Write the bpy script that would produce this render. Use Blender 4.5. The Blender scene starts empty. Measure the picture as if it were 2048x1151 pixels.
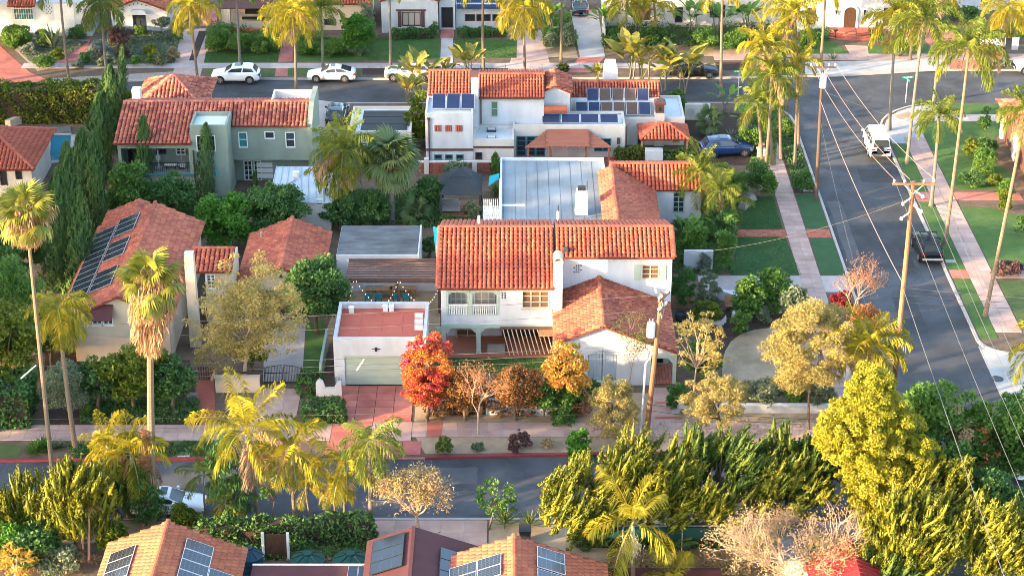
import bpy, math, random
import numpy as np
from mathutils import Vector, Matrix

R = math.radians
sc = bpy.context.scene
col = sc.collection

# ---------------------------------------------------------------- camera
TH, CAMH, FPX = R(26), 66.0, 70 / 36 * 2048
cam_data = bpy.data.cameras.new('camera')
cam_data.lens, cam_data.sensor_width, cam_data.clip_end = 70, 36, 3000
cam = bpy.data.objects.new('camera', cam_data)
cam.location = (0, 0, CAMH)
cam.rotation_euler = (R(90) - TH, 0, 0)
col.objects.link(cam)
sc.camera = cam

# ---------------------------------------------------------------- sky, sun, exposure
SUN_AZ, SUN_EL = R(27), R(12)          # light travels to the right (+x) and away (+y)
world = bpy.data.worlds.new('World')
sc.world = world
world.use_nodes = True
wn = world.node_tree.nodes
sky = wn.new('ShaderNodeTexSky')
sky.sky_type = 'NISHITA'
sky.sun_disc = False
sky.sun_elevation = SUN_EL
sky.sun_rotation = math.atan2(-math.cos(SUN_AZ), -math.sin(SUN_AZ))
sky.air_density, sky.dust_density, sky.ozone_density = 1.0, 1.5, 1.0
world.node_tree.links.new(sky.outputs[0], wn['Background'].inputs[0])
wn['Background'].inputs[1].default_value = 0.15
sun_data = bpy.data.lights.new('sun', 'SUN')
sun_data.energy, sun_data.angle, sun_data.color = 2.8, R(1.0), (1.0, 0.72, 0.40)
sun = bpy.data.objects.new('sun', sun_data)
sun.rotation_euler = Vector((math.cos(SUN_AZ) * math.cos(SUN_EL), math.sin(SUN_AZ) * math.cos(SUN_EL), -math.sin(SUN_EL))).to_track_quat('-Z', 'Y').to_euler()
sun.location = (-60, 60, 60)
col.objects.link(sun)
sc.view_settings.view_transform = 'Standard'
sc.view_settings.look = 'None'
sc.view_settings.gamma = 1.0
sc.view_settings.exposure = 2.85
sc.cycles.use_denoising = True
sc.cycles.filter_width = 0.9
sc.cycles.max_bounces = 6
sc.cycles.diffuse_bounces = 3
sc.cycles.glossy_bounces = 2
sc.cycles.transparent_max_bounces = 4
sc.cycles.sample_clamp_indirect = 6

# ---------------------------------------------------------------- survey helpers: photo point -> place on the ground
_s, _c = math.sin(TH), math.cos(TH)
def at(px, py, z=0.0):
    u, v = (px - 1024) / FPX, (575.5 - py) / FPX
    t = (z - CAMH) / (-_s + v * _c)
    return Vector((u * t, (_c + v * _s) * t, z))
def XZ(px, py, Y):
    v = (575.5 - py) / FPX
    t = Y / (_c + v * _s)
    return (px - 1024) / FPX * t, CAMH + t * (-_s + v * _c)
def X(px, py, Y): return XZ(px, py, Y)[0]
def Z(py, Y): return XZ(1024, py, Y)[1]
def ppm(py): return FPX * (_s - (575.5 - py) / FPX * _c) / CAMH      # photo pixels per metre at a ground point

def lin(*c):
    return tuple(((v / 255) / 12.92 if v < 10.3 else ((v / 255 + .055) / 1.055) ** 2.4) for v in c)

# ---------------------------------------------------------------- materials
def _new(name):
    m = bpy.data.materials.new(name)
    m.use_nodes = True
    nt = m.node_tree
    return m, nt, nt.nodes, nt.links.new, nt.nodes['Principled BSDF']
def mat(name, c, c2=None, scale=1.5, rough=.85, bump=0.0, bscale=30, metal=0, vary=0.0, objvary=0.0, spec=.3, streak=False, dirt=0.0):
    m, nt, N, L, b = _new(name)
    b.inputs['Roughness'].default_value = rough
    b.inputs['Metallic'].default_value = metal
    b.inputs['Specular IOR Level'].default_value = spec
    geo = N.new('ShaderNodeNewGeometry')
    c2 = c2 or tuple(x * .8 for x in c)
    nz = N.new('ShaderNodeTexNoise')
    nz.inputs['Scale'].default_value = scale
    nz.inputs['Detail'].default_value = 6
    nz.inputs['Roughness'].default_value = .65
    if streak:
        mp = N.new('ShaderNodeMapping'); mp.inputs['Scale'].default_value = streak if isinstance(streak, tuple) else (1, 1, .12)
        L(geo.outputs['Position'], mp.inputs[0]); L(mp.outputs[0], nz.inputs['Vector'])
    else:
        L(geo.outputs['Position'], nz.inputs['Vector'])
    rp = N.new('ShaderNodeValToRGB')
    rp.color_ramp.elements[0].position, rp.color_ramp.elements[1].position = .32, .68
    rp.color_ramp.elements[0].color, rp.color_ramp.elements[1].color = (*c, 1), (*c2, 1)
    L(nz.outputs[0], rp.inputs[0])
    out = rp.outputs[0]
    if vary or objvary:
        hs = N.new('ShaderNodeHueSaturation')
        mr = N.new('ShaderNodeMapRange')
        if vary:
            L(geo.outputs['Random Per Island'], mr.inputs[0])
        else:
            L(N.new('ShaderNodeObjectInfo').outputs['Random'], mr.inputs[0])
        a = vary or objvary
        mr.inputs[3].default_value, mr.inputs[4].default_value = 1 - a, 1 + a
        L(mr.outputs[0], hs.inputs['Value'])
        m2 = N.new('ShaderNodeMath'); m2.operation = 'MULTIPLY_ADD'
        L(mr.outputs[0], m2.inputs[0]); m2.inputs[1].default_value = .03; m2.inputs[2].default_value = .47
        L(m2.outputs[0], hs.inputs['Hue'])
        L(out, hs.inputs['Color'])
        out = hs.outputs[0]
    if dirt:
        n2 = N.new('ShaderNodeTexNoise'); n2.inputs['Scale'].default_value = .45; n2.inputs['Detail'].default_value = 8
        mq = N.new('ShaderNodeMapping'); mq.inputs['Scale'].default_value = (2.6, 2.6, .5) if 'wall' in name or name == 'cream' else (1, 1, 1)
        L(geo.outputs['Position'], mq.inputs[0]); L(mq.outputs[0], n2.inputs['Vector'])
        r2 = N.new('ShaderNodeValToRGB'); r2.color_ramp.elements[0].position, r2.color_ramp.elements[1].position = .4, .66
        r2.color_ramp.elements[0].color = (1, 1, 1, 1); r2.color_ramp.elements[1].color = (1 - dirt, 1 - dirt * 1.05, 1 - dirt * 1.15, 1)
        L(n2.outputs[0], r2.inputs[0])
        mx = N.new('ShaderNodeMix'); mx.data_type = 'RGBA'; mx.blend_type = 'MULTIPLY'; mx.inputs[0].default_value = 1
        L(out, mx.inputs[6]); L(r2.outputs[0], mx.inputs[7]); out = mx.outputs[2]
    L(out, b.inputs['Base Color'])
    if bump:
        n3 = N.new('ShaderNodeTexNoise'); n3.inputs['Scale'].default_value = bscale; n3.inputs['Detail'].default_value = 4
        L(geo.outputs['Position'], n3.inputs['Vector'])
        bp = N.new('ShaderNodeBump'); bp.inputs['Strength'].default_value = bump; bp.inputs['Distance'].default_value = .05
        L(n3.outputs[0], bp.inputs['Height']); L(bp.outputs[0], b.inputs['Normal'])
    return m
def leafmat(name, cols, trans=.3, rough=.55, scale=.6):
    m, nt, N, L, b = _new(name)
    geo = N.new('ShaderNodeNewGeometry')
    rp = N.new('ShaderNodeValToRGB')
    for i, c in enumerate(cols):
        e = rp.color_ramp.elements[i] if i < 2 else rp.color_ramp.elements.new(1)
        e.color = (*c, 1)
    for i in range(len(cols)): rp.color_ramp.elements[i].position = i / max(1, len(cols) - 1)
    nz = N.new('ShaderNodeTexNoise'); nz.inputs['Scale'].default_value = scale; nz.inputs['Detail'].default_value = 3
    L(geo.outputs['Position'], nz.inputs['Vector'])
    ma = N.new('ShaderNodeMath'); ma.operation = 'MULTIPLY_ADD'; ma.inputs[1].default_value = .55; 
    L(geo.outputs['Random Per Island'], ma.inputs[0])
    mb = N.new('ShaderNodeMath'); mb.operation = 'MULTIPLY_ADD'; mb.inputs[1].default_value = 1.6; mb.inputs[2].default_value = -.58
    L(nz.outputs[0], mb.inputs[0]); L(mb.outputs[0], ma.inputs[2])
    L(ma.outputs[0], rp.inputs[0])
    L(rp.outputs[0], b.inputs['Base Color'])
    b.inputs['Roughness'].default_value = rough
    b.inputs['Specular IOR Level'].default_value = .25
    tr = N.new('ShaderNodeBsdfTranslucent'); L(rp.outputs[0], tr.inputs[0])
    mx = N.new('ShaderNodeMixShader'); mx.inputs[0].default_value = trans
    L(b.outputs[0], mx.inputs[1]); L(tr.outputs[0], mx.inputs[2])
    L(mx.outputs[0], N['Material Output'].inputs['Surface'])
    return m
def gloss(name, c, rough=.25, metal=0, coat=0, spec=.5):
    m, nt, N, L, b = _new(name)
    b.inputs['Base Color'].default_value = (*c, 1)
    b.inputs['Roughness'].default_value = rough; b.inputs['Metallic'].default_value = metal
    b.inputs['Coat Weight'].default_value = coat; b.inputs['Specular IOR Level'].default_value = spec
    return m
def emit(name, c, s):
    m, nt, N, L, b = _new(name)
    b.inputs['Base Color'].default_value = (*c, 1); b.inputs['Emission Color'].default_value = (*c, 1); b.inputs['Emission Strength'].default_value = s
    return m
def gridmat(name, base, line, nx, ny, wdt=.06, rough=.15):
    "photovoltaic cells: a grid in object space (unit panel)"
    m, nt, N, L, b = _new(name)
    tc = N.new('ShaderNodeTexCoord'); sp = N.new('ShaderNodeSeparateXYZ'); L(tc.outputs['Object'], sp.inputs[0])
    outs = []
    for k, n in ((0, nx), (1, ny)):
        a = N.new('ShaderNodeMath'); a.operation = 'MULTIPLY'; a.inputs[1].default_value = n; L(sp.outputs[k], a.inputs[0])
        f = N.new('ShaderNodeMath'); f.operation = 'FRACT'; L(a.outputs[0], f.inputs[0])
        l = N.new('ShaderNodeMath'); l.operation = 'LESS_THAN'; l.inputs[1].default_value = wdt; L(f.outputs[0], l.inputs[0])
        outs.append(l.outputs[0])
    mx = N.new('ShaderNodeMath'); mx.operation = 'MAXIMUM'; L(outs[0], mx.inputs[0]); L(outs[1], mx.inputs[1])
    mc = N.new('ShaderNodeMix'); mc.data_type = 'RGBA'; L(mx.outputs[0], mc.inputs[0])
    mc.inputs[6].default_value = (*base, 1); mc.inputs[7].default_value = (*line, 1)
    L(mc.outputs[2], b.inputs['Base Color']); b.inputs['Roughness'].default_value = rough; b.inputs['Specular IOR Level'].default_value = .7
    return m

M = {}
def D(k, *a, **kw): M[k] = mat(k, *a, **kw)
D('asphalt', (.062, .066, .075), (.085, .088, .095), scale=.5, rough=.9, bump=.25, bscale=25, dirt=.28)
def cracks(m, sc=.13, w=.010, dark=.78):
    N, L = m.node_tree.nodes, m.node_tree.links.new; b = N['Principled BSDF']; src = b.inputs['Base Color'].links[0].from_socket
    geo = N.new('ShaderNodeNewGeometry'); nz = N.new('ShaderNodeTexNoise'); nz.inputs['Scale'].default_value = .8; nz.inputs['Detail'].default_value = 6
    L(geo.outputs['Position'], nz.inputs['Vector']); ad = N.new('ShaderNodeMix'); ad.data_type = 'VECTOR'; ad.inputs[0].default_value = .35
    va = N.new('ShaderNodeVectorMath'); va.operation = 'MULTIPLY_ADD'; va.inputs[1].default_value = (2.4,) * 3; L(nz.outputs['Color'], va.inputs[0]); L(geo.outputs['Position'], va.inputs[2])
    vo = N.new('ShaderNodeTexVoronoi'); vo.feature = 'DISTANCE_TO_EDGE'; vo.inputs['Scale'].default_value = sc; L(va.outputs[0], vo.inputs['Vector'])
    lt = N.new('ShaderNodeMapRange'); lt.inputs[1].default_value = w * .4; lt.inputs[2].default_value = w; lt.inputs[3].default_value = dark; lt.inputs[4].default_value = 1; L(vo.outputs['Distance'], lt.inputs[0])
    n2 = N.new('ShaderNodeTexNoise'); n2.inputs['Scale'].default_value = .09; n2.inputs['Detail'].default_value = 3; L(geo.outputs['Position'], n2.inputs['Vector'])
    r2 = N.new('ShaderNodeMapRange'); r2.inputs[1].default_value = .4; r2.inputs[2].default_value = .6; r2.inputs[3].default_value = .78; r2.inputs[4].default_value = 1.16; L(n2.outputs[0], r2.inputs[0])
    mu = N.new('ShaderNodeMath'); mu.operation = 'MULTIPLY'; L(lt.outputs[0], mu.inputs[0]); L(r2.outputs[0], mu.inputs[1])
    mx = N.new('ShaderNodeVectorMath'); mx.operation = 'SCALE'; L(src, mx.inputs[0]); L(mu.outputs[0], mx.inputs['Scale']); L(mx.outputs[0], b.inputs['Base Color'])
cracks(M['asphalt'])
D('asphaltdk', (.045, .048, .053), (.06, .062, .068), scale=1.2, rough=.9, bump=.2, dirt=.2)
D('asphaltlt', (.085, .088, .095), (.10, .10, .105), scale=1.2, rough=.9, bump=.2, dirt=.2)
D('concrete', (.47, .40, .37), (.38, .33, .31), scale=.8, rough=.9, dirt=.2, objvary=.10)
D('pinkwalk', (.47, .32, .27), (.40, .27, .23), scale=.9, rough=.9, dirt=.18, objvary=.10)
D('redwalk', (.52, .18, .14), (.42, .13, .10), scale=1.4, rough=.85, dirt=.35, objvary=.12)
D('whitecon', (.42, .41, .40), (.36, .35, .34), scale=.7, rough=.9, dirt=.2)
D('kerb', (.40, .37, .34), (.33, .30, .28), scale=2, rough=.9)
D('kerbred', (.26, .045, .05), (.20, .04, .045), scale=3, rough=.8)
D('soil', (.10, .068, .045), (.16, .11, .075), scale=1.2, rough=1, bump=.6, bscale=8)
D('mulch', (.040, .026, .020), (.075, .045, .033), scale=3, rough=1, bump=.7, bscale=12)
D('sand', (.40, .30, .195), (.31, .23, .15), scale=1.6, rough=1, bump=.3, bscale=10, dirt=.3)
D('lawn', (.038, .105, .02), (.085, .14, .036), scale=.9, rough=1, bump=.8, bscale=22)
D('lawndry', (.10, .12, .035), (.055, .10, .025), scale=1.1, rough=1, bump=.8, bscale=22)
D('turf', (.024, .080, .030), (.048, .10, .038), scale=.8, rough=1, bump=.6, bscale=25)
D('pebble', (.22, .16, .12), (.40, .36, .33), scale=5, rough=1, bump=.9, bscale=9)
D('brickpave', (.42, .12, .075), (.34, .10, .07), scale=3, rough=.9, objvary=.15)
D('whitewall', (.58, .58, .595), (.52, .52, .54), scale=.9, rough=.9, bump=.18, bscale=9, dirt=.13)
D('cream', (.62, .57, .52), (.56, .51, .46), scale=.8, rough=.9, bump=.18, bscale=9, dirt=.10)
D('tanwall', (.62, .49, .36), (.56, .43, .31), scale=.8, rough=.9, bump=.15, bscale=12, dirt=.1)
D('greenwall', (.25, .29, .24), (.21, .25, .21), scale=.7, rough=.92, bump=.2, bscale=12, dirt=.12)
D('trimgreen', (.34, .42, .36), (.30, .38, .33), scale=2, rough=.7)
D('sage', (.40, .46, .38), (.36, .42, .35), scale=1.2, rough=.7, dirt=.06)
D('trimwhite', (.74, .72, .68), (.66, .64, .60), scale=3, rough=.7)
D('trimdark', (.045, .035, .035), (.06, .045, .04), scale=3, rough=.6)
D('trimbrown', (.12, .055, .045), (.09, .045, .035), scale=3, rough=.7)
D('trimtan', (.52, .44, .34), (.45, .38, .29), scale=3, rough=.7)
D('trimteal', (.05, .16, .20), (.06, .19, .23), scale=3, rough=.6)
D('shutterblue', (.40, .45, .50), (.35, .40, .45), scale=3, rough=.7)
D('tile', (.45, .108, .058), (.38, .086, .05), scale=1.0, rough=.75, vary=.11, dirt=.14)
D('tileobj', (.45, .108, .058), (.38, .086, .05), scale=1.0, rough=.75, objvary=.11, dirt=.14)
D('tiledk', (.45, .12, .066), (.34, .088, .054), scale=1.0, rough=.8, vary=.30, dirt=.28)
D('tilepink', (.50, .135, .074), (.42, .108, .064), scale=.8, rough=.8, vary=.20, dirt=.25)
D('tilemix', (.50, .145, .085), (.32, .10, .08), scale=2.2, rough=.8, vary=.34, dirt=.3)
D('tileor', (.43, .125, .062), (.37, .105, .056), scale=.8, rough=.8, vary=.14, dirt=.15)
D('tiledeck', (.20, .055, .035), (.14, .04, .03), scale=2, rough=.9)
D('flatgrey', (.17, .175, .175), (.085, .095, .105), scale=1.1, rough=.95, streak=(.5, 1.6, 1), dirt=.3, bump=.3, bscale=6)
D('flatblue', (.27, .30, .32), (.21, .24, .26), scale=.9, rough=.75, streak=(2.5, .12, 1), dirt=.22)
D('flatwhite', (.66, .70, .72), (.56, .60, .63), scale=.8, rough=.8, dirt=.2)
D('metalroof', (.50, .56, .60), (.44, .50, .55), scale=.7, rough=.5, dirt=.15)
D('reddeck', (.55, .125, .075), (.48, .11, .068), scale=.8, rough=.85, dirt=.25)
D('redmetal', (.33, .03, .035), (.28, .03, .03), scale=.8, rough=.6, dirt=.1)
D('maroon', (.105, .036, .036), (.085, .03, .032), scale=1.5, rough=.85, dirt=.15)
D('woodred', (.36, .13, .075), (.27, .09, .055), scale=2, rough=.8, streak=(.3, 3, 1))
D('wood', (.33, .19, .095), (.24, .13, .07), scale=4, rough=.8)
D('wooddark', (.085, .040, .022), (.055, .028, .018), scale=4, rough=.7)
D('woodbrown', (.155, .085, .068), (.11, .06, .05), scale=2.5, rough=.85)
D('poleA', (.29, .155, .085), (.15, .07, .04), scale=1.2, rough=.9, streak=True)
D('poleB', (.11, .075, .055), (.08, .05, .04), scale=2, rough=.9, streak=True)
D('galv', (.55, .55, .54), (.45, .45, .45), scale=3, rough=.5, metal=.3)
D('iron', (.02, .02, .02), (.03, .028, .026), rough=.5)
D('brick', (.30, .095, .065), (.22, .07, .05), scale=5, rough=.9, objvary=.15)
D('stone', (.30, .26, .22), (.22, .19, .16), scale=3, rough=.95, bump=.5, objvary=.2)
D('greyfab', (.035, .04, .045), (.045, .05, .055), scale=2, rough=.9)
D('tealfab', (.02, .22, .30), (.03, .26, .34), scale=4, rough=.8)
D('teal', (.02, .38, .42), (.03, .44, .48), scale=1, rough=.6)
D('palmbark', (.23, .17, .115), (.14, .10, .07), scale=3, rough=.95, streak=(1, 1, 6))
D('palmgrey', (.20, .175, .145), (.125, .11, .095), scale=3, rough=.95, streak=(1, 1, 6))
D('bark', (.16, .11, .075), (.10, .07, .05), scale=4, rough=.95)
D('barkpale', (.48, .33, .25), (.36, .25, .18), scale=4, rough=.95)
D('tank', (.012, .055, .045), (.016, .07, .055), scale=1, rough=.45)
D('tankblue', (.015, .045, .075), (.02, .06, .09), scale=1, rough=.45)
D('black', (.018, .018, .02), (.026, .026, .028), rough=.6)
D('solarhot', (.020, .030, .075), (.030, .042, .095), scale=2, rough=.3)
D('solarbrown', (.095, .06, .045), (.075, .05, .04), scale=2, rough=.4)
D('bluemat', (.008, .030, .085), (.012, .04, .11), scale=1.5, rough=.35)
D('pot', (.42, .16, .09), (.34, .12, .07), rough=.8)
M['glass'] = gloss('glass', (.035, .042, .05), .08)
M['glassteal'] = gloss('glassteal', (.04, .20, .20), .1)
M['glassgreen'] = gloss('glassgreen', (.13, .20, .13), .15)
M['curtain'] = gloss('curtain', (.45, .36, .28), .5)
M['glasswarm'] = gloss('glasswarm', (.16, .09, .05), .12)
M['interior'] = gloss('interior', (.02, .017, .015), .8)
M['water'] = gloss('water', (.02, .16, .24), .05)
M['alu'] = gloss('alu', (.65, .65, .66), .4, .6)
M['tyre'] = gloss('tyre', (.018, .018, .018), .8)
M['rim'] = gloss('rim', (.42, .41, .40), .35, .7)
M['lamp'] = gloss('lamp', (.75, .75, .72), .15)
M['tail'] = gloss('tail', (.35, .01, .01), .2)
M['plate'] = gloss('plate', (.75, .75, .72), .5)
M['carwhite'] = gloss('carwhite', (.78, .78, .78), .3, 0, .6)
M['carsilver'] = gloss('carsilver', (.52, .53, .54), .3, .4, .5)
M['carblack'] = gloss('carblack', (.012, .013, .015), .42, 0, .15, .3)
M['carnavy'] = gloss('carnavy', (.012, .022, .05), .25, 0, .8)
M['carblue'] = gloss('carblue', (.008, .03, .12), .25, 0, .8)
M['carteal'] = gloss('carteal', (.012, .028, .035), .25, 0, .8)
M['signgreen'] = gloss('signgreen', (.01, .28, .20), .5)
M['wire'] = gloss('wire', (.10, .095, .09), .6)
M['wiredark'] = gloss('wiredark', (.05, .045, .045), .7)
M['wirecopper'] = gloss('wirecopper', (.34, .21, .17), .6)
M['bulb'] = emit('bulb', (1, .6, .3), .35)
M['pv'] = gridmat('pv', (.016, .019, .028), (.16, .165, .175), 6, 6, .04)
M['pvdark'] = gridmat('pvdark', (.010, .013, .022), (.03, .034, .045), 1, 3, .03)
def LM(k, *cols, **kw): M[k] = leafmat(k, cols, **kw)
LM('l_palm', (.15, .17, .014), (.34, .29, .022), (.50, .37, .04), trans=.3)
LM('l_palmgreen', (.09, .14, .02), (.16, .20, .03), (.26, .255, .045), trans=.35)
LM('l_palmdry', (.36, .19, .10), (.44, .26, .14), (.28, .15, .08), trans=.2)
LM('l_fan', (.12, .155, .022), (.20, .21, .03), (.30, .26, .05), trans=.35)
LM('l_fangreen', (.075, .125, .045), (.115, .165, .06), (.16, .20, .075), trans=.3)
LM('l_bop', (.09, .12, .022), (.20, .19, .03), (.36, .26, .07), trans=.25)
LM('l_dark', (0.0458, 0.108, 0.0291), (0.0707, 0.15, 0.0374), (0.114, 0.208, 0.0499), trans=.25)
LM('l_mid', (0.0577, 0.132, 0.0231), (0.0955, 0.189, 0.0329), (0.156, 0.255, 0.0494), trans=.3)
LM('l_bright', (0.0495, 0.149, 0.0154), (0.077, 0.198, 0.022), (0.11, 0.253, 0.033), trans=.3)
LM('l_olive', (.19, .18, .06), (.35, .28, .09), (.48, .37, .13), trans=.3)
LM('l_pepper', (.24, .21, .06), (.42, .32, .10), (.54, .40, .14), trans=.35, scale=.9)
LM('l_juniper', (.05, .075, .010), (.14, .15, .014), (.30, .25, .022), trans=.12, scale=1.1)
LM('l_junishade', (0.0405, 0.081, 0.0162), (0.0743, 0.115, 0.0189), (0.162, 0.189, 0.0243), trans=.12, scale=1.1)  # darker copy of the juniper leaf, shade put into its colour
LM('l_gold', (.17, .19, .016), (.31, .285, .022), (.43, .37, .04), trans=.25)
LM('l_cypress', (0.0625, 0.133, 0.0469), (0.0938, 0.173, 0.0562), (0.14, 0.219, 0.0625), trans=.15)
LM('l_hedge', (0.0396, 0.108, 0.0234), (0.0648, 0.154, 0.0324), (0.0936, 0.198, 0.0396), trans=.2)
LM('l_hedgeyel', (.06, .105, .012), (.12, .16, .016), (.21, .22, .026), trans=.3)
LM('l_grey', (.12, .155, .115), (.17, .20, .155), (.22, .245, .20), trans=.2)
LM('l_sage', (0.108, 0.14, 0.0696), (0.152, 0.184, 0.101), (0.216, 0.24, 0.145), trans=.2)
LM('l_boug', (.48, .02, .11), (.54, .035, .065), (.60, .15, .045), (.60, .28, .05), (.46, .28, .05), trans=.3, scale=.5)
LM('l_bougor', (.60, .22, .05), (.60, .34, .06), (.34, .26, .04), trans=.3, scale=.8)
LM('l_bougdk', (.40, .05, .06), (.16, .11, .03), (.52, .20, .06), (.10, .12, .03), trans=.25, scale=.9)
LM('l_orange', (.42, .13, .04), (.48, .20, .07), (.28, .15, .045), trans=.3)
LM('l_red', (.27, .012, .025), (.18, .012, .02), (.10, .035, .015), trans=.25)
LM('l_purple', (.11, .05, .05), (.15, .075, .07), (.085, .06, .04), trans=.2)
LM('l_dry', (.46, .29, .18), (.36, .25, .12), (.34, .29, .08), trans=.25)
LM('l_grass', (.06, .115, .02), (.12, .165, .03), (.22, .21, .06), trans=.25)
LM('l_lawn', (0.042, 0.12, 0.024), (0.072, 0.156, 0.0336), (0.156, 0.192, 0.06), trans=.2)
LM('l_flower', (.75, .72, .6), (.7, .55, .2), (.7, .65, .55), trans=.2)

# ---------------------------------------------------------------- mesh building
OFFS = {}
def link(o, parent=None):
    col.objects.link(o)
    if parent is not None:
        o.parent = parent
        if parent.name in OFFS: o.matrix_parent_inverse = Matrix.Translation(-OFFS[parent.name])
    return o
def tag(o, label=None, cat=None, group=None, kind=None):
    if label: o['label'] = label
    if cat: o['category'] = cat
    if group: o['group'] = group
    if kind: o['kind'] = kind
    return o
def thing(name, label, cat, loc=(0, 0, 0), group=None, rz=0.0, local=False):
    e = bpy.data.objects.new(name, None)
    e.empty_display_size = .3
    e.location = loc; e.rotation_euler.z = rz
    col.objects.link(e)
    if not local: OFFS[e.name] = Vector(loc)
    return tag(e, label, cat, group)
def inst(name, me, parent, loc=(0, 0, 0), rot=(0, 0, 0), scl=(1, 1, 1), mtx=None):
    o = bpy.data.objects.new(name, me)
    if mtx is not None: o.matrix_basis = mtx
    else: o.location, o.rotation_euler, o.scale = loc, rot, scl
    return link(o, parent)
def fast(name, V, F, mats, smooth=False, midx=None):
    "V (n,3) array, F (m,k) index array of one face size"
    V = np.asarray(V, dtype=np.float32); F = np.asarray(F, dtype=np.int32)
    me = bpy.data.meshes.new(name)
    m, k = F.shape
    me.vertices.add(len(V)); me.vertices.foreach_set('co', V.ravel())
    me.loops.add(m * k); me.loops.foreach_set('vertex_index', F.ravel())
    me.polygons.add(m); me.polygons.foreach_set('loop_start', np.arange(0, m * k, k, dtype=np.int32))
    me.polygons.foreach_set('loop_total', np.full(m, k, dtype=np.int32))
    if smooth: me.polygons.foreach_set('use_smooth', np.ones(m, dtype=bool))
    if midx is not None: me.polygons.foreach_set('material_index', np.asarray(midx, dtype=np.int32))
    for x in (mats if isinstance(mats, (list, tuple)) else [mats]): me.materials.append(M[x])
    me.update(calc_edges=True)
    return me
class MB:
    def __init__(s): s.v, s.f, s.mi, s.cur = [], [], [], 0
    def add(s, vs, fs):
        b = len(s.v); s.v += [tuple(v) for v in vs]; s.f += [tuple(i + b for i in f) for f in fs]; s.mi += [s.cur] * len(fs); return s
    def slot(s, i): s.cur = i; return s
    def box(s, x0, x1, y0, y1, z0, z1):
        return s.add([(x0, y0, z0), (x1, y0, z0), (x1, y1, z0), (x0, y1, z0), (x0, y0, z1), (x1, y0, z1), (x1, y1, z1), (x0, y1, z1)],
                     [(0, 3, 2, 1), (4, 5, 6, 7), (0, 1, 5, 4), (1, 2, 6, 5), (2, 3, 7, 6), (3, 0, 4, 7)])
    def taper(s, x0, x1, y0, y1, z0, z1, k):
        cx, cy = (x0 + x1) / 2, (y0 + y1) / 2
        f = lambda x, c: c + (x - c) * k
        return s.add([(x0, y0, z0), (x1, y0, z0), (x1, y1, z0), (x0, y1, z0), (f(x0, cx), f(y0, cy), z1), (f(x1, cx), f(y0, cy), z1), (f(x1, cx), f(y1, cy), z1), (f(x0, cx), f(y1, cy), z1)],
                     [(0, 3, 2, 1), (4, 5, 6, 7), (0, 1, 5, 4), (1, 2, 6, 5), (2, 3, 7, 6), (3, 0, 4, 7)])
    def poly(s, pts): return s.add(pts, [tuple(range(len(pts)))])
    def prism(s, pts, z0, z1):
        n = len(pts); a = [(p[0], p[1], z0) for p in pts] + [(p[0], p[1], z1) for p in pts]
        return s.add(a, [tuple(range(n))[::-1], tuple(range(n, 2 * n))] + [(i, (i + 1) % n, n + (i + 1) % n, n + i) for i in range(n)])
    def slab(s, pts, d):
        "polygon pts thickened by vector d"
        d = Vector(d); n = len(pts); P = [Vector(p) for p in pts]
        return s.add(P + [p + d for p in P], [tuple(range(n)), tuple(range(n, 2 * n))[::-1]] + [(i, n + i, n + (i + 1) % n, (i + 1) % n) for i in range(n)])
    def tube(s, pts, r, n=6, cap=True):
        P = [Vector(p) for p in pts]; k = len(P)
        rs = r if isinstance(r, (list, tuple)) else [r] * k
        vs = []
        for i in range(k):
            d = (P[min(i + 1, k - 1)] - P[max(i - 1, 0)]).normalized()
            a = d.cross(Vector((0, 0, 1)) if abs(d.z) < .9 else Vector((1, 0, 0))).normalized(); b = d.cross(a)
            for j in range(n):
                t = 2 * math.pi * j / n
                vs.append(P[i] + (a * math.cos(t) + b * math.sin(t)) * rs[i])
        fs = [(i * n + j, i * n + (j + 1) % n, (i + 1) * n + (j + 1) % n, (i + 1) * n + j) for i in range(k - 1) for j in range(n)]
        if cap: fs += [tuple(range(n))[::-1], tuple(range((k - 1) * n, k * n))]
        return s.add(vs, fs)
    def lathe(s, o, prof, n=16):
        o = Vector(o)
        vs = [o + Vector((r * math.cos(2 * math.pi * j / n), r * math.sin(2 * math.pi * j / n), z)) for r, z in prof for j in range(n)]
        k = len(prof)
        fs = [(i * n + j, i * n + (j + 1) % n, (i + 1) * n + (j + 1) % n, (i + 1) * n + j) for i in range(k - 1) for j in range(n)]
        fs += [tuple(range(n))[::-1], tuple(range((k - 1) * n, k * n))]
        return s.add(vs, fs)
    def mesh(s, name, mats, smooth=False, origin=None):
        me = bpy.data.meshes.new(name)
        v = s.v if origin is None else [(a - origin[0], b - origin[1], c - origin[2]) for a, b, c in s.v]
        me.from_pydata(v, [], s.f)
        for x in (mats if isinstance(mats, (list, tuple)) else [mats]): me.materials.append(M[x])
        if any(s.mi): me.polygons.foreach_set('material_index', np.array(s.mi, dtype=np.int32))
        if smooth: me.polygons.foreach_set('use_smooth', np.ones(len(s.f), dtype=bool))
        me.update()
        return me
    def build(s, name, mats, parent=None, smooth=False, origin=None):
        o = bpy.data.objects.new(name, s.mesh(name, mats, smooth, origin))
        if origin is not None: o.location = origin
        return link(o, parent)
def struct(name, mb, m, parent=None):
    o = mb.build(name, m, parent)
    if parent is None: o['kind'] = 'structure'
    return o
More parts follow.
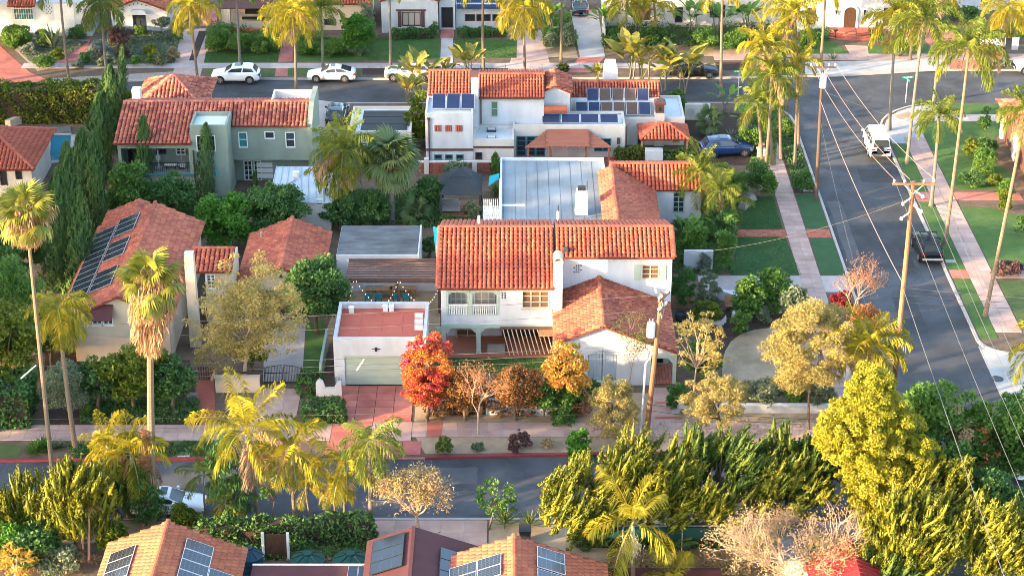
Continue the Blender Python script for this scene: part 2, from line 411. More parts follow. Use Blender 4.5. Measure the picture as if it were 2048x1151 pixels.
# ================================================================ SETTING: ground, streets, walks, lawns
rnd = random.Random(4)
struct('ground', MB().poly([(-700, -300, -.3), (700, -300, -.3), (700, 1200, -.3), (-700, 1200, -.3)]), 'soil')
struct('far_street', MB().poly([(-140, 165, -.13), (140, 165, -.13), (140, 192, -.13), (-140, 192, -.13)]), 'asphalt')
struct('front_street', MB().poly([(-140, 98, -.126), (60, 98, -.126), (60, 114, -.126), (-140, 114, -.126)]), 'asphalt')
struct('side_street', MB().poly([(22, 60, -.122), (36.5, 60, -.122), (36.5, 178, -.122), (22, 178, -.122)]), 'asphalt')
struct('cross_street', MB().poly([(33.3, 114, -.114), (90, 114, -.114), (90, 126, -.114), (33.3, 126, -.114)]), 'whitecon')
def arc(cx, cy, r, a0, a1, n=8): return [(cx + r * math.cos(R(a0 + (a1 - a0) * i / n)), cy + r * math.sin(R(a0 + (a1 - a0) * i / n))) for i in range(n + 1)]
KX0, KX1, KY = 25.65, 33.45, 110.7
home_edge = [(-140, 110.2), (-33, 110.25), (-6, 110.6), (3, 110.95), (21, 111.3)] + arc(21.3, 115.6, 4.3, -90, 0)
home_edge += [(25.65, 170.0)] + arc(21.2, 170.3, 4.4, 0, 90) + [(-20, 174.6), (-48, 175.4), (-140, 175.6)]
struct('home_block', MB().prism(home_edge, -.25, 0), 'soil')
right_edge = [(140, 124.9)] + [(38.5, 124.9)] + [(p[0], p[1]) for p in arc(35.6, 127.0, 2.1, 270, 180)] + [(33.45, 165.5)] + arc(40.5, 167.6, 7.1, 180, 90) + [(140, 174.8)]
struct('right_block', MB().prism(right_edge[::-1], -.25, 0), 'soil')
far_edge = [(-140, 171), (-60, 176), (-48.7, 178.6), (-43.8, 180.3), (-36, 181.0), (-30, 181.4), (-10, 181.4), (20, 181.7), (32, 182.4), (41, 183.9), (50, 183.9), (140, 183.9), (140, 330), (-140, 330)]
struct('far_block', MB().prism(far_edge, -.25, 0), 'soil')
struct('near_block', MB().prism([(-140, 20), (22.5, 20), (22.5, 99)] + arc(19.0, 99.6, 3.5, 0, 90) + [(-140, 103.1)], -.25, 0), 'soil')
struct('corner_block', MB().prism([(36.5, 20), (140, 20), (140, 112.5), (40, 112.5), (36.5, 109)], -.25, 0), 'soil')
def kerb(name, pts, m, w=.17, closed=False, top=.035):
    mb = MB()
    for a, b in zip(pts, pts[1:]):
        a, b = Vector((*a, 0)), Vector((*b, 0)); d = (b - a).normalized(); n = Vector((d.y, -d.x, 0)) * w
        mb.slab([a + n + Vector((0, 0, top)), b + n + Vector((0, 0, top)), b - n * .2 + Vector((0, 0, top)), a - n * .2 + Vector((0, 0, top))], (0, 0, -.28))
    return struct(name, mb, m)
kerb('kerb_front_red', [(-60, 110.2), (-33, 110.25), (-12.4, 110.5)], 'kerbred', .2)
kerb('kerb_front_red', [(-5.6, 110.6), (3, 110.95), (21, 111.3)], 'kerbred', .2)
kerb('kerb_driveway', [(-12.4, 110.5), (-5.6, 110.6)], 'redwalk', .2, top=-.06)
kerb('kerb_side', [(21, 111.3)] + arc(21.3, 115.6, 4.3, -80, 0) + [(25.65, 170.0)] + arc(21.2, 170.3, 4.4, 0, 90) + [(-20, 174.6), (-48, 175.4), (-90, 175.5)], 'kerb')
kerb('kerb_right', (right_edge[1:-1])[::-1] and [(60, 124.9)][:0] + right_edge[::-1][1:-1], 'kerb')
kerb('kerb_far', far_edge[1:-3] + [(90, 183.9)], 'kerb')
kerb('kerb_near', [(-80, 103.1), (19, 103.1)][::-1], 'kerb')
def sheet(name, pts, z, m, world=False):
    P = pts if world else [tuple(at(x, y, z))[:2] for x, y in pts]
    a = sum(P[i][0] * P[(i + 1) % len(P)][1] - P[(i + 1) % len(P)][0] * P[i][1] for i in range(len(P)))
    if a < 0: P = P[::-1]
    return struct(name, MB().prism(P, z - .05, z), m)
UNIT = MB().box(-.5, .5, -.5, .5, -.5, .5)
_unit = {}
def unit(m):
    if m not in _unit: _unit[m] = UNIT.mesh('paving_slab', m)
    return _unit[m]
def walk(name, x0, x1, y0, y1, nx, ny, m, z=.03, joint='kerb', skip=None, alt=None):
    "a walk of poured slabs: every slab is a piece"
    base = struct(name, MB().box(x0, x1, y0, y1, -.1, z - .02), joint)
    sx, sy = (x1 - x0) / nx, (y1 - y0) / ny
    for i in range(nx):
        for j in range(ny):
            cx, cy = x0 + (i + .5) * sx, y0 + (j + .5) * sy
            if skip and skip(cx, cy): continue
            mm = alt(cx, cy) if alt else m
            inst('paving_slab', unit(mm or m), base, (cx, cy, z - .03 + rnd.uniform(-.004, .004)), (0, 0, 0), (sx - .035, sy - .035, .06))
    return base
# front walk, the pink slabs along the near street
walk('front_sidewalk', -40, -11.9, 112.6, 114.6, 28, 2, 'pinkwalk')
walk('front_sidewalk', -6.6, 21.3, 113.05, 114.95, 28, 2, 'pinkwalk', alt=lambda x, y: 'redwalk' if -5.2 < x < -4.2 else None)
# red driveway of the white house
walk('driveway_red', -11.75, -6.7, 115.0, 119.95, 4, 5, 'redwalk', z=.035, joint='mulch')
walk('driveway_red', -11.9, -6.6, 112.5, 115.0, 4, 2, 'redwalk', z=.03, joint='mulch', alt=lambda x, y: 'pinkwalk' if x > -9.9 and y > 113 else None)
walk('driveway_apron', -12.1, -5.9, 110.75, 112.5, 5, 1, 'redwalk', z=.025, joint='mulch')
# side street, left and right walks
walk('side_sidewalk', 22.0, 23.6, 118.0, 169.0, 2, 62, 'pinkwalk')
walk('right_sidewalk', 35.0, 36.9, 128.0, 166.0, 2, 44, 'pinkwalk')
walk('right_sidewalk_corner', 35.0, 60, 170.0, 171.7, 22, 1, 'concrete')
sheet('corner_ramp', arc(40.5, 167.6, 6.8, 180, 92) + [(41, 170.2), (36.9, 170.0), (36.9, 166), (35, 166), (35, 164.5), (33.8, 164.5)], .022, 'whitecon', True)
sheet('tactile_paving', [(35.0, 171.2), (36.6, 172.4), (37.3, 171.4), (35.7, 170.4)], .03, 'sand', True)
walk('far_sidewalk', -48, 20, 184.2, 185.7, 56, 1, 'concrete')
walk('far_sidewalk', 20, 60, 186.6, 188.4, 34, 1, 'pinkwalk')
# lawns
sheet('lawn_side', [(1470, 393), (1547, 393), (1566, 459), (1480, 459)], .02, 'turf')
sheet('lawn_side', [(1477, 473), (1570, 473), (1602, 549), (1462, 549)], .02, 'turf')
sheet('parkway_lawn', [(23.7, 146.3), (25.5, 146.3), (25.5, 153.2), (23.7, 153.2)], .02, 'turf', True)
sheet('parkway_lawn', [(23.7, 137.6), (25.5, 137.6), (25.5, 144.3), (23.7, 144.3)], .02, 'turf', True)
walk('brick_path', 17.2, 21.95, 144.5, 146.0, 12, 4, 'brickpave', z=.03, joint='sand')
walk('brick_path', 23.65, 25.5, 144.5, 146.0, 5, 4, 'brickpave', z=.03, joint='sand')
sheet('concrete_pad', [(14.2, 134.9), (22, 134.9), (22, 137.4), (14.2, 137.4)], .022, 'concrete', True)
sheet('concrete_pad', [(23.6, 134.6), (25.5, 134.6), (25.5, 137.4), (23.6, 137.4)], .022, 'concrete', True)
sheet('parkway_mulch', [(23.7, 153.4), (25.5, 153.4), (25.5, 168), (23.7, 168)], .012, 'mulch', True)
sheet('parkway_lawn', [(33.7, 138.5), (34.95, 138.5), (34.95, 164.2), (33.7, 164.2)], .02, 'lawn', True)
sheet('parkway_lawn', [(33.7, 127.0), (34.95, 127.0), (34.95, 137.0), (33.7, 137.0)], .02, 'lawn', True)
sheet('parkway_path', [(33.65, 137.05), (35, 137.05), (35, 138.45), (33.65, 138.45)], .024, 'redwalk', True)
sheet('brick_path', [(33.65, 151.6), (35, 151.6), (35, 153.6), (33.65, 153.6)], .028, 'redwalk', True)
sheet('brick_path', [(36.95, 151.9), (42.5, 151.9), (42.5, 153.6), (36.95, 153.6)], .028, 'redwalk', True)
sheet('lawn_right', [(37.0, 154.2), (41, 154.2), (43, 157), (42, 160), (43.2, 166), (46, 169.7), (37.0, 169.7)], .02, 'lawn', True)
sheet('lawn_right', [(37.0, 138.6), (42.5, 138.6), (42.9, 145), (41.6, 148.5), (39.5, 150.3), (37.0, 150.6)], .02, 'lawn', True)
sheet('garden_path', [(36.95, 137.0), (46, 137.0), (46, 138.4), (36.95, 138.4)], .024, 'pinkwalk', True)
sheet('lawn_right', [(37.0, 127.2), (46, 127.2), (46, 136.6), (37.0, 136.6)], .02, 'lawndry', True)
sheet('parkway_lawn', [(38, 171.9), (60, 171.9), (60, 174.4), (38, 174.4)], .02, 'lawn', True)
# far side of the far street
sheet('parkway_pebbles', [(100, 157), (350, 143), (343, 157), (110, 166)], .012, 'pebble')
sheet('parkway_lawn', [(410, 138), (552, 138), (548, 153), (418, 153)], .02, 'lawndry')
sheet('parkway_lawn', [(576, 137), (716, 137), (722, 150), (575, 150)], .02, 'lawndry')
sheet('parkway_mulch', [(725, 133), (770, 132), (770, 149), (725, 149)], .012, 'mulch')
sheet('parkway_mulch', [(905, 131), (1025, 131), (1015, 146), (905, 146)], .012, 'mulch')
sheet('parkway_mulch', [(1094, 128), (1150, 128), (1138, 144), (1106, 144)], .012, 'mulch')
sheet('parkway_mulch', [(1430, 124), (1500, 124), (1500, 141), (1430, 141)], .012, 'mulch')
sheet('driveway_far', [(0, 92), (0, 185), (112, 166), (60, 145), (20, 110)], .014, 'redwalk')
sheet('driveway_far', [(360, 60), (430, 55), (400, 152), (345, 155)], .016, 'pinkwalk')
sheet('driveway_bed', [(398, 62), (414, 62), (392, 121), (378, 121)], .028, 'mulch')
sheet('driveway_far', [(395, 12), (438, 12), (432, 52), (392, 52)], .03, 'redwalk')
sheet('garden_path', [(180, 78), (175, 98), (135, 137), (92, 137)], .018, 'redwalk')
sheet('front_bed', [(60, 75), (178, 80), (95, 138), (75, 142), (30, 100)], .010, 'pebble')
sheet('front_bed', [(188, 80), (368, 60), (352, 129), (140, 135)], .010, 'pebble')
sheet('lawn_far', [(412, 104), (560, 104), (555, 124), (408, 126)], .02, 'lawn')
sheet('lawn_far', [(595, 106), (725, 104), (725, 122), (590, 123)], .02, 'lawn')
sheet('garden_path', [(566, 60), (588, 60), (585, 123), (556, 124)], .022, 'redwalk')
sheet('parkway_path', [(552, 137), (576, 137), (575, 152), (549, 152)], .022, 'redwalk')
sheet('lawn_far', [(733, 78), (880, 76), (881, 119), (727, 121)], .02, 'lawn')
sheet('lawn_far', [(908, 78), (1034, 80), (1033, 116), (905, 117)], .02, 'lawn')
sheet('garden_path', [(884, 46), (906, 46), (906, 130), (880, 130)], .022, 'concrete')
sheet('entry_path', [(884, 48), (908, 48), (908, 76), (880, 76)], .03, 'redwalk')
sheet('driveway_far', [(1038, 60), (1082, 60), (1105, 146), (1014, 146)], .016, 'pinkwalk')
sheet('driveway_far', [(1140, 20), (1196, 20), (1210, 114), (1160, 114)], .016, 'whitecon')
sheet('driveway_far', [(1158, 114), (1210, 114), (1180, 145), (1135, 145)], .018, 'redwalk')
sheet('gravel_bed', [(1085, 90), (1150, 90), (1156, 116), (1085, 114)], .012, 'sand')
sheet('lawn_far', [(1600, 80), (1668, 82), (1700, 109), (1600, 109)], .02, 'lawn')
sheet('lawn_far', [(1735, 92), (1850, 86), (1862, 109), (1738, 109)], .02, 'lawn')
sheet('garden_path', [(1690, 90), (1735, 92), (1738, 112), (1702, 112)], .022, 'pinkwalk')
sheet('driveway_far', [(1856, 30), (1900, 60), (1985, 140), (1905, 140), (1850, 80)], .016, 'redwalk')
sheet('gravel_bed', [(1380, 90), (1500, 80), (1500, 112), (1380, 112)], .012, 'sand')
sheet('parkway_sand', [(1610, 124), (1900, 118), (1900, 140), (1690, 148), (1610, 148)], .012, 'whitecon')
# yards of the home block
sheet('driveway_left', [(530, 640), (612, 640), (604, 762), (526, 762)], .015, 'concrete')
walk('driveway_left_apron', -17.4, -14.4, 114.65, 119.6, 3, 5, 'pinkwalk', z=.03)
sheet('lawn_strip', [(612, 645), (650, 640), (642, 770), (606, 770)], .02, 'lawn')
sheet('brick_path', [(392, 760), (428, 760), (430, 815), (436, 850), (405, 850), (394, 805)], .02, 'brickpave')
sheet('front_bed', [(90, 700), (380, 720), (400, 848), (90, 848)], .008, 'mulch')
sheet('parkway_bed', [(-33, 110.6), (-13, 110.9), (-13, 112.5), (-33, 112.4)], .008, 'soil', True)
sheet('parkway_grass', [(0, 888), (44, 888), (36, 915), (0, 915)], .014, 'lawndry')
sheet('parkway_sand', [(-5.6, 110.9), (21, 111.5), (21, 113.0), (-6.3, 113.0)], .008, 'sand', True)
sheet('front_sand', [(-6.5, 115.0), (21, 115.0), (21, 119), (-6.5, 119)], .006, 'sand', True)
sheet('patio', [(688, 560), (880, 560), (880, 668), (650, 668)], .012, 'sand')
sheet('porch_floor', [(883, 668), (1125, 668), (1125, 714), (883, 714)], .03, 'woodred')
sheet('lawn_front', [(880, 716), (1095, 716), (1095, 745), (880, 745)], .02, 'lawn')
sheet('entry_walk', [(1308, 775), (1345, 775), (1350, 845), (1300, 845)], .02, 'pinkwalk')
sheet('brick_edging', [(1310, 803), (1342, 803), (1342, 806), (1310, 806)], .03, 'brickpave')
sheet('brick_edging', [(1310, 832), (1365, 832), (1365, 837), (1310, 837)], .03, 'brickpave')
sheet('decomposed_granite', [(1444, 760), (1444, 728), (1450, 702), (1462, 682), (1482, 667), (1508, 659), (1540, 655), (1572, 659), (1600, 668), (1630, 690), (1640, 730), (1615, 765), (1580, 782), (1540, 788), (1490, 788), (1455, 780)], .014, 'sand')
sheet('garden_mulch', [(1400, 640), (1470, 610), (1600, 630), (1640, 640), (1580, 665), (1480, 670), (1440, 715), (1400, 700)], .008, 'mulch')
sheet('parking_court', [(620, 198), (700, 208), (690, 265), (632, 265)], .012, 'concrete')
sheet('back_patio', [(1020, 300), (1260, 300), (1260, 322), (1020, 322)], .012, 'reddeck')
sheet('courtyard_soil', [(1370, 215), (1540, 235), (1540, 330), (1370, 330)], .008, 'mulch')
sheet('yard_lawn', [(670, 380), (880, 380), (880, 440), (670, 440)], .012, 'lawndry')
# near side of the near street
walk('near_sidewalk', -8.5, -1.5, 98.8, 103.0, 5, 3, 'pinkwalk', z=.03)
sheet('near_verge', [(-36, 100.5), (-8.5, 100.5), (-8.5, 103), (-36, 103)], .008, 'sand', True)
sheet('near_verge', [(-1.4, 98.5), (18, 98.5), (18, 103), (-1.4, 103)], .008, 'sand', True)
# repairs in the asphalt
for k, (x0, x1, y0, y1, m, z) in enumerate(((-30, -24.5, 104.6, 106.0, 'asphaltdk', -.12), (-7, -2.2, 107.4, 109.4, 'asphaltlt', -.12), (4, 5.1, 103.6, 110.4, 'asphaltdk', -.12), (-21, -12, 109.5, 110.0, 'asphaltdk', -.12), (28.5, 30.2, 128, 134, 'asphaltdk', -.116), (26.2, 27.3, 140, 152, 'asphaltlt', -.116), (29.8, 32.6, 156, 159, 'asphaltdk', -.116), (30.5, 31.2, 139, 150, 'asphaltdk', -.116), (-26, -20, 176.5, 178, 'asphaltdk', -.124), (-4, 3, 175.6, 177.2, 'asphaltlt', -.124), (36, 41, 177, 179.5, 'asphaltdk', -.124), (27, 31, 172, 174, 'asphaltlt', -.116))):
    n = 8; P = []
    for (a, b), (c, d) in (((x0, y0), (x1, y0)), ((x1, y0), (x1, y1)), ((x1, y1), (x0, y1)), ((x0, y1), (x0, y0))):
        for i in range(n): t = i / n; P.append((a + (c - a) * t + rnd.uniform(-.06, .06), b + (d - b) * t + rnd.uniform(-.06, .06), z))
    struct('road_patch', MB().poly(P), m)
# ================================================================ BUILDING HELPERS
def inside(poly, u, v):
    r = False; n = len(poly)
    for i in range(n):
        (x0, y0), (x1, y1) = poly[i], poly[(i + 1) % n]
        if (y0 > v) != (y1 > v) and u < (x1 - x0) * (v - y0) / (y1 - y0) + x0: r = not r
    return r
def barrel(pw, pl, seg=5):
    V = []
    for r, v, lift in ((.46 * pw, 0, .065), (.35 * pw, pl * 1.12, -.01)):
        for k in range(seg + 1):
            t = math.pi * k / seg
            V.append((math.cos(t) * r, v, lift + math.sin(t) * r * .95))
    F = [(k + 1, k, seg + 1 + k, seg + 2 + k) for k in range(seg)]
    return np.array(V), F, tuple(range(seg + 1))
def flat(pw, pl):
    w = pw * .485
    V = [(-w, 0, .02), (w, 0, .02), (w, pl * 1.1, -.02), (-w, pl * 1.1, -.02), (-w, 0, .065), (w, 0, .065), (w, pl * 1.1, .015), (-w, pl * 1.1, .015)]
    return np.array(V), [(4, 5, 6, 7), (0, 1, 5, 4), (1, 2, 6, 5), (3, 0, 4, 7)], None
TILE_LEFT = {}
_tilecache = {}
def roof(h, eL, eR, rR, rL, kind='barrel', pw=.30, pl=.42, m='tile', th=.13, name='roof', indiv=0, deck='tiledeck', seed=1):
    eL, eR, rR, rL = map(Vector, (eL, eR, rR, rL))
    U = (eR - eL).normalized(); c = (rL + rR) / 2 - eL
    V = (c - U * c.dot(U)).normalized(); N = U.cross(V)
    uv = [((p - eL).dot(U), (p - eL).dot(V)) for p in (eL, eR, rR, rL)]
    pts = [eL, eR, rR] + ([rL] if (rL - rR).length > .05 else [])
    o = MB().slab(pts, -N * th).build(name, deck, h)
    rg = random.Random(seed * 77 + int(eL.x * 10))
    u0, u1 = min(p[0] for p in uv), max(p[0] for p in uv); L = max(p[1] for p in uv)
    nu, nv = max(1, round((u1 - u0) / pw)), max(1, round(L / pl)); pw2, pl2 = (u1 - u0) / nu, L / nv
    bv, bf, cap = (barrel if kind == 'barrel' else flat)(pw2, pl2)
    cells = []
    for j in range(nv):
        for i in range(nu):
            off = (.5 if kind == 'flat' and j % 2 else 0)
            u, v = u0 + (i + .5 + off) * pw2, j * pl2
            if u > u1 - .3 * pw2: continue
            if inside(uv, u, v + pl2 * .5): cells.append((u, v))
    rg.shuffle(cells)
    if indiv:
        key = ('t', kind, round(pw2, 3), round(pl2, 3))
        if key not in _tilecache:
            mb = MB().add(bv, bf + ([cap] if cap else [])); _tilecache[key] = mb.mesh('tile', 'tileobj')
        for u, v in cells[:indiv]:
            p = eL + U * u + V * (v - .02) + N * .01
            a = rg.uniform(-.03, .03); U2 = (U * math.cos(a) + V * math.sin(a)); V2 = N.cross(U2)
            mt = Matrix(((U2.x, V2.x, N.x, p.x), (U2.y, V2.y, N.y, p.y), (U2.z, V2.z, N.z, p.z), (0, 0, 0, 1)))
            inst('tile', _tilecache[key], o, mtx=mt)
        cells = cells[indiv:]
    if cells:
        n, k = len(cells), len(bv)
        C = np.array(cells); C[:, 1] -= .02
        C[:, 0] += np.array([rg.gauss(0, .008) for _ in range(n)]); jn = np.array([rg.uniform(-.006, .02) for _ in range(n)])
        rot = np.array([rg.gauss(0, .018) for _ in range(n)])
        lu = bv[None, :, 0] * np.cos(rot)[:, None] - bv[None, :, 1] * np.sin(rot)[:, None]
        lv = bv[None, :, 0] * np.sin(rot)[:, None] + bv[None, :, 1] * np.cos(rot)[:, None]
        W = (np.array(eL)[None, None] + (C[:, 0, None] + lu)[..., None] * np.array(U) + (C[:, 1, None] + lv)[..., None] * np.array(V)
             + (bv[None, :, 2] + jn[:, None])[..., None] * np.array(N))
        F = np.array(bf)
        Q4 = (F[None] + (np.arange(n) * k)[:, None, None]).reshape(-1, 4)
        if cap:
            c6 = np.array([[0, 1, 2, 3], [0, 3, 4, 5]]); Q4 = np.vstack([Q4, (c6[None] + (np.arange(n) * k)[:, None, None]).reshape(-1, 4)])
        t = link(bpy.data.objects.new('tile', fast('tile', W.reshape(-1, 3), Q4, m)), o); t['kind'] = 'stuff'
    return o
def ridge(par, p0, p1, r=.16, m='tile', pl=.42, name='ridge_tile'):
    "row of cap tiles along a ridge, hip or verge"
    p0, p1 = Vector(p0), Vector(p1); d = p1 - p0; n = max(1, round(d.length / pl)); d.normalize()
    a = d.cross(Vector((0, 0, 1))).normalized(); b = a.cross(d)
    if b.z < 0: a, b = -a, -b
    mb = MB(); L = (p1 - p0).length / n
    for i in range(n):
        q = p0 + d * (i * L); vs = []
        for rr, t in ((r * 1.08, 0), (r * .92, L * 1.1)):
            for k in range(6):
                s = math.pi * (k / 5); vs.append(q + d * t + a * (math.cos(s) * rr) + b * (math.sin(s) * rr * .8 + .03))
        mb.add(vs, [(k, k + 1, 7 + k, 6 + k) for k in range(5)] + [(0, 5, 4, 3, 2, 1), (6, 7, 8, 9, 10, 11)])
    o = mb.build(name, m, par); o['kind'] = 'stuff'
    return o
def Q(x0, y0, x1, y1, Y):
    "photo box -> (xa, xb, za, zb) on the upright plane at depth Y"
    return X(x0, (y0 + y1) / 2, Y), X(x1, (y0 + y1) / 2, Y), Z(y1, Y), Z(y0, Y)
def sheetwall(mb, x0, x1, z0, z1, Y, t, holes):
    xs = sorted({x0, x1} | {min(max(v, x0), x1) for h in holes for v in h[:2]}); zs = sorted({z0, z1} | {min(max(v, z0), z1) for h in holes for v in h[2:4]})
    for a, b in zip(xs, xs[1:]):
        for c, d in zip(zs, zs[1:]):
            if any(h[0] - 1e-6 <= a and b <= h[1] + 1e-6 and h[2] - 1e-6 <= c and d <= h[3] + 1e-6 for h in holes): continue
            mb.poly([(a, Y, c), (b, Y, c), (b, Y, d), (a, Y, d)])
    for h in holes:
        a, b, c, d = max(h[0], x0), min(h[1], x1), max(h[2], z0), min(h[3], z1)
        for q in ([(a, Y, c), (a, Y + t, c), (b, Y + t, c), (b, Y, c)], [(a, Y, d), (b, Y, d), (b, Y + t, d), (a, Y + t, d)],
                  [(a, Y, c), (a, Y, d), (a, Y + t, d), (a, Y + t, c)], [(b, Y, c), (b, Y + t, c), (b, Y + t, d), (b, Y, d)]): mb.poly(q)
def win(h, box, Y, nx=2, nz=2, fm='trimwhite', gm='glass', name='window', fw=.07, dep=.13, mw=.035, sill=None):
    x0, x1, z0, z1 = box; e = .01; y0, y1 = Y - .035, Y + dep
    mb = MB()
    mb.box(x0 - e, x0 + fw, y0, y1, z0 - e, z1 + e).box(x1 - fw, x1 + e, y0, y1, z0 - e, z1 + e)
    mb.box(x0 + fw, x1 - fw, y0, y1, z0 - e, z0 + fw).box(x0 + fw, x1 - fw, y0, y1, z1 - fw, z1 + e)
    for i in range(1, nx):
        x = x0 + (x1 - x0) * i / nx; mb.box(x - mw, x + mw, Y + .05, y1 - .005, z0 + fw, z1 - fw)
    for i in range(1, nz):
        z = z0 + (z1 - z0) * i / nz; mb.box(x0 + fw, x1 - fw, Y + .058, y1 - .008, z - mw * .8, z + mw * .8)
    if sill: mb.box(x0 - .08, x1 + .08, Y - .1, Y - .036, z0 - .1, z0 - .01)
    w = mb.build(name, fm, h)
    W, H = (x1 - x0 - 2 * fw) / nx, (z1 - z0 - 2 * fw) / nz
    for i in range(nx):
        for j in range(nz):
            MB().box(x0 + fw + i * W + .01, x0 + fw + (i + 1) * W - .01, y1 - .03, y1 - .01, z0 + fw + j * H + .01, z0 + fw + (j + 1) * H - .01).build('pane', gm, w)
    return w
def block(h, x0, x1, y0, y1, z0, z1, m, wins=(), dep=.2, name='wall', doors=()):
    "solid body with a front skin that has real openings; wins: (box, nx, nz, frame, glass[, name])"
    holes = [w[0] for w in wins] + [d for d in doors]
    mb = MB().box(x0, x1, y0 + dep, y1, z0, z1)
    for q in ([(x0, y0, z0), (x0, y0, z1), (x0, y0 + dep, z1), (x0, y0 + dep, z0)], [(x1, y0, z0), (x1, y0 + dep, z0), (x1, y0 + dep, z1), (x1, y0, z1)],
              [(x0, y0, z1), (x1, y0, z1), (x1, y0 + dep, z1), (x0, y0 + dep, z1)], [(x0, y0, z0), (x0, y0 + dep, z0), (x1, y0 + dep, z0), (x1, y0, z0)]): mb.poly(q)
    sheetwall(mb, x0, x1, z0, z1, y0, dep, holes)
    o = mb.build(name, m, h)
    for w in wins: win(h, w[0], y0, w[1], w[2], w[3], w[4], name=w[5] if len(w) > 5 else 'window')
    return o
def parapet(h, x0, x1, y0, y1, z0, z1, m, deckm, t=.2, name='parapet', sides='FBLR'):
    e = .003
    mb = MB()
    if 'F' in sides: mb.box(x0 - e, x1 + e, y0 - e, y0 + t, z0 - .02, z1)
    if 'B' in sides: mb.box(x0 - e, x1 + e, y1 - t, y1 + e, z0 - .02, z1)
    if 'L' in sides: mb.box(x0 - e, x0 + t, y0 + t, y1 - t, z0 - .02, z1 - .004)
    if 'R' in sides: mb.box(x1 - t, x1 + e, y0 + t, y1 - t, z0 - .02, z1 - .004)
    mb.build(name, m, h)
    return MB().box(x0 + .02, x1 - .02, y0 + .02, y1 - .02, z0 - .05, z0 + .02).build('roof_deck', deckm, h)
_pan = {}
def panels(h, O, U, V, nu, nv, w, l, gap=.03, m='pv', lift=.12, name='solar_panel', frame='alu', pick=None):
    O, U, V = Vector(O), Vector(U).normalized(), Vector(V).normalized(); N = U.cross(V)
    if (m, frame) not in _pan:
        mb = MB().box(0, 1, 0, 1, -.5, .5); mb.slot(1).poly([(.03, .02, .53), (.97, .02, .53), (.97, .98, .53), (.03, .98, .53)])
        _pan[(m, frame)] = mb.mesh('solar_panel', [frame, m])
    for i in range(nu):
        for j in range(nv):
            if pick and not pick(i, j): continue
            p = O + U * (i * (w + gap)) + V * (j * (l + gap)) + N * lift
            mt = Matrix(((U.x * w, V.x * l, N.x * .05, p.x), (U.y * w, V.y * l, N.y * .05, p.y), (U.z * w, V.z * l, N.z * .05, p.z), (0, 0, 0, 1)))
            inst(name, _pan[(m, frame)], h, mtx=mt)
def gablewall(mb, x0, x1, y, z0, zl, zr, xa, za, t=.2):
    "upright gable end, front face at y"
    mb.slab([(x0, y, z0), (x1, y, z0), (x1, y, zr), (xa, y, za), (x0, y, zl)], (0, t, 0))
def gable_y(h, xl, xr, xa, zl, zr, za, yf, yb, **kw):
    "roof with its ridge running away from the viewer"
    a = roof(h, (xl, yb, zl), (xl, yf, zl), (xa, yf, za), (xa, yb, za), **kw)
    b = roof(h, (xr, yf, zr), (xr, yb, zr), (xa, yb, za), (xa, yf, za), **kw)
    ridge(b, (xa, yf - .02, za), (xa, yb, za), m=kw.get('m', 'tile'))
    return a, b
def gable_x(h, x0, x1, yf, yr, yb, zf, zr, zb=None, **kw):
    "roof with its ridge running across the view"
    zb = zf if zb is None else zb
    a = roof(h, (x0, yf, zf), (x1, yf, zf), (x1, yr, zr), (x0, yr, zr), **kw)
    kw.pop('indiv', None)
    b = roof(h, (x1, yb, zb), (x0, yb, zb), (x0, yr, zr), (x1, yr, zr), **kw)
    ridge(a, (x0, yr, zr), (x1, yr, zr), m=kw.get('m', 'tile'))
    return a, b
def hip(h, x0, x1, y0, y1, ze, zr, ends='LR', axis='x', **kw):
    if axis == 'x':
        ym = (y0 + y1) / 2; d = (y1 - y0) / 2
        a = x0 + (d if 'L' in ends else 0); b = x1 - (d if 'R' in ends else 0)
        if a > b: a = b = (x0 + x1) / 2
        A, B = (a, ym, zr), (b, ym, zr)
        f = roof(h, (x0, y0, ze), (x1, y0, ze), B, A, **kw); roof(h, (x1, y1, ze), (x0, y1, ze), A, B, **kw)
        if 'L' in ends: roof(h, (x0, y1, ze), (x0, y0, ze), A, A, **kw); ridge(f, (x0, y0, ze), A, m=kw.get('m', 'tile')); ridge(f, (x0, y1, ze), A, m=kw.get('m', 'tile'))
        if 'R' in ends: roof(h, (x1, y0, ze), (x1, y1, ze), B, B, **kw); ridge(f, (x1, y0, ze), B, m=kw.get('m', 'tile')); ridge(f, (x1, y1, ze), B, m=kw.get('m', 'tile'))
    else:
        xm = (x0 + x1) / 2; d = (x1 - x0) / 2
        a = y0 + (d if 'F' in ends else 0); b = y1 - (d if 'B' in ends else 0)
        if a > b: a = b = (y0 + y1) / 2
        A, B = (xm, a, zr), (xm, b, zr)
        f = roof(h, (x1, y0, ze), (x1, y1, ze), B, A, **kw); roof(h, (x0, y1, ze), (x0, y0, ze), A, B, **kw)
        if 'F' in ends: roof(h, (x0, y0, ze), (x1, y0, ze), A, A, **kw); ridge(f, (x0, y0, ze), A, m=kw.get('m', 'tile')); ridge(f, (x1, y0, ze), A, m=kw.get('m', 'tile'))
        if 'B' in ends: roof(h, (x1, y1, ze), (x0, y1, ze), B, B, **kw); ridge(f, (x1, y1, ze), B, m=kw.get('m', 'tile'))
    if (Vector(A) - Vector(B)).length > .3: ridge(f, A, B, m=kw.get('m', 'tile'))
    return f
def beam(name, p0, p1, w, d, m, h):
    "square timber from p0 to p1"
    p0, p1 = Vector(p0), Vector(p1); ax = (p1 - p0).normalized()
    a = ax.cross(Vector((0, 0, 1))); a = a.normalized() if a.length > .01 else Vector((1, 0, 0)); b = a.cross(ax)
    return MB().slab([p0 - a * w / 2 - b * d / 2, p0 + a * w / 2 - b * d / 2, p0 + a * w / 2 + b * d / 2, p0 - a * w / 2 + b * d / 2], p1 - p0).build(name, m, h)
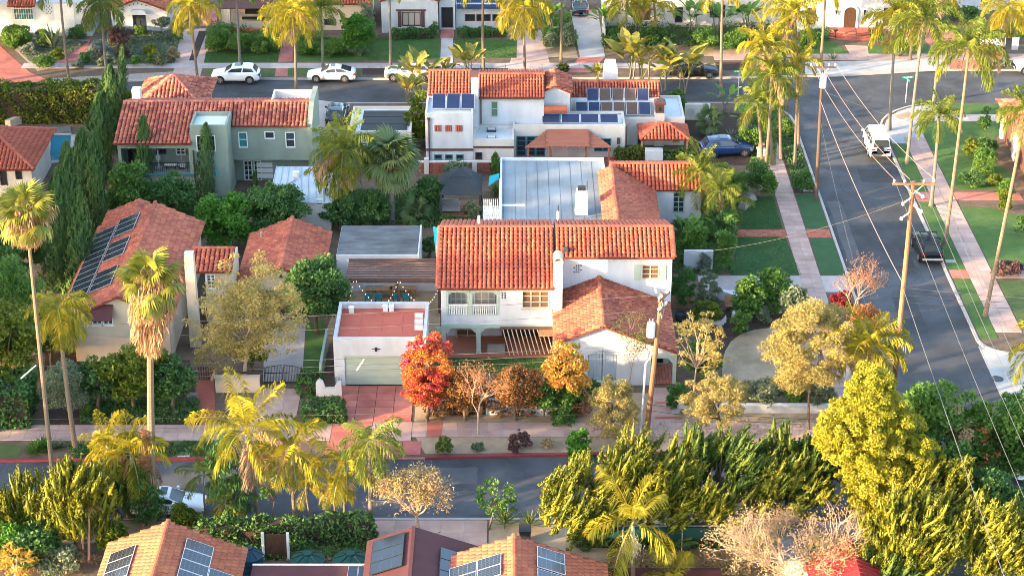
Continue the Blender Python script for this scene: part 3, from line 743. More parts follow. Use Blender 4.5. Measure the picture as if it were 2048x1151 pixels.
# ================================================================ WHITE TWO-STOREY HOUSE (centre)
YF = 124.8
H = thing('house', 'white two-storey stucco house with orange barrel-tile roof, arched balcony and barrel-capped chimney', 'house', (3, YF, 0))
x0, x1 = X(883, 650, YF), X(1123, 650, YF)
z_band, z_eave = 2.2, 5.25
SL = .36
zr_, yr_ = 7.38, 130.1
balc = [Q(897, 583, 935, 629, YF), Q(945, 583, 993, 629, YF)]
w_up = Q(1044, 581, 1098, 616, YF)
mb = MB().box(x0, x1, YF + 1.4, 135.4, z_band, z_eave)
sheetwall(mb, x0, x1, z_band, z_eave, YF, .2, balc + [w_up])
mb.box(x0, x0 + .2, YF + .2, YF + 1.4, z_band, z_eave).box(x1 - .2, x1, YF + .2, YF + 1.4, z_band, z_eave)
mb.box(x0 + .2, x1 - .2, YF + .2, YF + 1.4, z_band, z_band + .5)
for s in (x0, x1 - .15): mb.slab([(s, YF, z_eave), (s, yr_, zr_ - .15), (s, 135.4, z_eave)], (.15, 0, 0))
mb.box(x0 + .3, x1 - .3, YF + 2.6, 135.4, 0, z_band)
mb.build('wall', 'whitewall', H)
win(H, w_up, YF, 3, 3, 'trimtan', 'glasswarm', sill=True)
# balcony: sage posts, octagonal corner brackets, rail with balusters, French windows behind
for bx in balc:
    a, b, c, d = bx
    fr = MB().box(a - .16, a, YF - .05, YF + .16, c - .05, d + .1).box(b, b + .16, YF - .05, YF + .16, c - .05, d + .1).box(a, b, YF - .04, YF + .16, d - .05, d + .14).box(a, b, YF - .04, YF + .16, c - .05, c + .05)
    for s, q in ((1, a), (-1, b)):
        fr.slab([(q, YF - .03, d - .05), (q + s * .24, YF - .03, d - .05), (q, YF - .03, d - .29)], (0, .15, 0))
    f = fr.build('balcony_frame', 'sage', H)
    MB().box(a, b, YF - .02, YF + .1, c + .72, c + .80).build('handrail', 'trimwhite', f)
    n = 11
    for i in range(n):
        x = a + (b - a) * (i + .5) / n
        MB().box(x - .035, x + .035, YF + .0, YF + .07, c + .05, c + .72).build('baluster', 'trimwhite', f)
    win(H, (a + .1, b - .1, c + .02, d - .1), YF + 1.4 - .14, 3, 3, 'trimwhite', 'curtain', 'french_window', dep=.1)
v = Q(1003, 583, 1015, 596, YF)
for i in range(2):
    for j in range(3): MB().box(v[0] + i * .2, v[0] + i * .2 + .11, YF - .01, YF + .02, v[2] + j * .17, v[2] + j * .17 + .1).build('vent_hole', 'interior', H)
# porch below
MB().box(x0 - .02, x1, YF - .06, YF + .3, 2.02, 2.3).build('porch_beam', 'sage', H)
for px in (888, 957):
    x = X(px, 680, YF); p = MB().box(x - .15, x + .15, YF - .05, YF + .25, 0, 2.03).box(x - .19, x + .19, YF - .09, YF + .29, 0, .16)
    for s in (-1, 1): p.slab([(x + s * .15, YF, 2.02), (x + s * .6, YF, 2.02), (x + s * .15, YF, 1.55)], (0, .16, 0))
    p.build('porch_post', 'sage', H)
win(H, Q(912, 655, 958, 685, YF + 2.55), YF + 2.45, 2, 2, 'sage', 'glasswarm', 'door', fw=.1)
win(H, Q(1004, 655, 1100, 700, YF + 2.55), YF + 2.45, 3, 2, 'trimbrown', 'glass', 'french_door', fw=.1)
MB().box(X(975, 690, YF), X(1010, 690, YF), YF - .2, YF + .6, .03, .42).build('planter_ledge', 'stone', H)
# leaning trellis of white poles in front of the porch
TR = thing('trellis', 'leaning row of slim white poles under a brown beam before the porch', 'trellis', at(1050, 706))
for i in range(11):
    xa, xb = X(1006 + i * 8.6, 655, YF), X(1020 + i * 8.6, 705, YF)
    beam('slat', (xa, YF - .25, 2.0), (xb, YF - .5, .05 + .02 * i), .05, .05, 'trimtan', TR)
beam('beam', (X(1000, 655, YF), YF - .22, 2.12), (X(1108, 655, YF), YF - .22, 2.12), .1, .14, 'woodbrown', TR)
MB().box(X(1077, 660, YF), X(1112, 660, YF), YF - 1.2, YF - .3, 1.95, 2.05).build('shade_board', 'wood', TR)
# main roofs: single barrel tiles as pieces
a, b = gable_x(H, x0 - .25, X(1108, 500, YF + 2), YF - .45, yr_, 135.8, z_eave + .02, zr_, kind='barrel', pw=.315, pl=.41, m='tile', indiv=200)
yw_e = yr_ - (zr_ - 6.0) / SL
for _ in range(70):
    zz = zr_ - (yr_ - yw_e) * SL
    if Z(516, yw_e) > zz: yw_e += .05
    else: break
zw = zr_ - (yr_ - yw_e) * SL
xw0, xw1 = X(1124, 520, yw_e), X(1346, 520, yw_e)
c, d = gable_x(H, X(1110, 480, yr_), xw1 + .12, yw_e, yr_ + .02, 135.6, zw, zr_ + .02, 5.35, kind='barrel', pw=.315, pl=.41, m='tile', indiv=100)
ridge(a, (x0 - .22, YF - .45, z_eave + .06), (x0 - .22, yr_, zr_ + .02)); ridge(c, (xw1 + .08, yw_e, zw + .04), (xw1 + .08, yr_, zr_ + .04))
YW = yw_e + .35
wbox = Q(1283, 529, 1318, 558, YW)
block(H, xw0 - .4, xw1 - .02, YW, 131.6, 0, zw - .02, 'whitewall', [(wbox, 2, 3, 'trimtan', 'glasswarm')])
for s in (0, 1):
    sx = (wbox[0] - .52, wbox[0] - .06) if s == 0 else (wbox[1] + .06, wbox[1] + .52)
    sh = MB().box(*sx, YW - .05, YW - .004, wbox[2] - .05, wbox[3] + .05).build('shutter', 'sage', H)
    for k in range(3): MB().box(sx[0] + .03 + k * .145, sx[0] + .145 + k * .145, YW - .065, YW - .05, wbox[2] + .02, wbox[3] - .02).build('shutter_slat', 'sage', sh)
v = Q(1147, 528, 1162, 545, YW)
for i in range(4):
    for j in range(4):
        if (i + j) % 2 == 0 or 0 < i < 3: MB().box(v[0] + i * .16, v[0] + i * .16 + .1, YW - .01, YW + .02, v[2] + j * .17, v[2] + j * .17 + .1).build('vent_hole', 'interior', H)
# chimney with barrel cap
cx0, cx1 = X(1107, 560, YF - .35), X(1125, 560, YF - .35)
ch = MB().box(cx0, cx1, YF - .4, YF + .75, 0, Z(527, YF - .4)).build('chimney', 'whitewall', H)
zt = Z(527, YF - .4); cm = (cx0 + cx1) / 2; rc = (cx1 - cx0) / 2 * .98
pts = [(cm + rc * math.cos(t), zt + .18 + rc * .95 * math.sin(t)) for t in np.linspace(0, math.pi, 9)]
inner = [(cm + rc * .72 * math.cos(t), zt + .18 + rc * .68 * math.sin(t)) for t in np.linspace(0, math.pi, 9)]
mb = MB()
for i in range(8):
    mb.slab([(pts[i][0], YF - .45, pts[i][1]), (pts[i + 1][0], YF - .45, pts[i + 1][1]), (inner[i + 1][0], YF - .45, inner[i + 1][1]), (inner[i][0], YF - .45, inner[i][1])], (0, 1.25, 0))
mb.box(cx0 - .04, cx1 + .04, YF - .46, YF + .8, zt, zt + .18)
mb.build('chimney_cap', 'tanwall', ch)
MB().slab([(p[0], YF + .3, p[1]) for p in inner], (0, .05, 0)).build('flue', 'interior', ch)
x = X(1131, 505, yw_e + .5)
MB().box(x - .16, x + .16, yw_e + .3, yw_e + .7, zw, zw + .45).taper(x - .2, x + .2, yw_e + .26, yw_e + .74, zw + .45, zw + .6, .5).build('roof_vent', 'greyfab', H)
x = X(958, 452, yr_ + 1); MB().tube([(x, yr_ + 1.2, 6.6), (x, yr_ + 1.2, 7.75)], .09, 8).build('vent_pipe', 'trimwhite', H)
# front gable wing
YG = 120.1
xl, xr, xa, za = 2.85, 11.25, 6.18, 4.67
zl, zr2 = za - (xa - xl) * .395, za - (xr - xa) * .395
yb = at(1193, 536, za).y
xwl, xwr = 3.55, X(1301, 740, YG)
pxr = X(1349, 740, YG)
mb = MB(); e = .12
zf = lambda x: za - .14 - abs(x - xa) * .395
door = Q(1176, 700, 1233, 762, YG)
arch = [(xwl, 0), (door[0], 0), (door[0], door[3] - .35)] + [(door[0] + (door[1] - door[0]) * t, door[3] - .35 + .35 * math.sin(math.pi * t)) for t in (.15, .3, .5, .7, .85)] + [(door[1], door[3] - .35), (door[1], 0), (xwr, 0), (xwr, 2.12), (pxr + .1, 2.12), (pxr + .1, zf(pxr + .1)), (xa, zf(xa)), (xwl, zf(xwl))]
mb.slab([(p[0], YG, p[1]) for p in arch], (0, .25, 0))
mb.box(xwl, xwr, YG + .25, yb - .3, 0, zf(xwl) - .1).box(xwr, xr - .3, YG + 3, yb - .3, 0, zf(xr - .3) - .05)
mb.slab([(xwl, yb - .3, zf(xwl)), (xa, yb - .3, zf(xa)), (xr - .3, yb - .3, zf(xr - .3))], (0, .2, 0))
mb.build('wall', 'whitewall', H)
gable_y(H, xl, xr, xa, zl, zr2, za, YG - .3, yb, kind='flat', pw=.24, pl=.26, m='tiledk')
MB().box(xl, xl + .06, YG, yb, zl - .16, zl - .02).build('gutter', 'trimbrown', H)
dm = (door[0] + door[1]) / 2
for s in (-1, 1):
    e0, e1 = (door[0] + .03, dm - .03) if s < 0 else (dm + .03, door[1] - .03)
    sh = MB().box(e0, e1, YG + .08, YG + .12, .3, door[3] - .1).build('shutter_door', 'shutterblue', H)
    n = 5
    for k in range(n):
        a0 = e0 + (e1 - e0) * k / n; t = ((a0 + (e1 - e0) / n / 2) - door[0]) / (door[1] - door[0])
        MB().box(a0 + .015, a0 + (e1 - e0) / n - .015, YG + .05, YG + .08, .3, door[3] - .35 + .33 * math.sin(math.pi * t)).build('shutter_slat', 'shutterblue', sh)
MB().box(door[0] - .1, door[1] + .1, YG - .12, YG + .2, .1, .32).build('door_step', 'whitewall', H)
MB().box(pxr - .12, pxr + .12, YG + .02, YG + .26, 0, 2.12).slab([(pxr - .12, YG + .06, 2.1), (pxr - .55, YG + .06, 2.1), (pxr - .12, YG + .06, 1.65)], (0, .15, 0)).build('porch_post', 'sage', H)
MB().box(xwr, pxr + .13, YG + .0 - .02, YG + .27, 2.1, 2.3).build('porch_beam', 'sage', H)
base = MB().box(xwr, pxr + .2, YG, YG + 3, -.05, .08).build('porch_floor', 'trimbrown', H)
for i in range(8):
    for j in range(9):
        a0 = xwr + .02 + i * (pxr + .16 - xwr) / 8; b0 = YG + .03 + j * 2.9 / 9
        inst('floor_tile', unit('brickpave'), base, (a0 + (pxr - xwr) / 16, b0 + .16, .09), (0, 0, 0), ((pxr + .1 - xwr) / 8 - .03, .29, .03))
win(H, (xwr + .25, xwr + 1.15, .1, 2.0), YG + 2.86, 1, 3, 'sage', 'interior', 'door', dep=.13)
# low white wall before the house
GW = thing('garden_wall', 'low white stucco garden wall behind the bougainvillea row', 'wall', at(990, 835))
yw = 115.9
pts = [(X(845, 830, 116), 117.2), (X(852, 835, 116), 116.4), (X(868, 838, 116), 116.0), (X(1120, 836, 116), yw)]
for a, b in zip(pts, pts[1:]):
    d = Vector((b[0] - a[0], b[1] - a[1], 0)).normalized(); n = Vector((-d.y, d.x, 0)) * .25
    MB().slab([(a[0], a[1], 0), (b[0], b[1], 0), (b[0] + n.x, b[1] + n.y, 0), (a[0] + n.x, a[1] + n.y, 0)], (0, 0, 1.15)).build('wall', 'whitewall', GW)
for px in (858, 935, 1036, 1088, 1128):
    x = X(px, 830, yw); MB().tube([(x, yw - .15, 0), (x, yw - .15, 1.3)], .06, 6).build('post', 'trimbrown', GW)
GW2 = thing('garden_wall', 'long low white wall edging the raised corner bed behind the olives', 'wall', at(1520, 825))
MB().box(X(1345, 820, 116), X(1690, 820, 116), 116.2, 116.5, 0, .62).build('wall', 'whitewall', GW2)

# ================================================================ GARAGE WITH RED ROOF DECK
YA = at(760, 770).y
G_ = thing('garage', 'white flat-roofed garage with red roof deck and sage door', 'garage', (-9, YA, 0))
gx0, gx1 = X(668, 720, YA), X(852, 690, YA)
gz = Z(676, YA); dz = gz - .45
gyb = at(760, 603, gz).y
gd = Q(690, 714, 817, 769, YA)
mb = MB(); sheetwall(mb, gx0, gx1, 0, dz, YA, .25, [(gd[0], gd[1], -1, gd[3])])
mb.box(gx0, gx1, YA + .25, gyb, 0, dz); mb.poly([(gx0, YA, 0), (gx0, YA, dz), (gx0, YA + .25, dz), (gx0, YA + .25, 0)])
mb.build('wall', 'whitewall', G_)
dk = parapet(G_, gx0, gx1, YA, gyb, dz, gz, 'whitewall', 'reddeck', .22)
for i in range(4):
    for j in range(2):
        w = (gx1 - gx0 - .5) / 4; l = (gyb - YA - .5) / 2
        MB().box(gx0 + .25 + i * w + .012, gx0 + .25 + (i + 1) * w - .012, YA + .25 + j * l + .012, YA + .25 + (j + 1) * l - .012, dz + .02, dz + .035).build('deck_panel', 'reddeck', dk)
gdoor = MB().box(gd[0], gd[1], YA + .12, YA + .2, 0, gd[3]).build('garage_door', 'sage', G_)
for k in range(4): MB().box(gd[0] + .03, gd[1] - .03, YA + .09, YA + .12, .03 + k * gd[3] / 4, (k + 1) * gd[3] / 4 - .02).build('door_panel', 'sage', gdoor)
MB().box(gd[0] - .05, gd[1] + .05, YA - .03, YA + .1, gd[3], gd[3] + .14).build('lintel', 'sage', G_)
x = X(752, 697, YA); MB().box(x - .08, x + .08, YA - .12, YA, Z(701, YA), Z(694, YA)).box(x - .3, x + .3, YA - .06, YA - .04, Z(697.5, YA), Z(696.5, YA)).build('wall_lamp', 'black', G_)
for px, py in ((703, 620), (771, 617), (783, 617)):
    p = at(px, py + 5, dz); MB().box(p.x - .17, p.x + .17, p.y - .15, p.y + .15, dz, dz + .42).taper(p.x - .2, p.x + .2, p.y - .18, p.y + .18, dz + .42, dz + .5, .8).build('roof_vent', 'trimwhite', G_)
for py in (635, 647, 659):
    p = at(838, py, dz); MB().box(p.x - .3, p.x + .3, p.y - .14, p.y + .14, dz + .02, dz + .3).build('vent_cover', 'trimwhite', G_)
SW = thing('stepped_wall', 'small stepped white gate wall left of the sage garage door', 'wall', at(655, 792))
yq = at(655, 792).y; a, b = X(632, 780, yq), X(683, 780, yq)
MB().slab([(a, yq, 0), (b, yq, 0), (b, yq, 1.1), (b - .25, yq, 1.1), (b - .5, yq, .62), (b - 1.1, yq, .62), (b - 1.25, yq, 1.15), (a + .25, yq, 1.3), (a, yq, 1.0)], (0, .22, 0)).build('wall', 'whitewall', SW)
g = MB()
for i in range(8): g.box(X(661, 765, yq) + i * .1, X(661, 765, yq) + i * .1 + .025, yq + .25, yq + .28, .4, 1.35)
g.build('iron_grille', 'iron', SW)
WL = thing('side_wall', 'pale green side wall with gate between lawn strip and garage', 'wall', at(645, 700))
MB().box(X(650, 700, 125), X(655, 700, 125), YA + .5, YA + 6, 0, 1.3).build('wall', 'trimgreen', WL)

# ================================================================ DINING COURT
PG = thing('pergola', 'brown slatted pergola roof over the teal dining chairs', 'pergola', at(780, 600))
pz = 2.75
py0, py1 = at(760, 560, pz).y, at(760, 517, pz).y
pa, pb = X(690, 540, py0), X(881, 540, py0)
n = 9
for i in range(n):
    y = py0 + (py1 - py0) * (i + .5) / n
    MB().box(pa, pb, y - .08, y + .08, pz, pz + .07).build('slat', 'woodbrown', PG)
for y in (py0 + .1, py1 - .15): MB().box(pa, pb, y - .06, y + .06, pz - .24, pz - .004).build('beam', 'woodbrown', PG)
for x in (pa + .15, (pa + pb) / 2 + .3, pb - .15): MB().box(x - .07, x + .07, py0 + .05, py0 + .19, 0, pz - .24).build('post', 'woodbrown', PG)
CW = thing('court_wall', 'white plaster wall behind the outdoor dining tables', 'wall', at(780, 580))
MB().box(pa - .2, pb + .1, py1 + .1, py1 + .3, 0, 2.5).build('wall', 'whitewall', CW)
def chair(label, px, py, back):
    p = at(px, py)
    c = thing('dining_chair', label, 'chair', p, 'teal dining chairs at the outdoor tables', 0 if back else math.pi, local=True)
    MB().box(-.25, .25, -.25, .25, .40, .48).build('seat', 'tealfab', c)
    MB().slab([(-.25, .2, .46), (.25, .2, .46), (.25, .28, .95), (-.25, .28, .95)], (0, .05, 0)).build('backrest', 'tealfab', c)
    for sx in (-1, 1):
        for sy in (-1, 1): MB().box(sx * .22 - .02, sx * .22 + .02, sy * .22 - .02, sy * .22 + .02, 0, .4).build('leg', 'wooddark', c)
tabs = [('long wooden dining table on the left under the brown pergola', 759, 594), ('long wooden dining table on the right under the brown pergola', 806, 593)]
for lb, px, py in tabs:
    p = at(px, py); t = thing('dining_table', lb, 'table', p, 'wooden dining tables', local=True)
    for k in range(4): MB().box(-.98, .98, -.36 + k * .18, -.19 + k * .18, .70, .75).build('plank', 'wood', t)
    for sx in (-1, 1):
        for sy in (-1, 1): MB().box(sx * .88 - .05, sx * .88 + .05, sy * .3 - .05, sy * .3 + .05, 0, .7).build('leg', 'wood', t)
chs = [('teal chair at the far side of the left table, outer end', 739, 582, True), ('teal chair at the far side of the left table, inner end', 757, 582, True),
       ('teal chair at the far side of the right table, inner end', 796, 582, True), ('teal chair at the far side of the right table, outer end', 815, 582, True),
       ('teal chair on the near side of the left table, outer end', 737, 606, False), ('teal chair on the near side of the left table, inner end', 757, 606, False),
       ('teal chair on the near side of the right table, inner end', 793, 606, False), ('teal chair on the near side of the right table, outer end', 813, 606, False)]
for c in chs: chair(*c)
def festoon(label, pts, n):
    P = [at(*p) for p in pts]; s = thing('string_light', label, 'string lights', P[0], 'festoon lights strung over the dining court')
    line = []
    for a, b in zip(P, P[1:]):
        for i in range(8):
            t = i / 8; q = a.lerp(b, t); q.z -= .25 * 4 * t * (1 - t); line.append(q)
    line.append(P[-1]); MB().tube(line, .012, 4).build('cord', 'wiredark', s)
    for i in range(n):
        k = (i + .5) / n * (len(line) - 1); j = int(k); q = line[j].lerp(line[j + 1], k - j)
        MB().lathe(q + Vector((0, 0, -.12)), [(.01, 0), (.04, .03), (.04, .07), (.01, .1)], 8).build('bulb', 'bulb', s)
festoon('festoon string dropping from the pergola to the left of the red deck', [(708, 556, 3), (695, 602, 3)], 6)
festoon('festoon string crossing above the left dining table', [(710, 556, 3), (752, 605, 3)], 7)
festoon('festoon string zigzagging between the two dining tables', [(797, 558, 3), (772, 605, 3)], 7)
festoon('festoon string crossing above the right dining table', [(798, 558, 3), (836, 604, 3)], 7)
festoon('festoon string running from the white house eave to the red deck', [(880, 566, 3.6), (856, 606, 3.4)], 7)

# ================================================================ GREY FLAT-ROOFED OUTBUILDING
B = thing('outbuilding', 'outbuilding with stained grey flat roof behind the pergola', 'outbuilding', at(760, 540))
x0, x1, y0, y1 = -13.2, -7.0, 135.4, 141.0
block(B, x0, x1, y0, y1, 0, 2.6, 'whitewall'); parapet(B, x0, x1, y0, y1, 2.6, 2.72, 'whitewall', 'flatgrey', .1, sides='FR')
SS = thing('shade_sail', 'turquoise and white triangular shade sail beside the white house', 'shade sail', at(870, 545))
P3 = [at(866, 452, 3.0), at(884, 458, 3.4), at(872, 512, 2.6), at(884, 508, 3.3)]
MB().poly([P3[0], P3[1], P3[3]]).poly([P3[0], P3[3], P3[2]]).build('sail', 'teal', SS)

# ================================================================ TAN HOUSE (left)
T = thing('house', 'tan stucco house with red tile gable and solar panels behind shaggy fan palm', 'house', (-27, 124, 0))
YT = at(147, 722).y; za = 5.2
ya, yb2 = at(264, 540, za).y, at(304, 404, za).y
xa = -27.25; xl = -31.75; xr = -23.55; zl, zr3 = 3.05, 3.3
zl = za - (xa - xl) * .45; zr3 = za - (xr - xa) * .45
xw = X(147, 660, YT); yfr = YT - .35
gx = lambda x: za - .14 - abs(x - xa) * .45
wn_ = [(Q(184, 635, 204, 649, YT), 2, 2, 'trimwhite', 'glass'), (Q(206, 635, 226, 649, YT), 2, 2, 'trimwhite', 'glass')]
mb = MB(); holes = [w[0] for w in wn_]
zs_ = gx(xw) - .05
sheetwall(mb, xw, xr - .35, 0, zs_, YT, .2, holes)
mb.slab([(xw, YT, zs_), (xr - .35, YT, zs_), (xr - .35, YT, gx(xr - .35)), (xa, YT, gx(xa)), (xw, YT, gx(xw))], (0, .2, 0))
mb.box(xw, xr - .35, YT + .2, yb2 - .4, 0, zs_)
mb.build('wall', 'tanwall', T)
for w in wn_: win(T, w[0], YT, w[1], w[2], w[3], w[4], sill=True)
ta, tb = gable_y(T, xl, xr, xa, zl, zr3, za, yfr, yb2, kind='flat', pw=.33, pl=.40, m='tilepink')
aw = Q(172, 608, 227, 634, YT); MB().slab([(aw[0], YT - .02, aw[3]), (aw[1], YT - .02, aw[3]), (aw[1], YT - .75, aw[2] + .12), (aw[0], YT - .75, aw[2] + .12)], (0, -.02, -.05)).build('awning', 'maroon', T)
Ul, Vl = Vector((0, -1, 0)), Vector((xa - xl, 0, za - zl)).normalized()
O = Vector((xl, yb2 - .9, zl)) + Vl * .35
for k, (u, v, nu) in enumerate(((1.0, -.1, 12), (.2, 1.8, 3), (4.6, 1.8, 3), (9.6, 1.8, 3))):
    panels(T, O + Ul * u + Vl * v, Ul, Vl, nu, 1, 1.02, 1.75, m='pv')
roof(T, (xl + .3, yb2 + 2.4, zl + .2), (xl + .3, yb2 - .2, zl + .2), (xa - 1.6, yb2 - .2, zl + .2 + (xa - 1.9 - xl) * .42), (xa - 1.6, yb2 + 2.4, zl + .2 + (xa - 1.9 - xl) * .42), kind='flat', pw=.33, pl=.4, m='tilepink', name='rear_roof')
roof(T, (xa - .2, yb2 - .2, zl + .6), (xa - .2, yb2 + 2.4, zl + .6), (xa - 1.6, yb2 + 2.4, zl + .2 + (xa - 1.9 - xl) * .42), (xa - 1.6, yb2 - .2, zl + .2 + (xa - 1.9 - xl) * .42), kind='flat', pw=.33, pl=.4, m='tilepink', name='rear_roof')
MB().box(xl + .5, xa - .3, yb2 - .6, yb2 + 2.2, 0, zl).build('rear_wall', 'tanwall', T)
# chimney and side wing
cy = at(380, 690).y - .3
c0, c1 = X(367, 560, cy), X(393, 560, cy)
chm = MB().taper(c0 + .08, c1 - .08, cy, cy + .8, 0, Z(516, cy), .84).build('chimney', 'tanwall', T)
ztop = Z(516, cy); MB().box((c0 + c1) / 2 - .32, (c0 + c1) / 2 + .32, cy + .15, cy + .7, ztop, ztop + .28).build('chimney_cap', 'galv', chm)
yg2 = at(420, 648).y
s0, s1 = X(392, 560, yg2), X(466, 560, yg2)
ze = Z(540, yg2)
block(T, c1, s1 - .1, yg2, yg2 + 4, 0, ze, 'tanwall', [(Q(413, 549, 431, 577, yg2), 2, 4, 'trimwhite', 'glass')], name='wing_wall')
roof(T, (s0 - .4, yg2 - .35, ze), (s1, yg2 - .35, ze), (s1, yg2 + 1.9, ze + .85), (s0 - .4, yg2 + 1.9, ze + .85), kind='barrel', pw=.34, pl=.42, m='tilepink', name='wing_roof')
ridge(T, (s0 - .4, yg2 + 1.9, ze + .85), (s1, yg2 + 1.9, ze + .85), m='tilepink')
# ---- its garage
K = thing('garage', 'detached tan garage with red tile gable roof beside the round dark tree', 'garage', at(565, 590))
za = 3.9; ya, yb2 = at(565, 535, za).y, at(577, 434, za).y; xa = -16.85; xl, xr = -20.15, -13.85; sl = .42
zl = za - (xa - xl) * sl; zr3 = za - (xr - xa) * sl
mb = MB(); gablewall(mb, xl + .3, xr - .3, ya + .3, 1.95, za - (xa - xl - .3) * sl - .1, za - (xr - .3 - xa) * sl - .1, xa, za - .14)
mb.box(xl + .3, xr - .3, ya + .5, yb2 - .3, 0, zl).box(xl + .3, xl + .9, ya + .3, ya + .5, 0, 1.95).box(xr - .9, xr - .3, ya + .3, ya + .5, 0, 1.95)
mb.build('wall', 'tanwall', K)
MB().box(xl + .9, xr - .9, ya + .42, ya + .49, 0, 1.95).build('garage_door', 'trimbrown', K)
gable_y(K, xl, xr, xa, zl, zr3, za, ya, yb2, kind='flat', pw=.33, pl=.40, m='tilepink')
MB().slab([(xa - .12, ya + .25, za - .95), (xa + .12, ya + .25, za - .95), (xa + .12, ya + .25, za - .78), (xa, ya + .25, za - .66), (xa - .12, ya + .25, za - .78)], (0, .045, 0)).build('gable_vent', 'trimbrown', K)
p = at(523, 474, 3.0); MB().tube([(p.x, p.y, 2.6), (p.x, p.y, 3.45)], .07, 8).build('vent_pipe', 'galv', K)
# ---- its front gates and walls
FG = thing('iron_gate', 'black iron double gate across the tan house driveway', 'gate', at(566, 768))
yq = at(566, 768).y; a, b = X(527, 745, yq), X(605, 745, yq)
for k in range(2):
    u0, u1 = a + (b - a) * k / 2 + .03, a + (b - a) * (k + 1) / 2 - .03
    mb = MB().box(u0, u1, yq, yq + .05, .1, .16).box(u0, u1, yq, yq + .05, .85, .9).box(u0, u0 + .05, yq, yq + .05, 0, 1.35).box(u1 - .05, u1, yq, yq + .05, 0, 1.35)
    n = 12
    for i in range(1, n):
        t = i / n; x = u0 + (u1 - u0) * t; mb.box(x - .014, x + .014, yq + .01, yq + .04, .1, 1.25 + .2 * math.sin(math.pi * (t if k == 0 else 1 - t) / 2))
    mb.tube([(u0 + (u1 - u0) * t, yq + .025, 1.27 + .2 * math.sin(math.pi * (t if k == 0 else 1 - t) / 2)) for t in np.linspace(0, 1, 7)], .03, 5)
    mb.build('gate_leaf', 'iron', FG)
MW = thing('mailbox_wall', 'tan stucco wall with mail slot between the two gates', 'wall', at(475, 785))
yq = at(475, 785).y; a, b = X(430, 765, yq), X(519, 765, yq)
MB().box(a, b, yq, yq + .3, 0, 1.15).box(a - .03, b + .03, yq - .03, yq + .33, 1.15, 1.22).build('wall', 'tanwall', MW)
MB().box(X(484, 745, yq), X(494, 745, yq), yq - .02, yq + .01, Z(744, yq) - .1, Z(744, yq) + .06).build('mail_slot', 'black', MW)
PGt = thing('garden_gate', 'small dark picket gate at the brick path', 'gate', at(412, 760))
yq = at(412, 760).y
for i in range(7): MB().box(X(396, 745, yq) + i * .17, X(396, 745, yq) + i * .17 + .1, yq, yq + .04, .05, 1.05).build('picket', 'trimbrown', PGt)
MB().box(X(396, 745, yq), X(396, 745, yq) + 1.15, yq + .04, yq + .08, .3, .4).build('rail', 'trimbrown', PGt)

# ================================================================ GREEN HOUSE
N_ = thing('house', 'sage green two-storey house with mottled tile roof and roofed balcony', 'house', (-22, 153, 0))
YL, YR = 152.3, 155.0
gx0 = X(240, 350, YL); gt0, gt1 = X(383, 300, YL), X(456, 300, YL); gx1 = X(617, 290, YR)
ze1, ze2 = Z(288, YL - .4), Z(252, YR - .3)
yrd, zrd = 157.4, 6.62
bal = Q(246, 297, 377, 346, YL)
# left block with balcony
mb = MB(); sheetwall(mb, gx0, gt0 + .02, 0, ze1 - .05, YL, .2, [(gx0 + .25, gt0 - .25, bal[2], bal[3])])
mb.box(gx0, gt0, YL + 2.2, 161, 0, ze1 - .05).box(gx0, gt0, YL + .2, YL + 2.2, 0, bal[2] - .05).box(gx0, gx0 + .2, YL + .2, YL + 2.2, bal[2] - .05, ze1 - .05)
mb.build('wall', 'greenwall', N_)
win(N_, Q(312, 296, 332, 307, YL + 2.1), YL + 2.05, 3, 1, 'trimdark', 'glass', dep=.13); win(N_, Q(352, 295, 371, 309, YL + 2.1), YL + 2.05, 2, 2, 'trimwhite', 'glass', dep=.13)
win(N_, (gx0 + .4, gx0 + 1.6, bal[2] + .05, bal[3] - .3), YL + 2.05, 2, 1, 'trimdark', 'interior', 'balcony_door', dep=.13)
mb = MB().box(gx0 + .25, gt0 - .25, YL + .05, YL + .1, bal[2] + .85, bal[2] + .9)
for i in range(34): x = gx0 + .3 + i * (gt0 - gx0 - .6) / 34; mb.box(x, x + .02, YL + .06, YL + .09, bal[2], bal[2] + .85)
mb.build('railing', 'iron', N_)
MB().box(gx0 - .05, gt0 + .1, YL - .15, YL, bal[2] - .18, bal[2] - .02).build('balcony_ledge', 'trimteal', N_)
bk = thing('exercise_bike', 'dark exercise bike on the green house balcony', 'exercise bike', (X(363, 335, YL + 1), YL + 1, bal[2]), local=True)
MB().lathe((0, 0, 0), [(.05, .05), (.25, .06), (.25, .1), (.05, .11)], 12).build('base', 'black', bk)
MB().tube([(-.3, 0, .3), (0, 0, .35), (.1, 0, 1.0)], .04, 6).tube([(.1, -.2, 1.05), (.1, .2, 1.05)], .03, 6).build('frame', 'galv', bk)
MB().tube([(.1, -.04, .3), (.1, .04, .3)], .28, 14).build('flywheel', 'galv', bk)
br = thing('weight_bench', 'pale weight bench on the green house balcony', 'weight bench', (X(342, 338, YL + 1), YL + 1, bal[2]), local=True)
MB().box(-.5, .5, -.15, .15, .3, .4).build('seat', 'trimwhite', br); MB().box(-.4, -.34, -.1, .1, 0, .3).box(.34, .4, -.1, .1, 0, .3).build('leg', 'black', br)
pm = thing('gym_tower', 'grey cable exercise machine on the green house balcony', 'exercise machine', (X(318, 335, YL + 1.2), YL + 1.2, bal[2]), local=True)
MB().box(-.3, .3, -.3, .3, 0, .08).box(-.06, .06, -.06, .06, .08, 1.6).box(-.18, .18, -.1, .1, .7, 1.1).build('frame', 'galv', pm)
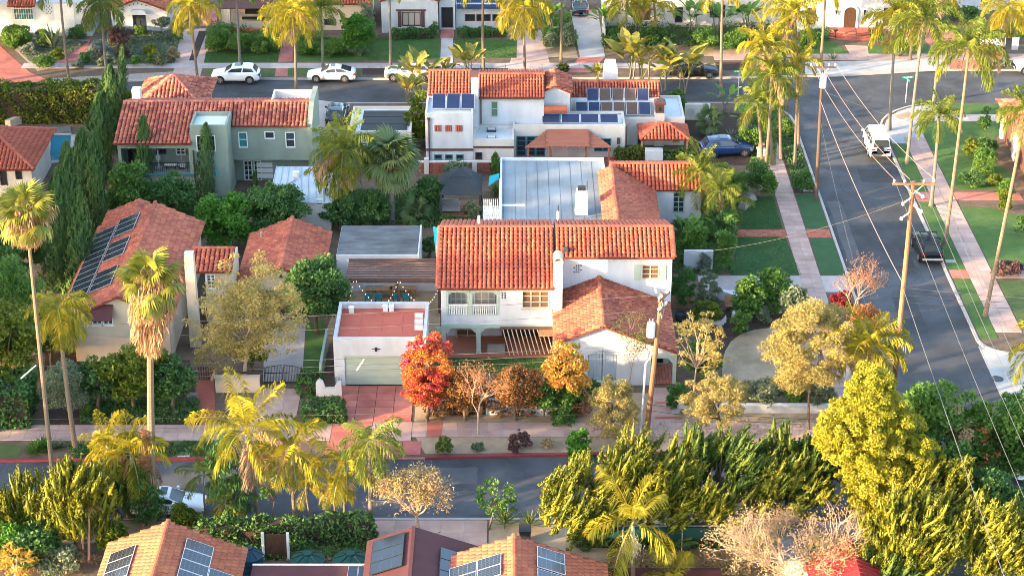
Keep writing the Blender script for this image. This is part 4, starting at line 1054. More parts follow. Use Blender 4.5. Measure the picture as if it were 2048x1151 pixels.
# tower
ztw = Z(250, YL)
block(N_, gt0, gt1, YL - .06, YL + 4, 0, ztw - .35, 'greenwall', [(Q(393, 270, 431, 302, YL), 3, 1, 'trimwhite', 'glass')], name='tower_wall')
parapet(N_, gt0, gt1, YL - .06, YL + 3.1, ztw - .35, ztw, 'greenwall', 'flatwhite', .16)
MB().box(gt0 + .1, gt0 + .2, YL - .2, YL - .07, 0, ztw - 2.2).build('downpipe', 'trimdark', N_)
x = X(433, 345, YL); MB().tube([(x, YL - .12, Z(350, YL)), (x, YL - .12, Z(341, YL))], .09, 8).build('wall_lamp', 'teal', N_)
win(N_, Q(361, 361, 372, 375, YL), YL - .02, 1, 1, 'trimwhite', 'glass', dep=.05)
# right block
zov = Z(320, YR)
block(N_, gt1 - .02, gx1, YR, 161, zov, ze2 - .03, 'greenwall', [(Q(477, 264, 495, 295, YR), 1, 2, 'trimwhite', 'glassteal'), (Q(529, 263, 549, 278, YR), 1, 1, 'trimwhite', 'glass'), (Q(571, 264, 590, 295, YR), 1, 2, 'trimwhite', 'glass')])
block(N_, gt1, gx1, YR + 1.2, 161, 0, zov - .002, 'greenwall', [(Q(488, 321, 505, 361, YR + 1.2), 2, 4, 'trimwhite', 'glass', 'french_door'), (Q(508, 321, 523, 361, YR + 1.2), 2, 4, 'trimwhite', 'glass', 'french_door')], name='ground_floor_wall')
MB().slab([(gx1 - .02, YR - .2, 0), (gx1 - .02, YR - .2, ze2 + .1), (gx1 - .02, yrd - .3, zrd + .15), (gx1 - .02, 161, zrd + .1), (gx1 - .02, 161, 0)], (.42, 0, 0)).build('parapet_wall', 'greenwall', N_)
parapet(N_, X(540, 203, 158), gx1 - .05, yrd + .5, 161.2, 5.6, zrd - .3, 'trimwhite', 'flatwhite', .12)
kw = dict(kind='barrel', pw=.33, pl=.42, m='tilemix')
ra = roof(N_, (gx0 - .25, YL - .4, ze1), (gt0 + .05, YL - .4, ze1), (gt0 + .05, yrd, zrd), (gx0 - .25, yrd, zrd), **kw)
zm = ze1 + (zrd - ze1) * (3.1) / (yrd - YL + .4)
rb = roof(N_, (gt0 + .05, YL + 3.1, ze1 + (zrd - ze1) * 3.5 / (yrd - YL + .4)), (gt1, YL + 3.1, ze1 + (zrd - ze1) * 3.5 / (yrd - YL + .4)), (gt1, yrd, zrd), (gt0 + .05, yrd, zrd), **kw)
rc_ = roof(N_, (gt1 + .02, YR - .35, ze2), (gx1 - .03, YR - .35, ze2), (gx1 - .03, yrd + .1, zrd), (gt1 + .02, yrd + .1, zrd), **kw)
roof(N_, (gx1, 161.3, ze1 + .3), (gx0 - .2, 161.3, ze1 + .3), (gx0 - .2, yrd, zrd), (gx1, yrd, zrd), **kw)
ridge(ra, (gx0 - .25, yrd, zrd), (gx1, yrd + .05, zrd + .02), m='tilemix')
hip(N_, X(283, 205, 165), X(425, 205, 165), 160.5, 168.5, 4.6, 6.4, kind='barrel', pw=.33, pl=.42, m='tilemix')
MB().box(X(283, 205, 165) + .5, X(425, 205, 165) - .5, 161, 168, 0, 4.6).build('rear_wall', 'greenwall', N_)
x = X(275, 205, 160); MB().box(x - .35, x + .35, 159.6, 160.4, 5, 6.9).build('chimney', 'whitewall', N_)

# ================================================================ METAL-ROOFED STUDIO (behind, left of centre)
S = thing('studio', 'small studio with pale blue standing-seam metal roof beside the green house', 'outbuilding', at(600, 435))
zs = 2.7; A0, A1, B0, B1 = at(553, 333, zs + .25), at(652, 333, zs + .25), at(538, 404, zs), at(664, 404, zs)
ro = MB().slab([B0, B1, A1, A0], (0, 0, -.1)).build('roof', 'metalroof', S)
for i in range(9):
    t = i / 8; beam('seam', B0.lerp(B1, t) + Vector((0, 0, .03)), A0.lerp(A1, t) + Vector((0, 0, .03)), .035, .06, 'metalroof', ro)
block(S, B0.x + .2, B1.x - .2, B0.y + .3, A0.y - .2, 0, zs - .12, 'cream', [(Q(632, 398, 646, 410, B0.y + .3), 1, 1, 'trimwhite', 'glass')])
p = at(592, 352, zs + .2); MB().box(p.x - .25, p.x + .25, p.y - .2, p.y + .2, zs + .05, zs + .6).build('air_unit', 'trimwhite', S)
MB().tube([(p.x, p.y, zs + .6), (p.x + .3, p.y - .5, zs + .3), (p.x - .6, p.y - 1.6, zs + .15)], .05, 6).build('duct', 'galv', S)
q0, q1 = at(515, 360), at(545, 366)
fe = thing('white_fence', 'white horizontal fence left of the metal-roofed studio', 'fence', q0)
for k in range(3): MB().box(q0.x, q1.x, q0.y - .03, q0.y + .03, .2 + k * .5, .6 + k * .5).build('rail', 'trimwhite', fe)
# ================================================================ WHITE HOUSE WITH THERMAL SOLAR (behind)
W_ = thing('house', 'rambling off-white house with orange tile roofs and blue thermal solar panels', 'house', (3, 159, 0))
YA_ = 158.8
# left tower
a0, a1 = X(851, 270, YA_), X(946, 270, YA_); zp = Z(227, YA_); zd = zp - .25
sw = [(Q(869 + i * 21.5, 309, 884 + i * 21.5, 319, YA_), 1, 1, 'trimteal', 'glass') for i in range(3)]
block(W_, a0, a1, YA_, 166.5, 0, zd, 'whitewall', sw)
parapet(W_, a0, a1, YA_, 163.0, zd, zp, 'whitewall', 'flatwhite', .16)
for i in range(3):
    q = Q(869 + i * 21, 250, 883 + i * 21, 263, YA_); t = MB().box(q[0], q[1], YA_ - .03, YA_ - .004, q[2], q[3]).build('tile_vent', 'brickpave', W_)
    for k in range(3): MB().tube([(q[0] + (k + .5) * (q[1] - q[0]) / 3, YA_ - .045, q[2] + .04), (q[0] + (k + .5) * (q[1] - q[0]) / 3, YA_ - .045, q[3] - .04)], .07, 6).build('vent_tile', 'brickpave', t)
x = X(858, 260, YA_); MB().box(x - .06, x + .06, YA_ - .14, YA_ - .02, 0, Z(240, YA_)).taper(x - .08, x + .08, YA_ - .16, YA_ - .01, Z(240, YA_), Z(235, YA_), 1.6).build('downpipe', 'trimbrown', W_)
MB().box(a0 - .02, a1 + .02, YA_ - .08, YA_ - .003, Z(301, YA_), Z(297, YA_)).build('trim_band', 'trimbrown', W_)
panels(W_, (a0 + .55, 160.0, zd + .15), (1, 0, 0), (0, .94, .34), 3, 1, 1.15, 2.0, .09, 'solarhot', .1, 'thermal_panel', 'alu')
yrr = 163.0; ze = Z(188, yrr)
ra = roof(W_, (a0 + .05, yrr - .2, ze), (a1 - .25, yrr - .2, ze), (a1 - .25, yrr + 2.9, ze + 1.05), (a0 + .05, yrr + 2.9, ze + 1.05), kind='barrel', pw=.29, pl=.42, m='tile')
roof(W_, (a1 - .25, yrr + 6, ze), (a0 + .05, yrr + 6, ze), (a0 + .05, yrr + 2.9, ze + 1.05), (a1 - .25, yrr + 2.9, ze + 1.05), kind='barrel', pw=.29, pl=.42, m='tile')
ridge(ra, (a0 + .05, yrr + 2.9, ze + 1.05), (a1 - .25, yrr + 2.9, ze + 1.05))
MB().box(a0, a1, yrr, yrr + 5.6, zd, ze - .02).build('upper_wall', 'whitewall', W_)
# middle link, low flat roof with skylights
b1 = X(1028, 290, YA_); zm = Z(279, YA_)
block(W_, a1, b1, YA_ + .05, 162.6, 0, zm - .3, 'cream', [(Q(951, 305, 964, 319, YA_), 1, 3, 'trimdark', 'glass')])
parapet(W_, a1 + .01, b1, YA_ + .05, 162.2, zm - .3, zm, 'cream', 'flatwhite', .18)
MB().box(a1, b1, YA_ - .03, YA_ + .045, Z(296, YA_), Z(292.5, YA_)).build('trim_band', 'trimbrown', W_)
for py in (258, 274):
    p = at(983, py, zm - .1); s = MB().box(p.x - .4, p.x + .4, p.y - .3, p.y + .3, zm - .3, zm - .08).build('skylight', 'trimdark', W_)
    MB().box(p.x - .34, p.x + .34, p.y - .24, p.y + .24, zm - .08, zm - .05).build('pane', 'flatwhite', s)
# upper main wing
YU = 162.3; u0, u1 = X(944, 220, YU), X(1088, 220, YU); zu = Z(192, YU)
block(W_, u0, u1, YU, 168.5, 0, zu, 'whitewall', [(Q(982, 203, 996, 233, YU), 1, 2, 'trimgreen', 'glassgreen')])
ub, uc = gable_x(W_, X(955, 190, YU), u1 + .05, YU - .35, YU + 2.6, YU + 6.3, zu, zu + 1.05, kind='barrel', pw=.27, pl=.42, m='tile')
MB().box(X(956, 190, YU), u1, YU - .42, YU - .3, zu - .17, zu - .05).build('gutter', 'trimbrown', W_)
x = X(962, 220, YU); MB().box(x - .05, x + .05, YU - .12, YU - .01, Z(247, YU), zu - .1).build('downpipe', 'trimbrown', W_)
c0, c1 = X(942, 200, YU - .6), X(957, 200, YU - .6)
cm_ = MB().box(c0, c1, YU - .6, YU + .3, 1.5, Z(157, YU - .6)).build('chimney', 'whitewall', W_)
MB().box(c0 + .02, c1 - .02, YU - .4, YU + .2, Z(157, YU - .6), Z(149, YU - .6)).box(c0 - .05, c1 + .05, YU - .5, YU + .3, Z(149, YU - .6), Z(147, YU - .6)).build('chimney_cap', 'trimbrown', cm_)
# small cross gable
YC = 163.4; xa = X(1110, 175, YC); za = Z(176, YC) + .3; xl, xr = X(1086, 190, YC), X(1144, 190, YC); sl = .45
gable_y(W_, xl, xr, xa, za - (xa - xl) * sl, za - (xr - xa) * sl, za, YC - .3, YC + 4, kind='barrel', pw=.3, pl=.42, m='tiledk')
mb = MB(); gablewall(mb, xl + .1, xr - .15, YC, 0, za - (xa - xl) * sl - .1, za - (xr - xa) * sl - .1, xa, za - .15); mb.build('gable_wall', 'whitewall', W_)
# tiled wall fountain on the roof terrace
q = Q(1088, 209, 1134, 226, YC - .8); dr = MB().tube([(q[0], YC - .9, (q[2] + q[3]) / 2), (q[1], YC - .9, (q[2] + q[3]) / 2)], .36, 8).build('dormer_tile', 'tiledk', W_)
MB().box(q[0] + .4, q[1] - .3, YC - .8, YC - .3, q[2] - .6, q[2] + .1).build('dormer_wall', 'teal', W_)
# front right flat block
YB = 161.4; f0, f1 = X(1026, 280, YB), X(1250, 280, YB); zb = Z(250, YB)
block(W_, f0, f1, YB, 165.2, 0, zb - .3, 'cream', [(Q(1033, 272, 1052, 312, YB), 1, 4, 'trimteal', 'glass', 'french_door'), (Q(1053, 272, 1071, 312, YB), 1, 4, 'trimteal', 'glass', 'french_door'), (Q(1072, 272, 1090, 312, YB), 1, 4, 'trimteal', 'glass', 'french_door'), (Q(1189, 277, 1205, 302, YB), 1, 3, 'trimteal', 'glass'), (Q(1206, 277, 1222, 302, YB), 1, 3, 'trimteal', 'glass')])
parapet(W_, f0, f1, YB, 164.8, zb - .3, zb, 'cream', 'flatwhite', .18)
panels(W_, (X(1084, 240, YB), YB + .35, zb + .02), (1, 0, 0), (0, .86, .5), 4, 1, 1.6, .95, .08, 'solarhot', .1, 'thermal_panel', 'alu')
q = Q(1234, 275, 1240, 287, YB); MB().box(q[0], q[1], YB - .12, YB, q[2], q[3]).build('wall_lamp', 'trimbrown', W_)
# rear right wing
YD = 165.4; d0, d1 = X(1140, 200, YD), X(1322, 200, YD); zdv = Z(201, YD)
gable_x(W_, d0, d1, YD + .8, YD + 2.8, YD + 4.8, zdv, zdv + .75, kind='barrel', pw=.27, pl=.38, m='tiledk')
MB().box(d0 + .1, d1 - .1, YD + .2, YD + 3.8, 0, zdv).build('rear_wall', 'whitewall', W_)
YE = 164.2; e0, e1 = X(1250, 250, YE), X(1369, 250, YE); zE = Z(233, YE)
block(W_, e0 - 2.8, e1, YE, 170, 0, zE - .3, 'cream', [(Q(1274, 262, 1289, 292, YE), 1, 2, 'trimgreen', 'glass'), (Q(1345, 260, 1360, 285, YE), 1, 2, 'trimgreen', 'glass')])
parapet(W_, e0 - 2.8, e1, YE, 169.8, zE - .3, zE - .12, 'cream', 'flatwhite', .2)
for j in range(2):
    nb = 6 if j == 0 else 5
    for i in range(nb):
        panels(W_, (X(1152 + (23 if j else 0) + i * 25.3, 225 - 17 * j, YE), YE + .45 + .95 * j, zE - .05 + .92 * j), (1, 0, 0), (0, .72, .69), 1, 1, 1.02, 1.25, .06, 'solarbrown' if 2 - j <= i <= 4 - j and i > 0 else 'solarhot', .1, 'thermal_panel', 'alu')
c0, c1 = X(1310, 235, YE - .2), X(1329, 235, YE - .2)
cc = MB().box(c0, c1, YE - .3, YE + .7, 0, Z(226, YE - .2)).build('chimney', 'cream', W_)
MB().box(c0 + .04, c1 - .04, YE - .22, YE + .6, Z(226, YE - .2), Z(209, YE - .2)).box(c0 - .08, c1 + .08, YE - .36, YE + .74, Z(209, YE - .2), Z(206, YE - .2)).taper(c0 - .08, c1 + .08, YE - .36, YE + .74, Z(206, YE - .2), Z(202, YE - .2), .5).build('chimney_cap', 'trimbrown', cc)
MB().box((c0 + c1) / 2 - .12, (c0 + c1) / 2 + .12, YE - .24, YE - .225, Z(222, YE - .2), Z(214, YE - .2)).build('flue', 'interior', cc)
YH = 169.5; c0, c1 = X(1204, 160, YH), X(1238, 160, YH)
cc = MB().taper(c0, c1, YH, YH + 1.3, 2, Z(136, YH), .78).build('chimney', 'whitewall', W_)
MB().taper(c0 + .22, c1 - .22, YH + .15, YH + 1.15, Z(136, YH), Z(126, YH), .85).build('chimney_cap', 'tanwall', cc)
x = X(1251.5, 285, YB); MB().box(x, x + .1, YB - .1, YB + .02, 0, zb - .1).build('downpipe', 'trimdark', W_)
# redwood pergola on its patio
P_ = thing('pergola', 'redwood plank pergola with low side roofs against the off-white house', 'pergola', at(1137, 318))
yp0, yp1 = YB - 2.6, YB - .1
z0, z1 = Z(299, yp0), 0
z0 = 2.05
px0, px1 = X(1093, 290, yp0), X(1179, 290, yp0)
n = 14
zhi = Z(258, yp1)
for i in range(n):
    t = i / n; y = yp0 + (yp1 - yp0) * t; z = z0 + (zhi - z0) * t
    MB().slab([(px0 - .1, y, z), (px1 + .1, y, z), (px1 - .15, y + (yp1 - yp0) / n * .93, z + (zhi - z0) / n * .93), (px0 + .15, y + (yp1 - yp0) / n * .93, z + (zhi - z0) / n * .93)], (0, 0, -.05)).build('plank', 'woodred', P_)
for s, (xa_, xb_) in enumerate(((X(1049, 310, yp0), px0), (px1, X(1225, 310, yp0)))):
    for i in range(6):
        t0, t1 = i / 6, (i + .9) / 6
        f = lambda t: (yp0 + (yp1 - yp0) * t)
        zz = lambda t: 1.95 + .45 * t
        inner, outer = (xb_, xa_) if s == 0 else (xa_, xb_)
        pts = [(outer + (inner - outer) * t0 * .9, f(t0), zz(t0)), (inner, f(t0), zz(t0)), (inner, f(t1), zz(t1)), (outer + (inner - outer) * t1 * .9, f(t1), zz(t1))]
        MB().slab(pts if s == 0 else pts[::-1], (0, 0, -.05)).build('plank', 'woodred', P_)
for px in (1056, 1101, 1172, 1218):
    x = X(px, 312, yp0 + .1); MB().box(x - .1, x + .1, yp0 + .05, yp0 + .25, 0, 1.9).build('post', 'woodred', P_)
for i in range(9):
    x = px0 + (px1 - px0) * i / 8; MB().box(x - .05, x + .05, yp0 - .2, yp0 + .2, z0 - .2, z0 - .06).build('rafter_tail', 'woodred', P_)
# tiled hip roof over outdoor fireplace
O_ = thing('outdoor_fireplace', 'white outdoor fireplace under a small orange tiled hip roof', 'fireplace', at(1308, 322))
yo = at(1308, 322).y
hip(O_, X(1280, 300, yo), X(1378, 300, yo), yo + .2, yo + 3.6, 1.9, 2.75, kind='barrel', pw=.3, pl=.4, m='tile')
MB().box(X(1290, 310, yo), X(1325, 310, yo), yo - .5, yo + .3, 0, Z(302, yo - .5)).build('fireplace_body', 'whitewall', O_)
for px in (1284, 1374):
    x = X(px, 310, yo); MB().box(x - .1, x + .1, yo + .4, yo + .6, 0, 1.85).build('post', 'wood', O_)
# brick boundary wall with pale piers
BW = thing('brick_wall', 'red brick boundary wall with pale piers and coping', 'wall', at(910, 343))
yq = 157.6
bx0, bx1 = X(838, 335, yq), X(985, 335, yq); zt = Z(325, yq)
for i in range(26):
    for j in range(5):
        w = (bx1 - bx0) / 26; hh = (zt - .05) / 5
        MB().box(bx0 + i * w + (w / 2 if j % 2 else 0) + .01, bx0 + (i + 1) * w + (w / 2 if j % 2 else 0) - .01, yq, yq + .2, .03 + j * hh, .03 + (j + 1) * hh - .015).build('brick', 'brick', BW)
MB().box(bx0, bx1, yq + .02, yq + .18, 0, zt - .06).build('wall_core', 'sand', BW)
MB().box(bx0 - .05, bx1 + .3, yq - .05, yq + .25, zt, zt + .1).build('coping', 'cream', BW)
for px in (853, 949):
    x = X(px, 335, yq); MB().box(x - .2, x + .2, yq - .1, yq + .3, 0, zt + .35 if px < 900 else zt - .005).build('pier', 'cream', BW)

# ================================================================ MID HOUSE: blue-grey flat roof and red ell
J = thing('house', 'low house with blue-grey flat roof and red tile ell behind the centre house', 'house', (6, 141, 0))
zf = 3.2; fx0, fx1 = -.95, 7.6
block(J, fx0, fx1, 137.6, 153.2, 0, zf - .15, 'whitewall'); parapet(J, fx0, fx1, 137.6, 153.2, zf - .15, zf + .12, 'flatwhite', 'flatblue', .14)
for i in range(9):
    x = fx0 + .3 + i * .9; MB().box(x - .012, x + .012, 138, 152.9, zf - .131, zf - .118).build('roof_seam', 'flatgrey', J)
zrg = 4.45; xr_ = 8.0
ya0, ya1 = 137.6, at(1221, 331, zrg).y
ka = dict(kind='flat', pw=.26, pl=.30, m='tilepink')
xe0, xe1 = at(1205, 440, 3.6).x, at(1320, 440, 3.0).x
l1 = roof(J, (xe0, ya1, zrg - (xr_ - xe0) * .5), (xe0, ya0, zrg - (xr_ - xe0) * .5), (xr_, ya0, zrg), (xr_, ya1, zrg), **ka)
yv = at(1312, 380, 3.05).y
l2 = roof(J, (xe1, ya0, 3.0), (xe1, yv, 3.0), (xr_, ya1, zrg), (xr_, ya0, zrg), **ka)
ridge(l2, (xr_, ya0, zrg), (xr_, ya1, zrg), r=.2, m='tilepink')
xq = at(1412, 380, 3.0).x
l3 = roof(J, (xe1, yv, 3.0), (xq, yv, 3.0), (xq, ya1 + .4, zrg), (xr_ + .1, ya1 + .4, zrg), kind='barrel', pw=.31, pl=.42, m='tile')
roof(J, (xq, ya1 + 3.6, 3.2), (xr_, ya1 + 3.6, 3.2), (xr_, ya1 + .4, zrg), (xq, ya1 + .4, zrg), kind='barrel', pw=.31, pl=.42, m='tile')
ridge(l3, (xr_, ya1 + .4, zrg), (xq, ya1 + .4, zrg))
block(J, xe1 - .4, xq - .3, yv + .35, ya1 + 3, 0, 2.9, 'whitewall', [(Q(1346, 384, 1369, 425, yv + .35), 2, 4, 'trimgreen', 'glass')], name='wing_wall')
MB().box(fx1, xe1 - .3, ya0 + .2, ya1, 0, 2.85).build('ell_wall', 'whitewall', J)
p = at(1163, 428, zf); jc = MB().taper(p.x - .52, p.x + .52, p.y, p.y + .9, zf - .1, Z(384, p.y), .8).build('chimney', 'whitewall', J)
MB().box(p.x - .3, p.x + .3, p.y + .25, p.y + .7, Z(384, p.y), Z(378, p.y)).build('chimney_cap', 'black', jc)
p = at(1116, 446, zf); MB().tube([(p.x, p.y, zf), (p.x, p.y, zf + 1.0)], [.14, .1], 8).build('vent_pipe', 'trimwhite', J)
MB().tube([(p.x, p.y, zf + 1.0), (p.x, p.y, zf + 1.5)], .04, 6).build('flue', 'iron', J)
p = at(1174, 380, zf); MB().tube([(p.x, p.y, zf), (p.x, p.y, zf + .8)], .035, 6).build('vent_stack', 'iron', J)
# lower flat bit with white picket deck
l0, l1_ = at(1008, 356, 2.7), at(1050, 398, 2.7)
block(J, fx0 - .1, X(1052, 400, 146), 144.0, l0.y, 0, 2.65, 'flatwhite', name='annex_wall')
DK = thing('picket_deck', 'raised white deck with white picket rail beside the blue-grey roof', 'deck', at(1008, 460))
yk = at(1008, 445, 2.0).y; k0, k1 = X(965, 420, yk), X(1051, 420, yk)
dk = MB().box(k0, k1, yk, yk + 3.2, 1.75, 1.9).build('floor', 'trimwhite', DK)
for r in range(3):
    yy = yk + (.05, 1.4, 2.9)[r]
    n = 22
    for i in range(n):
        x = k0 + (k1 - k0) * (i + .5) / n; MB().box(x - .04, x + .04, yy, yy + .03, 1.9, 2.75).build('picket', 'trimwhite', DK)
    MB().box(k0, k1, yy + .03, yy + .07, 2.05, 2.15).build('rail', 'trimwhite', DK)
MB().box(k0, k1, yk + .05, yk + .15, 0, 1.75).build('skirting', 'trimwhite', DK)
MB().box(X(982, 420, yk) - .08, X(982, 420, yk) + .08, yk + 1.3, yk + 1.46, 1.9, 3.1).build('post', 'trimwhite', DK)
MB().slab([at(1004, 437, 2.9), at(1050, 437, 2.9), at(1050, 408, 3.1), at(1004, 408, 3.1)], (0, 0, -.08)).build('shade_panel', 'trimwhite', DK)

# ================================================================ GAZEBO
Z_ = thing('gazebo', 'dark grey two-tier hard-top gazebo in the back yard', 'gazebo', at(921, 440))
yg0 = at(921, 440).y; q0, q1 = X(878, 388, yg0), X(964, 388, yg0); ze = Z(388, yg0); ym = yg0 + 2.0
xm = (q0 + q1) / 2
def pyr(x0, x1, y0, y1, z0, z1, k):
    cx, cy = (x0 + x1) / 2, (y0 + y1) / 2
    c = [(x0, y0, z0), (x1, y0, z0), (x1, y1, z0), (x0, y1, z0)]; t = [(cx + (p[0] - cx) * k, cy + (p[1] - cy) * k, z1) for p in c]
    for i in range(4): MB().slab([c[i], c[(i + 1) % 4], t[(i + 1) % 4], t[i]], (0, 0, -.05)).build('roof_panel', 'greyfab', Z_)
pyr(q0, q1, yg0 - .1, yg0 + 4.0, ze, ze + 1.0, .4); pyr(xm - .9, xm + .9, ym - .9, ym + .9, ze + 1.05, ze + 1.5, .02)
for x in (q0 + .15, q1 - .15):
    for y in (yg0, yg0 + 3.8): MB().box(x - .08, x + .08, y - .08, y + .08, 0, ze).build('post', 'greyfab', Z_)
MB().box(q0 + .1, q1 - .1, yg0, yg0 + 3.9, 0, .1).build('floor', 'wood', Z_)
sf = thing('sofa', 'grey outdoor sofa under the dark gazebo', 'sofa', (xm - .9, yg0 + 1.6, .1), local=True)
MB().box(-.7, .7, -.4, .4, .15, .45).build('seat', 'whitecon', sf); MB().box(-.7, .7, .4, .6, .15, .9).build('backrest', 'whitecon', sf); MB().box(-.85, -.7, -.4, .6, .15, .65).box(.7, .85, -.4, .6, .15, .65).build('arm', 'whitecon', sf)
tb = thing('fire_table', 'small dark table under the gazebo', 'table', (xm + .5, yg0 + 1.2, .1), local=True)
MB().box(-.35, .35, -.35, .35, .45, .52).build('top', 'wooddark', tb); MB().taper(-.25, .25, -.25, .25, 0, .45, 1.2).build('base', 'wooddark', tb)
TS = thing('shade_sail', 'small teal shade cloth between gazebo and flat roof', 'shade sail', at(985, 400))
MB().slab([at(977, 372, 2.2), at(997, 358, 2.4), at(999, 346, 2.6), at(979, 352, 2.5)], (0, 0, -.02)).build('cloth', 'teal', TS)

# ================================================================ FAR-LEFT HOUSE AND POOL
L_ = thing('house', 'cream house with orange hip roof at the left edge above the fan palm', 'house', (-42, 153, 0))
yl = 152.6
block(L_, -50, X(66, 370, yl), yl, 159.5, 0, Z(335, yl), 'cream', [(Q(0, 340, 14, 370, yl), 2, 2, 'trimdark', 'glass'), (Q(31, 340, 44, 358, yl), 1, 1, 'trimdark', 'glass')])
hip(L_, -51, X(68, 335, yl) + .1, yl - .5, 161.2, Z(335, yl), Z(335, yl) + 2.0, ends='R', kind='barrel', pw=.33, pl=.42, m='tile')
PO = thing('swimming_pool', 'narrow blue swimming pool with grey tiled spa end by the cypress hedge', 'swimming pool', at(122, 300))
P4 = [at(100, 325), at(140, 320), at(142, 272), at(102, 272)]
rim = MB()
for a, b in zip(P4, P4[1:] + P4[:1]): d = (b - a).normalized(); n = Vector((d.y, -d.x, 0)); rim.slab([a, b, b + n * .4, a + n * .4], (0, 0, .12))
rim.build('coping', 'concrete', PO); MB().poly([p + Vector((0, 0, .05)) for p in P4]).build('water_surface', 'water', PO)
MB().slab([at(100, 271, .1), at(145, 271, .1), at(140, 252, .1), at(104, 252, .1)], (0, 0, -.1)).build('spa_cover', 'flatgrey', PO)
mb = MB(); cc = at(110, 262)
for i in range(9):
    t0, t1 = R(20 + i * 16), R(20 + (i + 1) * 16); f = lambda t, r: (cc.x + r * 1.35 * math.cos(t), cc.y + r * .9 * math.sin(t), 0)
    mb.slab([f(t0, 3.2), f(t0, 3.6), f(t1, 3.6), f(t1, 3.2)], (0, 0, .7))
mb.build('curved_wall', 'tanwall', PO)

# ================================================================ HOUSES ALONG THE FAR STREET
def far_house(label, px, py): return thing('house', label, 'house', at(px, py))
# 1 white with teal barred window
h = far_house('white far-street house with teal barred window and pierced vents, top left', 90, 75); Y = at(60, 72).y
block(h, -55, X(182, 40, Y), Y, Y + 7, 0, 3.6, 'whitewall', [(Q(28, 14, 65, 40, Y), 4, 2, 'trimteal', 'glassteal')])
yy = Y - .5; gr = MB()
for i in range(9): x = X(25, 30, Y) + i * .24; gr.box(x, x + .03, Y - .32, Y - .29, Z(42, Y), Z(12, Y))
for k in range(3): gr.box(X(24, 30, Y), X(68, 30, Y), Y - .31, Y - .28, Z(38 - 11 * k, Y), Z(37 - 11 * k, Y))
gr.build('window_grille', 'trimwhite', h)
roof(h, (X(17, 12, Y), Y - .7, Z(13, Y - .7)), (X(73, 12, Y), Y - .7, Z(13, Y - .7)), (X(73, 12, Y), Y, Z(13, Y - .7) + .5), (X(17, 12, Y), Y, Z(13, Y - .7) + .5), kind='barrel', pw=.28, pl=.36, m='tiledk')
MB().box(X(108, 25, Y), X(148, 25, Y), Y - .05, Y, .9, Z(8, Y)).build('garage_door', 'trimwhite', h)
for q in (Q(92, 7, 106, 28, Y), Q(152, 4, 166, 24, Y)):
    for i in range(4):
        for j in range(5):
            if (i + j) % 2 == 0: MB().box(q[0] + i * .17, q[0] + i * .17 + .1, Y - .01, Y + .01, q[2] + j * .19, q[2] + j * .19 + .11).build('vent_hole', 'interior', h)
gw = thing('garden_wall', 'low white courtyard wall before the teal-windowed house', 'wall', at(150, 72)); yq = at(150, 70).y
MB().box(X(120, 60, yq), X(183, 60, yq), yq, yq + .25, 0, 1.2).box(X(119, 60, yq), X(184, 60, yq), yq - .05, yq + .3, 1.2, 1.3).build('wall', 'whitewall', gw)
# 2 white gable
h = far_house('white gabled far-street house with dark french window under a small canopy', 275, 65); Y = at(275, 66).y
q = Q(266, 28, 292, 62, Y)
xa, za, sl = X(275, 5, Y), Z(1, Y) + .25, .36; xl, xr = X(216, 30, Y), X(340, 30, Y)
mb = MB(); zz = za - (xr - xa) * sl - .15; zz2 = za - (xa - xl) * sl - .15; zlo = min(zz, zz2)
sheetwall(mb, xl + .3, xr - .3, 0, zlo, Y, .2, [q]); mb.slab([(xl + .3, Y, zlo), (xr - .3, Y, zlo), (xr - .3, Y, zz), (xa, Y, za - .16), (xl + .3, Y, zz2)], (0, .2, 0)); mb.box(xl + .3, xr - .3, Y + .2, Y + 8, 0, zlo); mb.build('wall', 'whitewall', h)
win(h, q, Y, 2, 3, 'trimdark', 'glass', 'french_window'); gable_y(h, xl, xr, xa, zz2 + .05, zz + .05, za, Y - .35, Y + 8, kind='barrel', pw=.3, pl=.42, m='tileor')
MB().taper(q[0] - .25, q[1] + .25, Y - .5, Y, q[3] + .05, q[3] + .5, .6).build('canopy', 'whitewall', h)
for k in range(-2, 3):
    x = xa + k * .42; z = za - .55 - abs(k) * .12; MB().tube([(x, Y - .02, z), (x, Y + .02, z)], .07, 8).build('vent_hole', 'interior', h)
# 3 tan house with porch
h = far_house('tan far-street house with dark shingled porch roof and wide window', 510, 60); Y = at(510, 58).y
block(h, X(436, 30, Y), X(562, 30, Y), Y + 2.2, Y + 9, 0, 4.2, 'tanwall', [((X(490, 35, Y + 2), X(532, 35, Y + 2), .9, 2.0), 3, 1, 'trimdark', 'glass')])
MB().slab([(X(441, 24, Y), Y - .3, 2.35), (X(550, 24, Y), Y - .3, 2.35), (X(548, 8, Y), Y + 2.2, 3.1), (X(447, 8, Y), Y + 2.2, 3.1)], (0, 0, -.12)).build('porch_roof', 'trimbrown', h)
for px in (456, 557):
    x = X(px, 50, Y); MB().box(x - .3, x + .3, Y - .25, Y + .35, 0, 2.25).box(x - .36, x + .36, Y - .31, Y + .41, 1.95, 2.1).build('porch_pillar', 'tanwall', h)
MB().box(X(465, 55, Y), X(552, 55, Y), Y + .3, Y + .5, 0, .7).build('porch_wall', 'tanwall', h)
MB().box(X(482, 48, Y), X(545, 48, Y), Y + .9, Y + .95, .7, 1.0).build('railing', 'iron', h)
pts = [at(453, 62), at(470, 66), at(510, 68), at(535, 68), at(562, 79)]
gw = thing('terrace_wall', 'curving low terracotta wall round the tan porch', 'wall', pts[2])
for a, b in zip(pts, pts[1:]): MB().slab([a, b, b + Vector((0, .3, 0)), a + Vector((0, .3, 0))], (0, 0, .5)).build('wall', 'reddeck', gw)
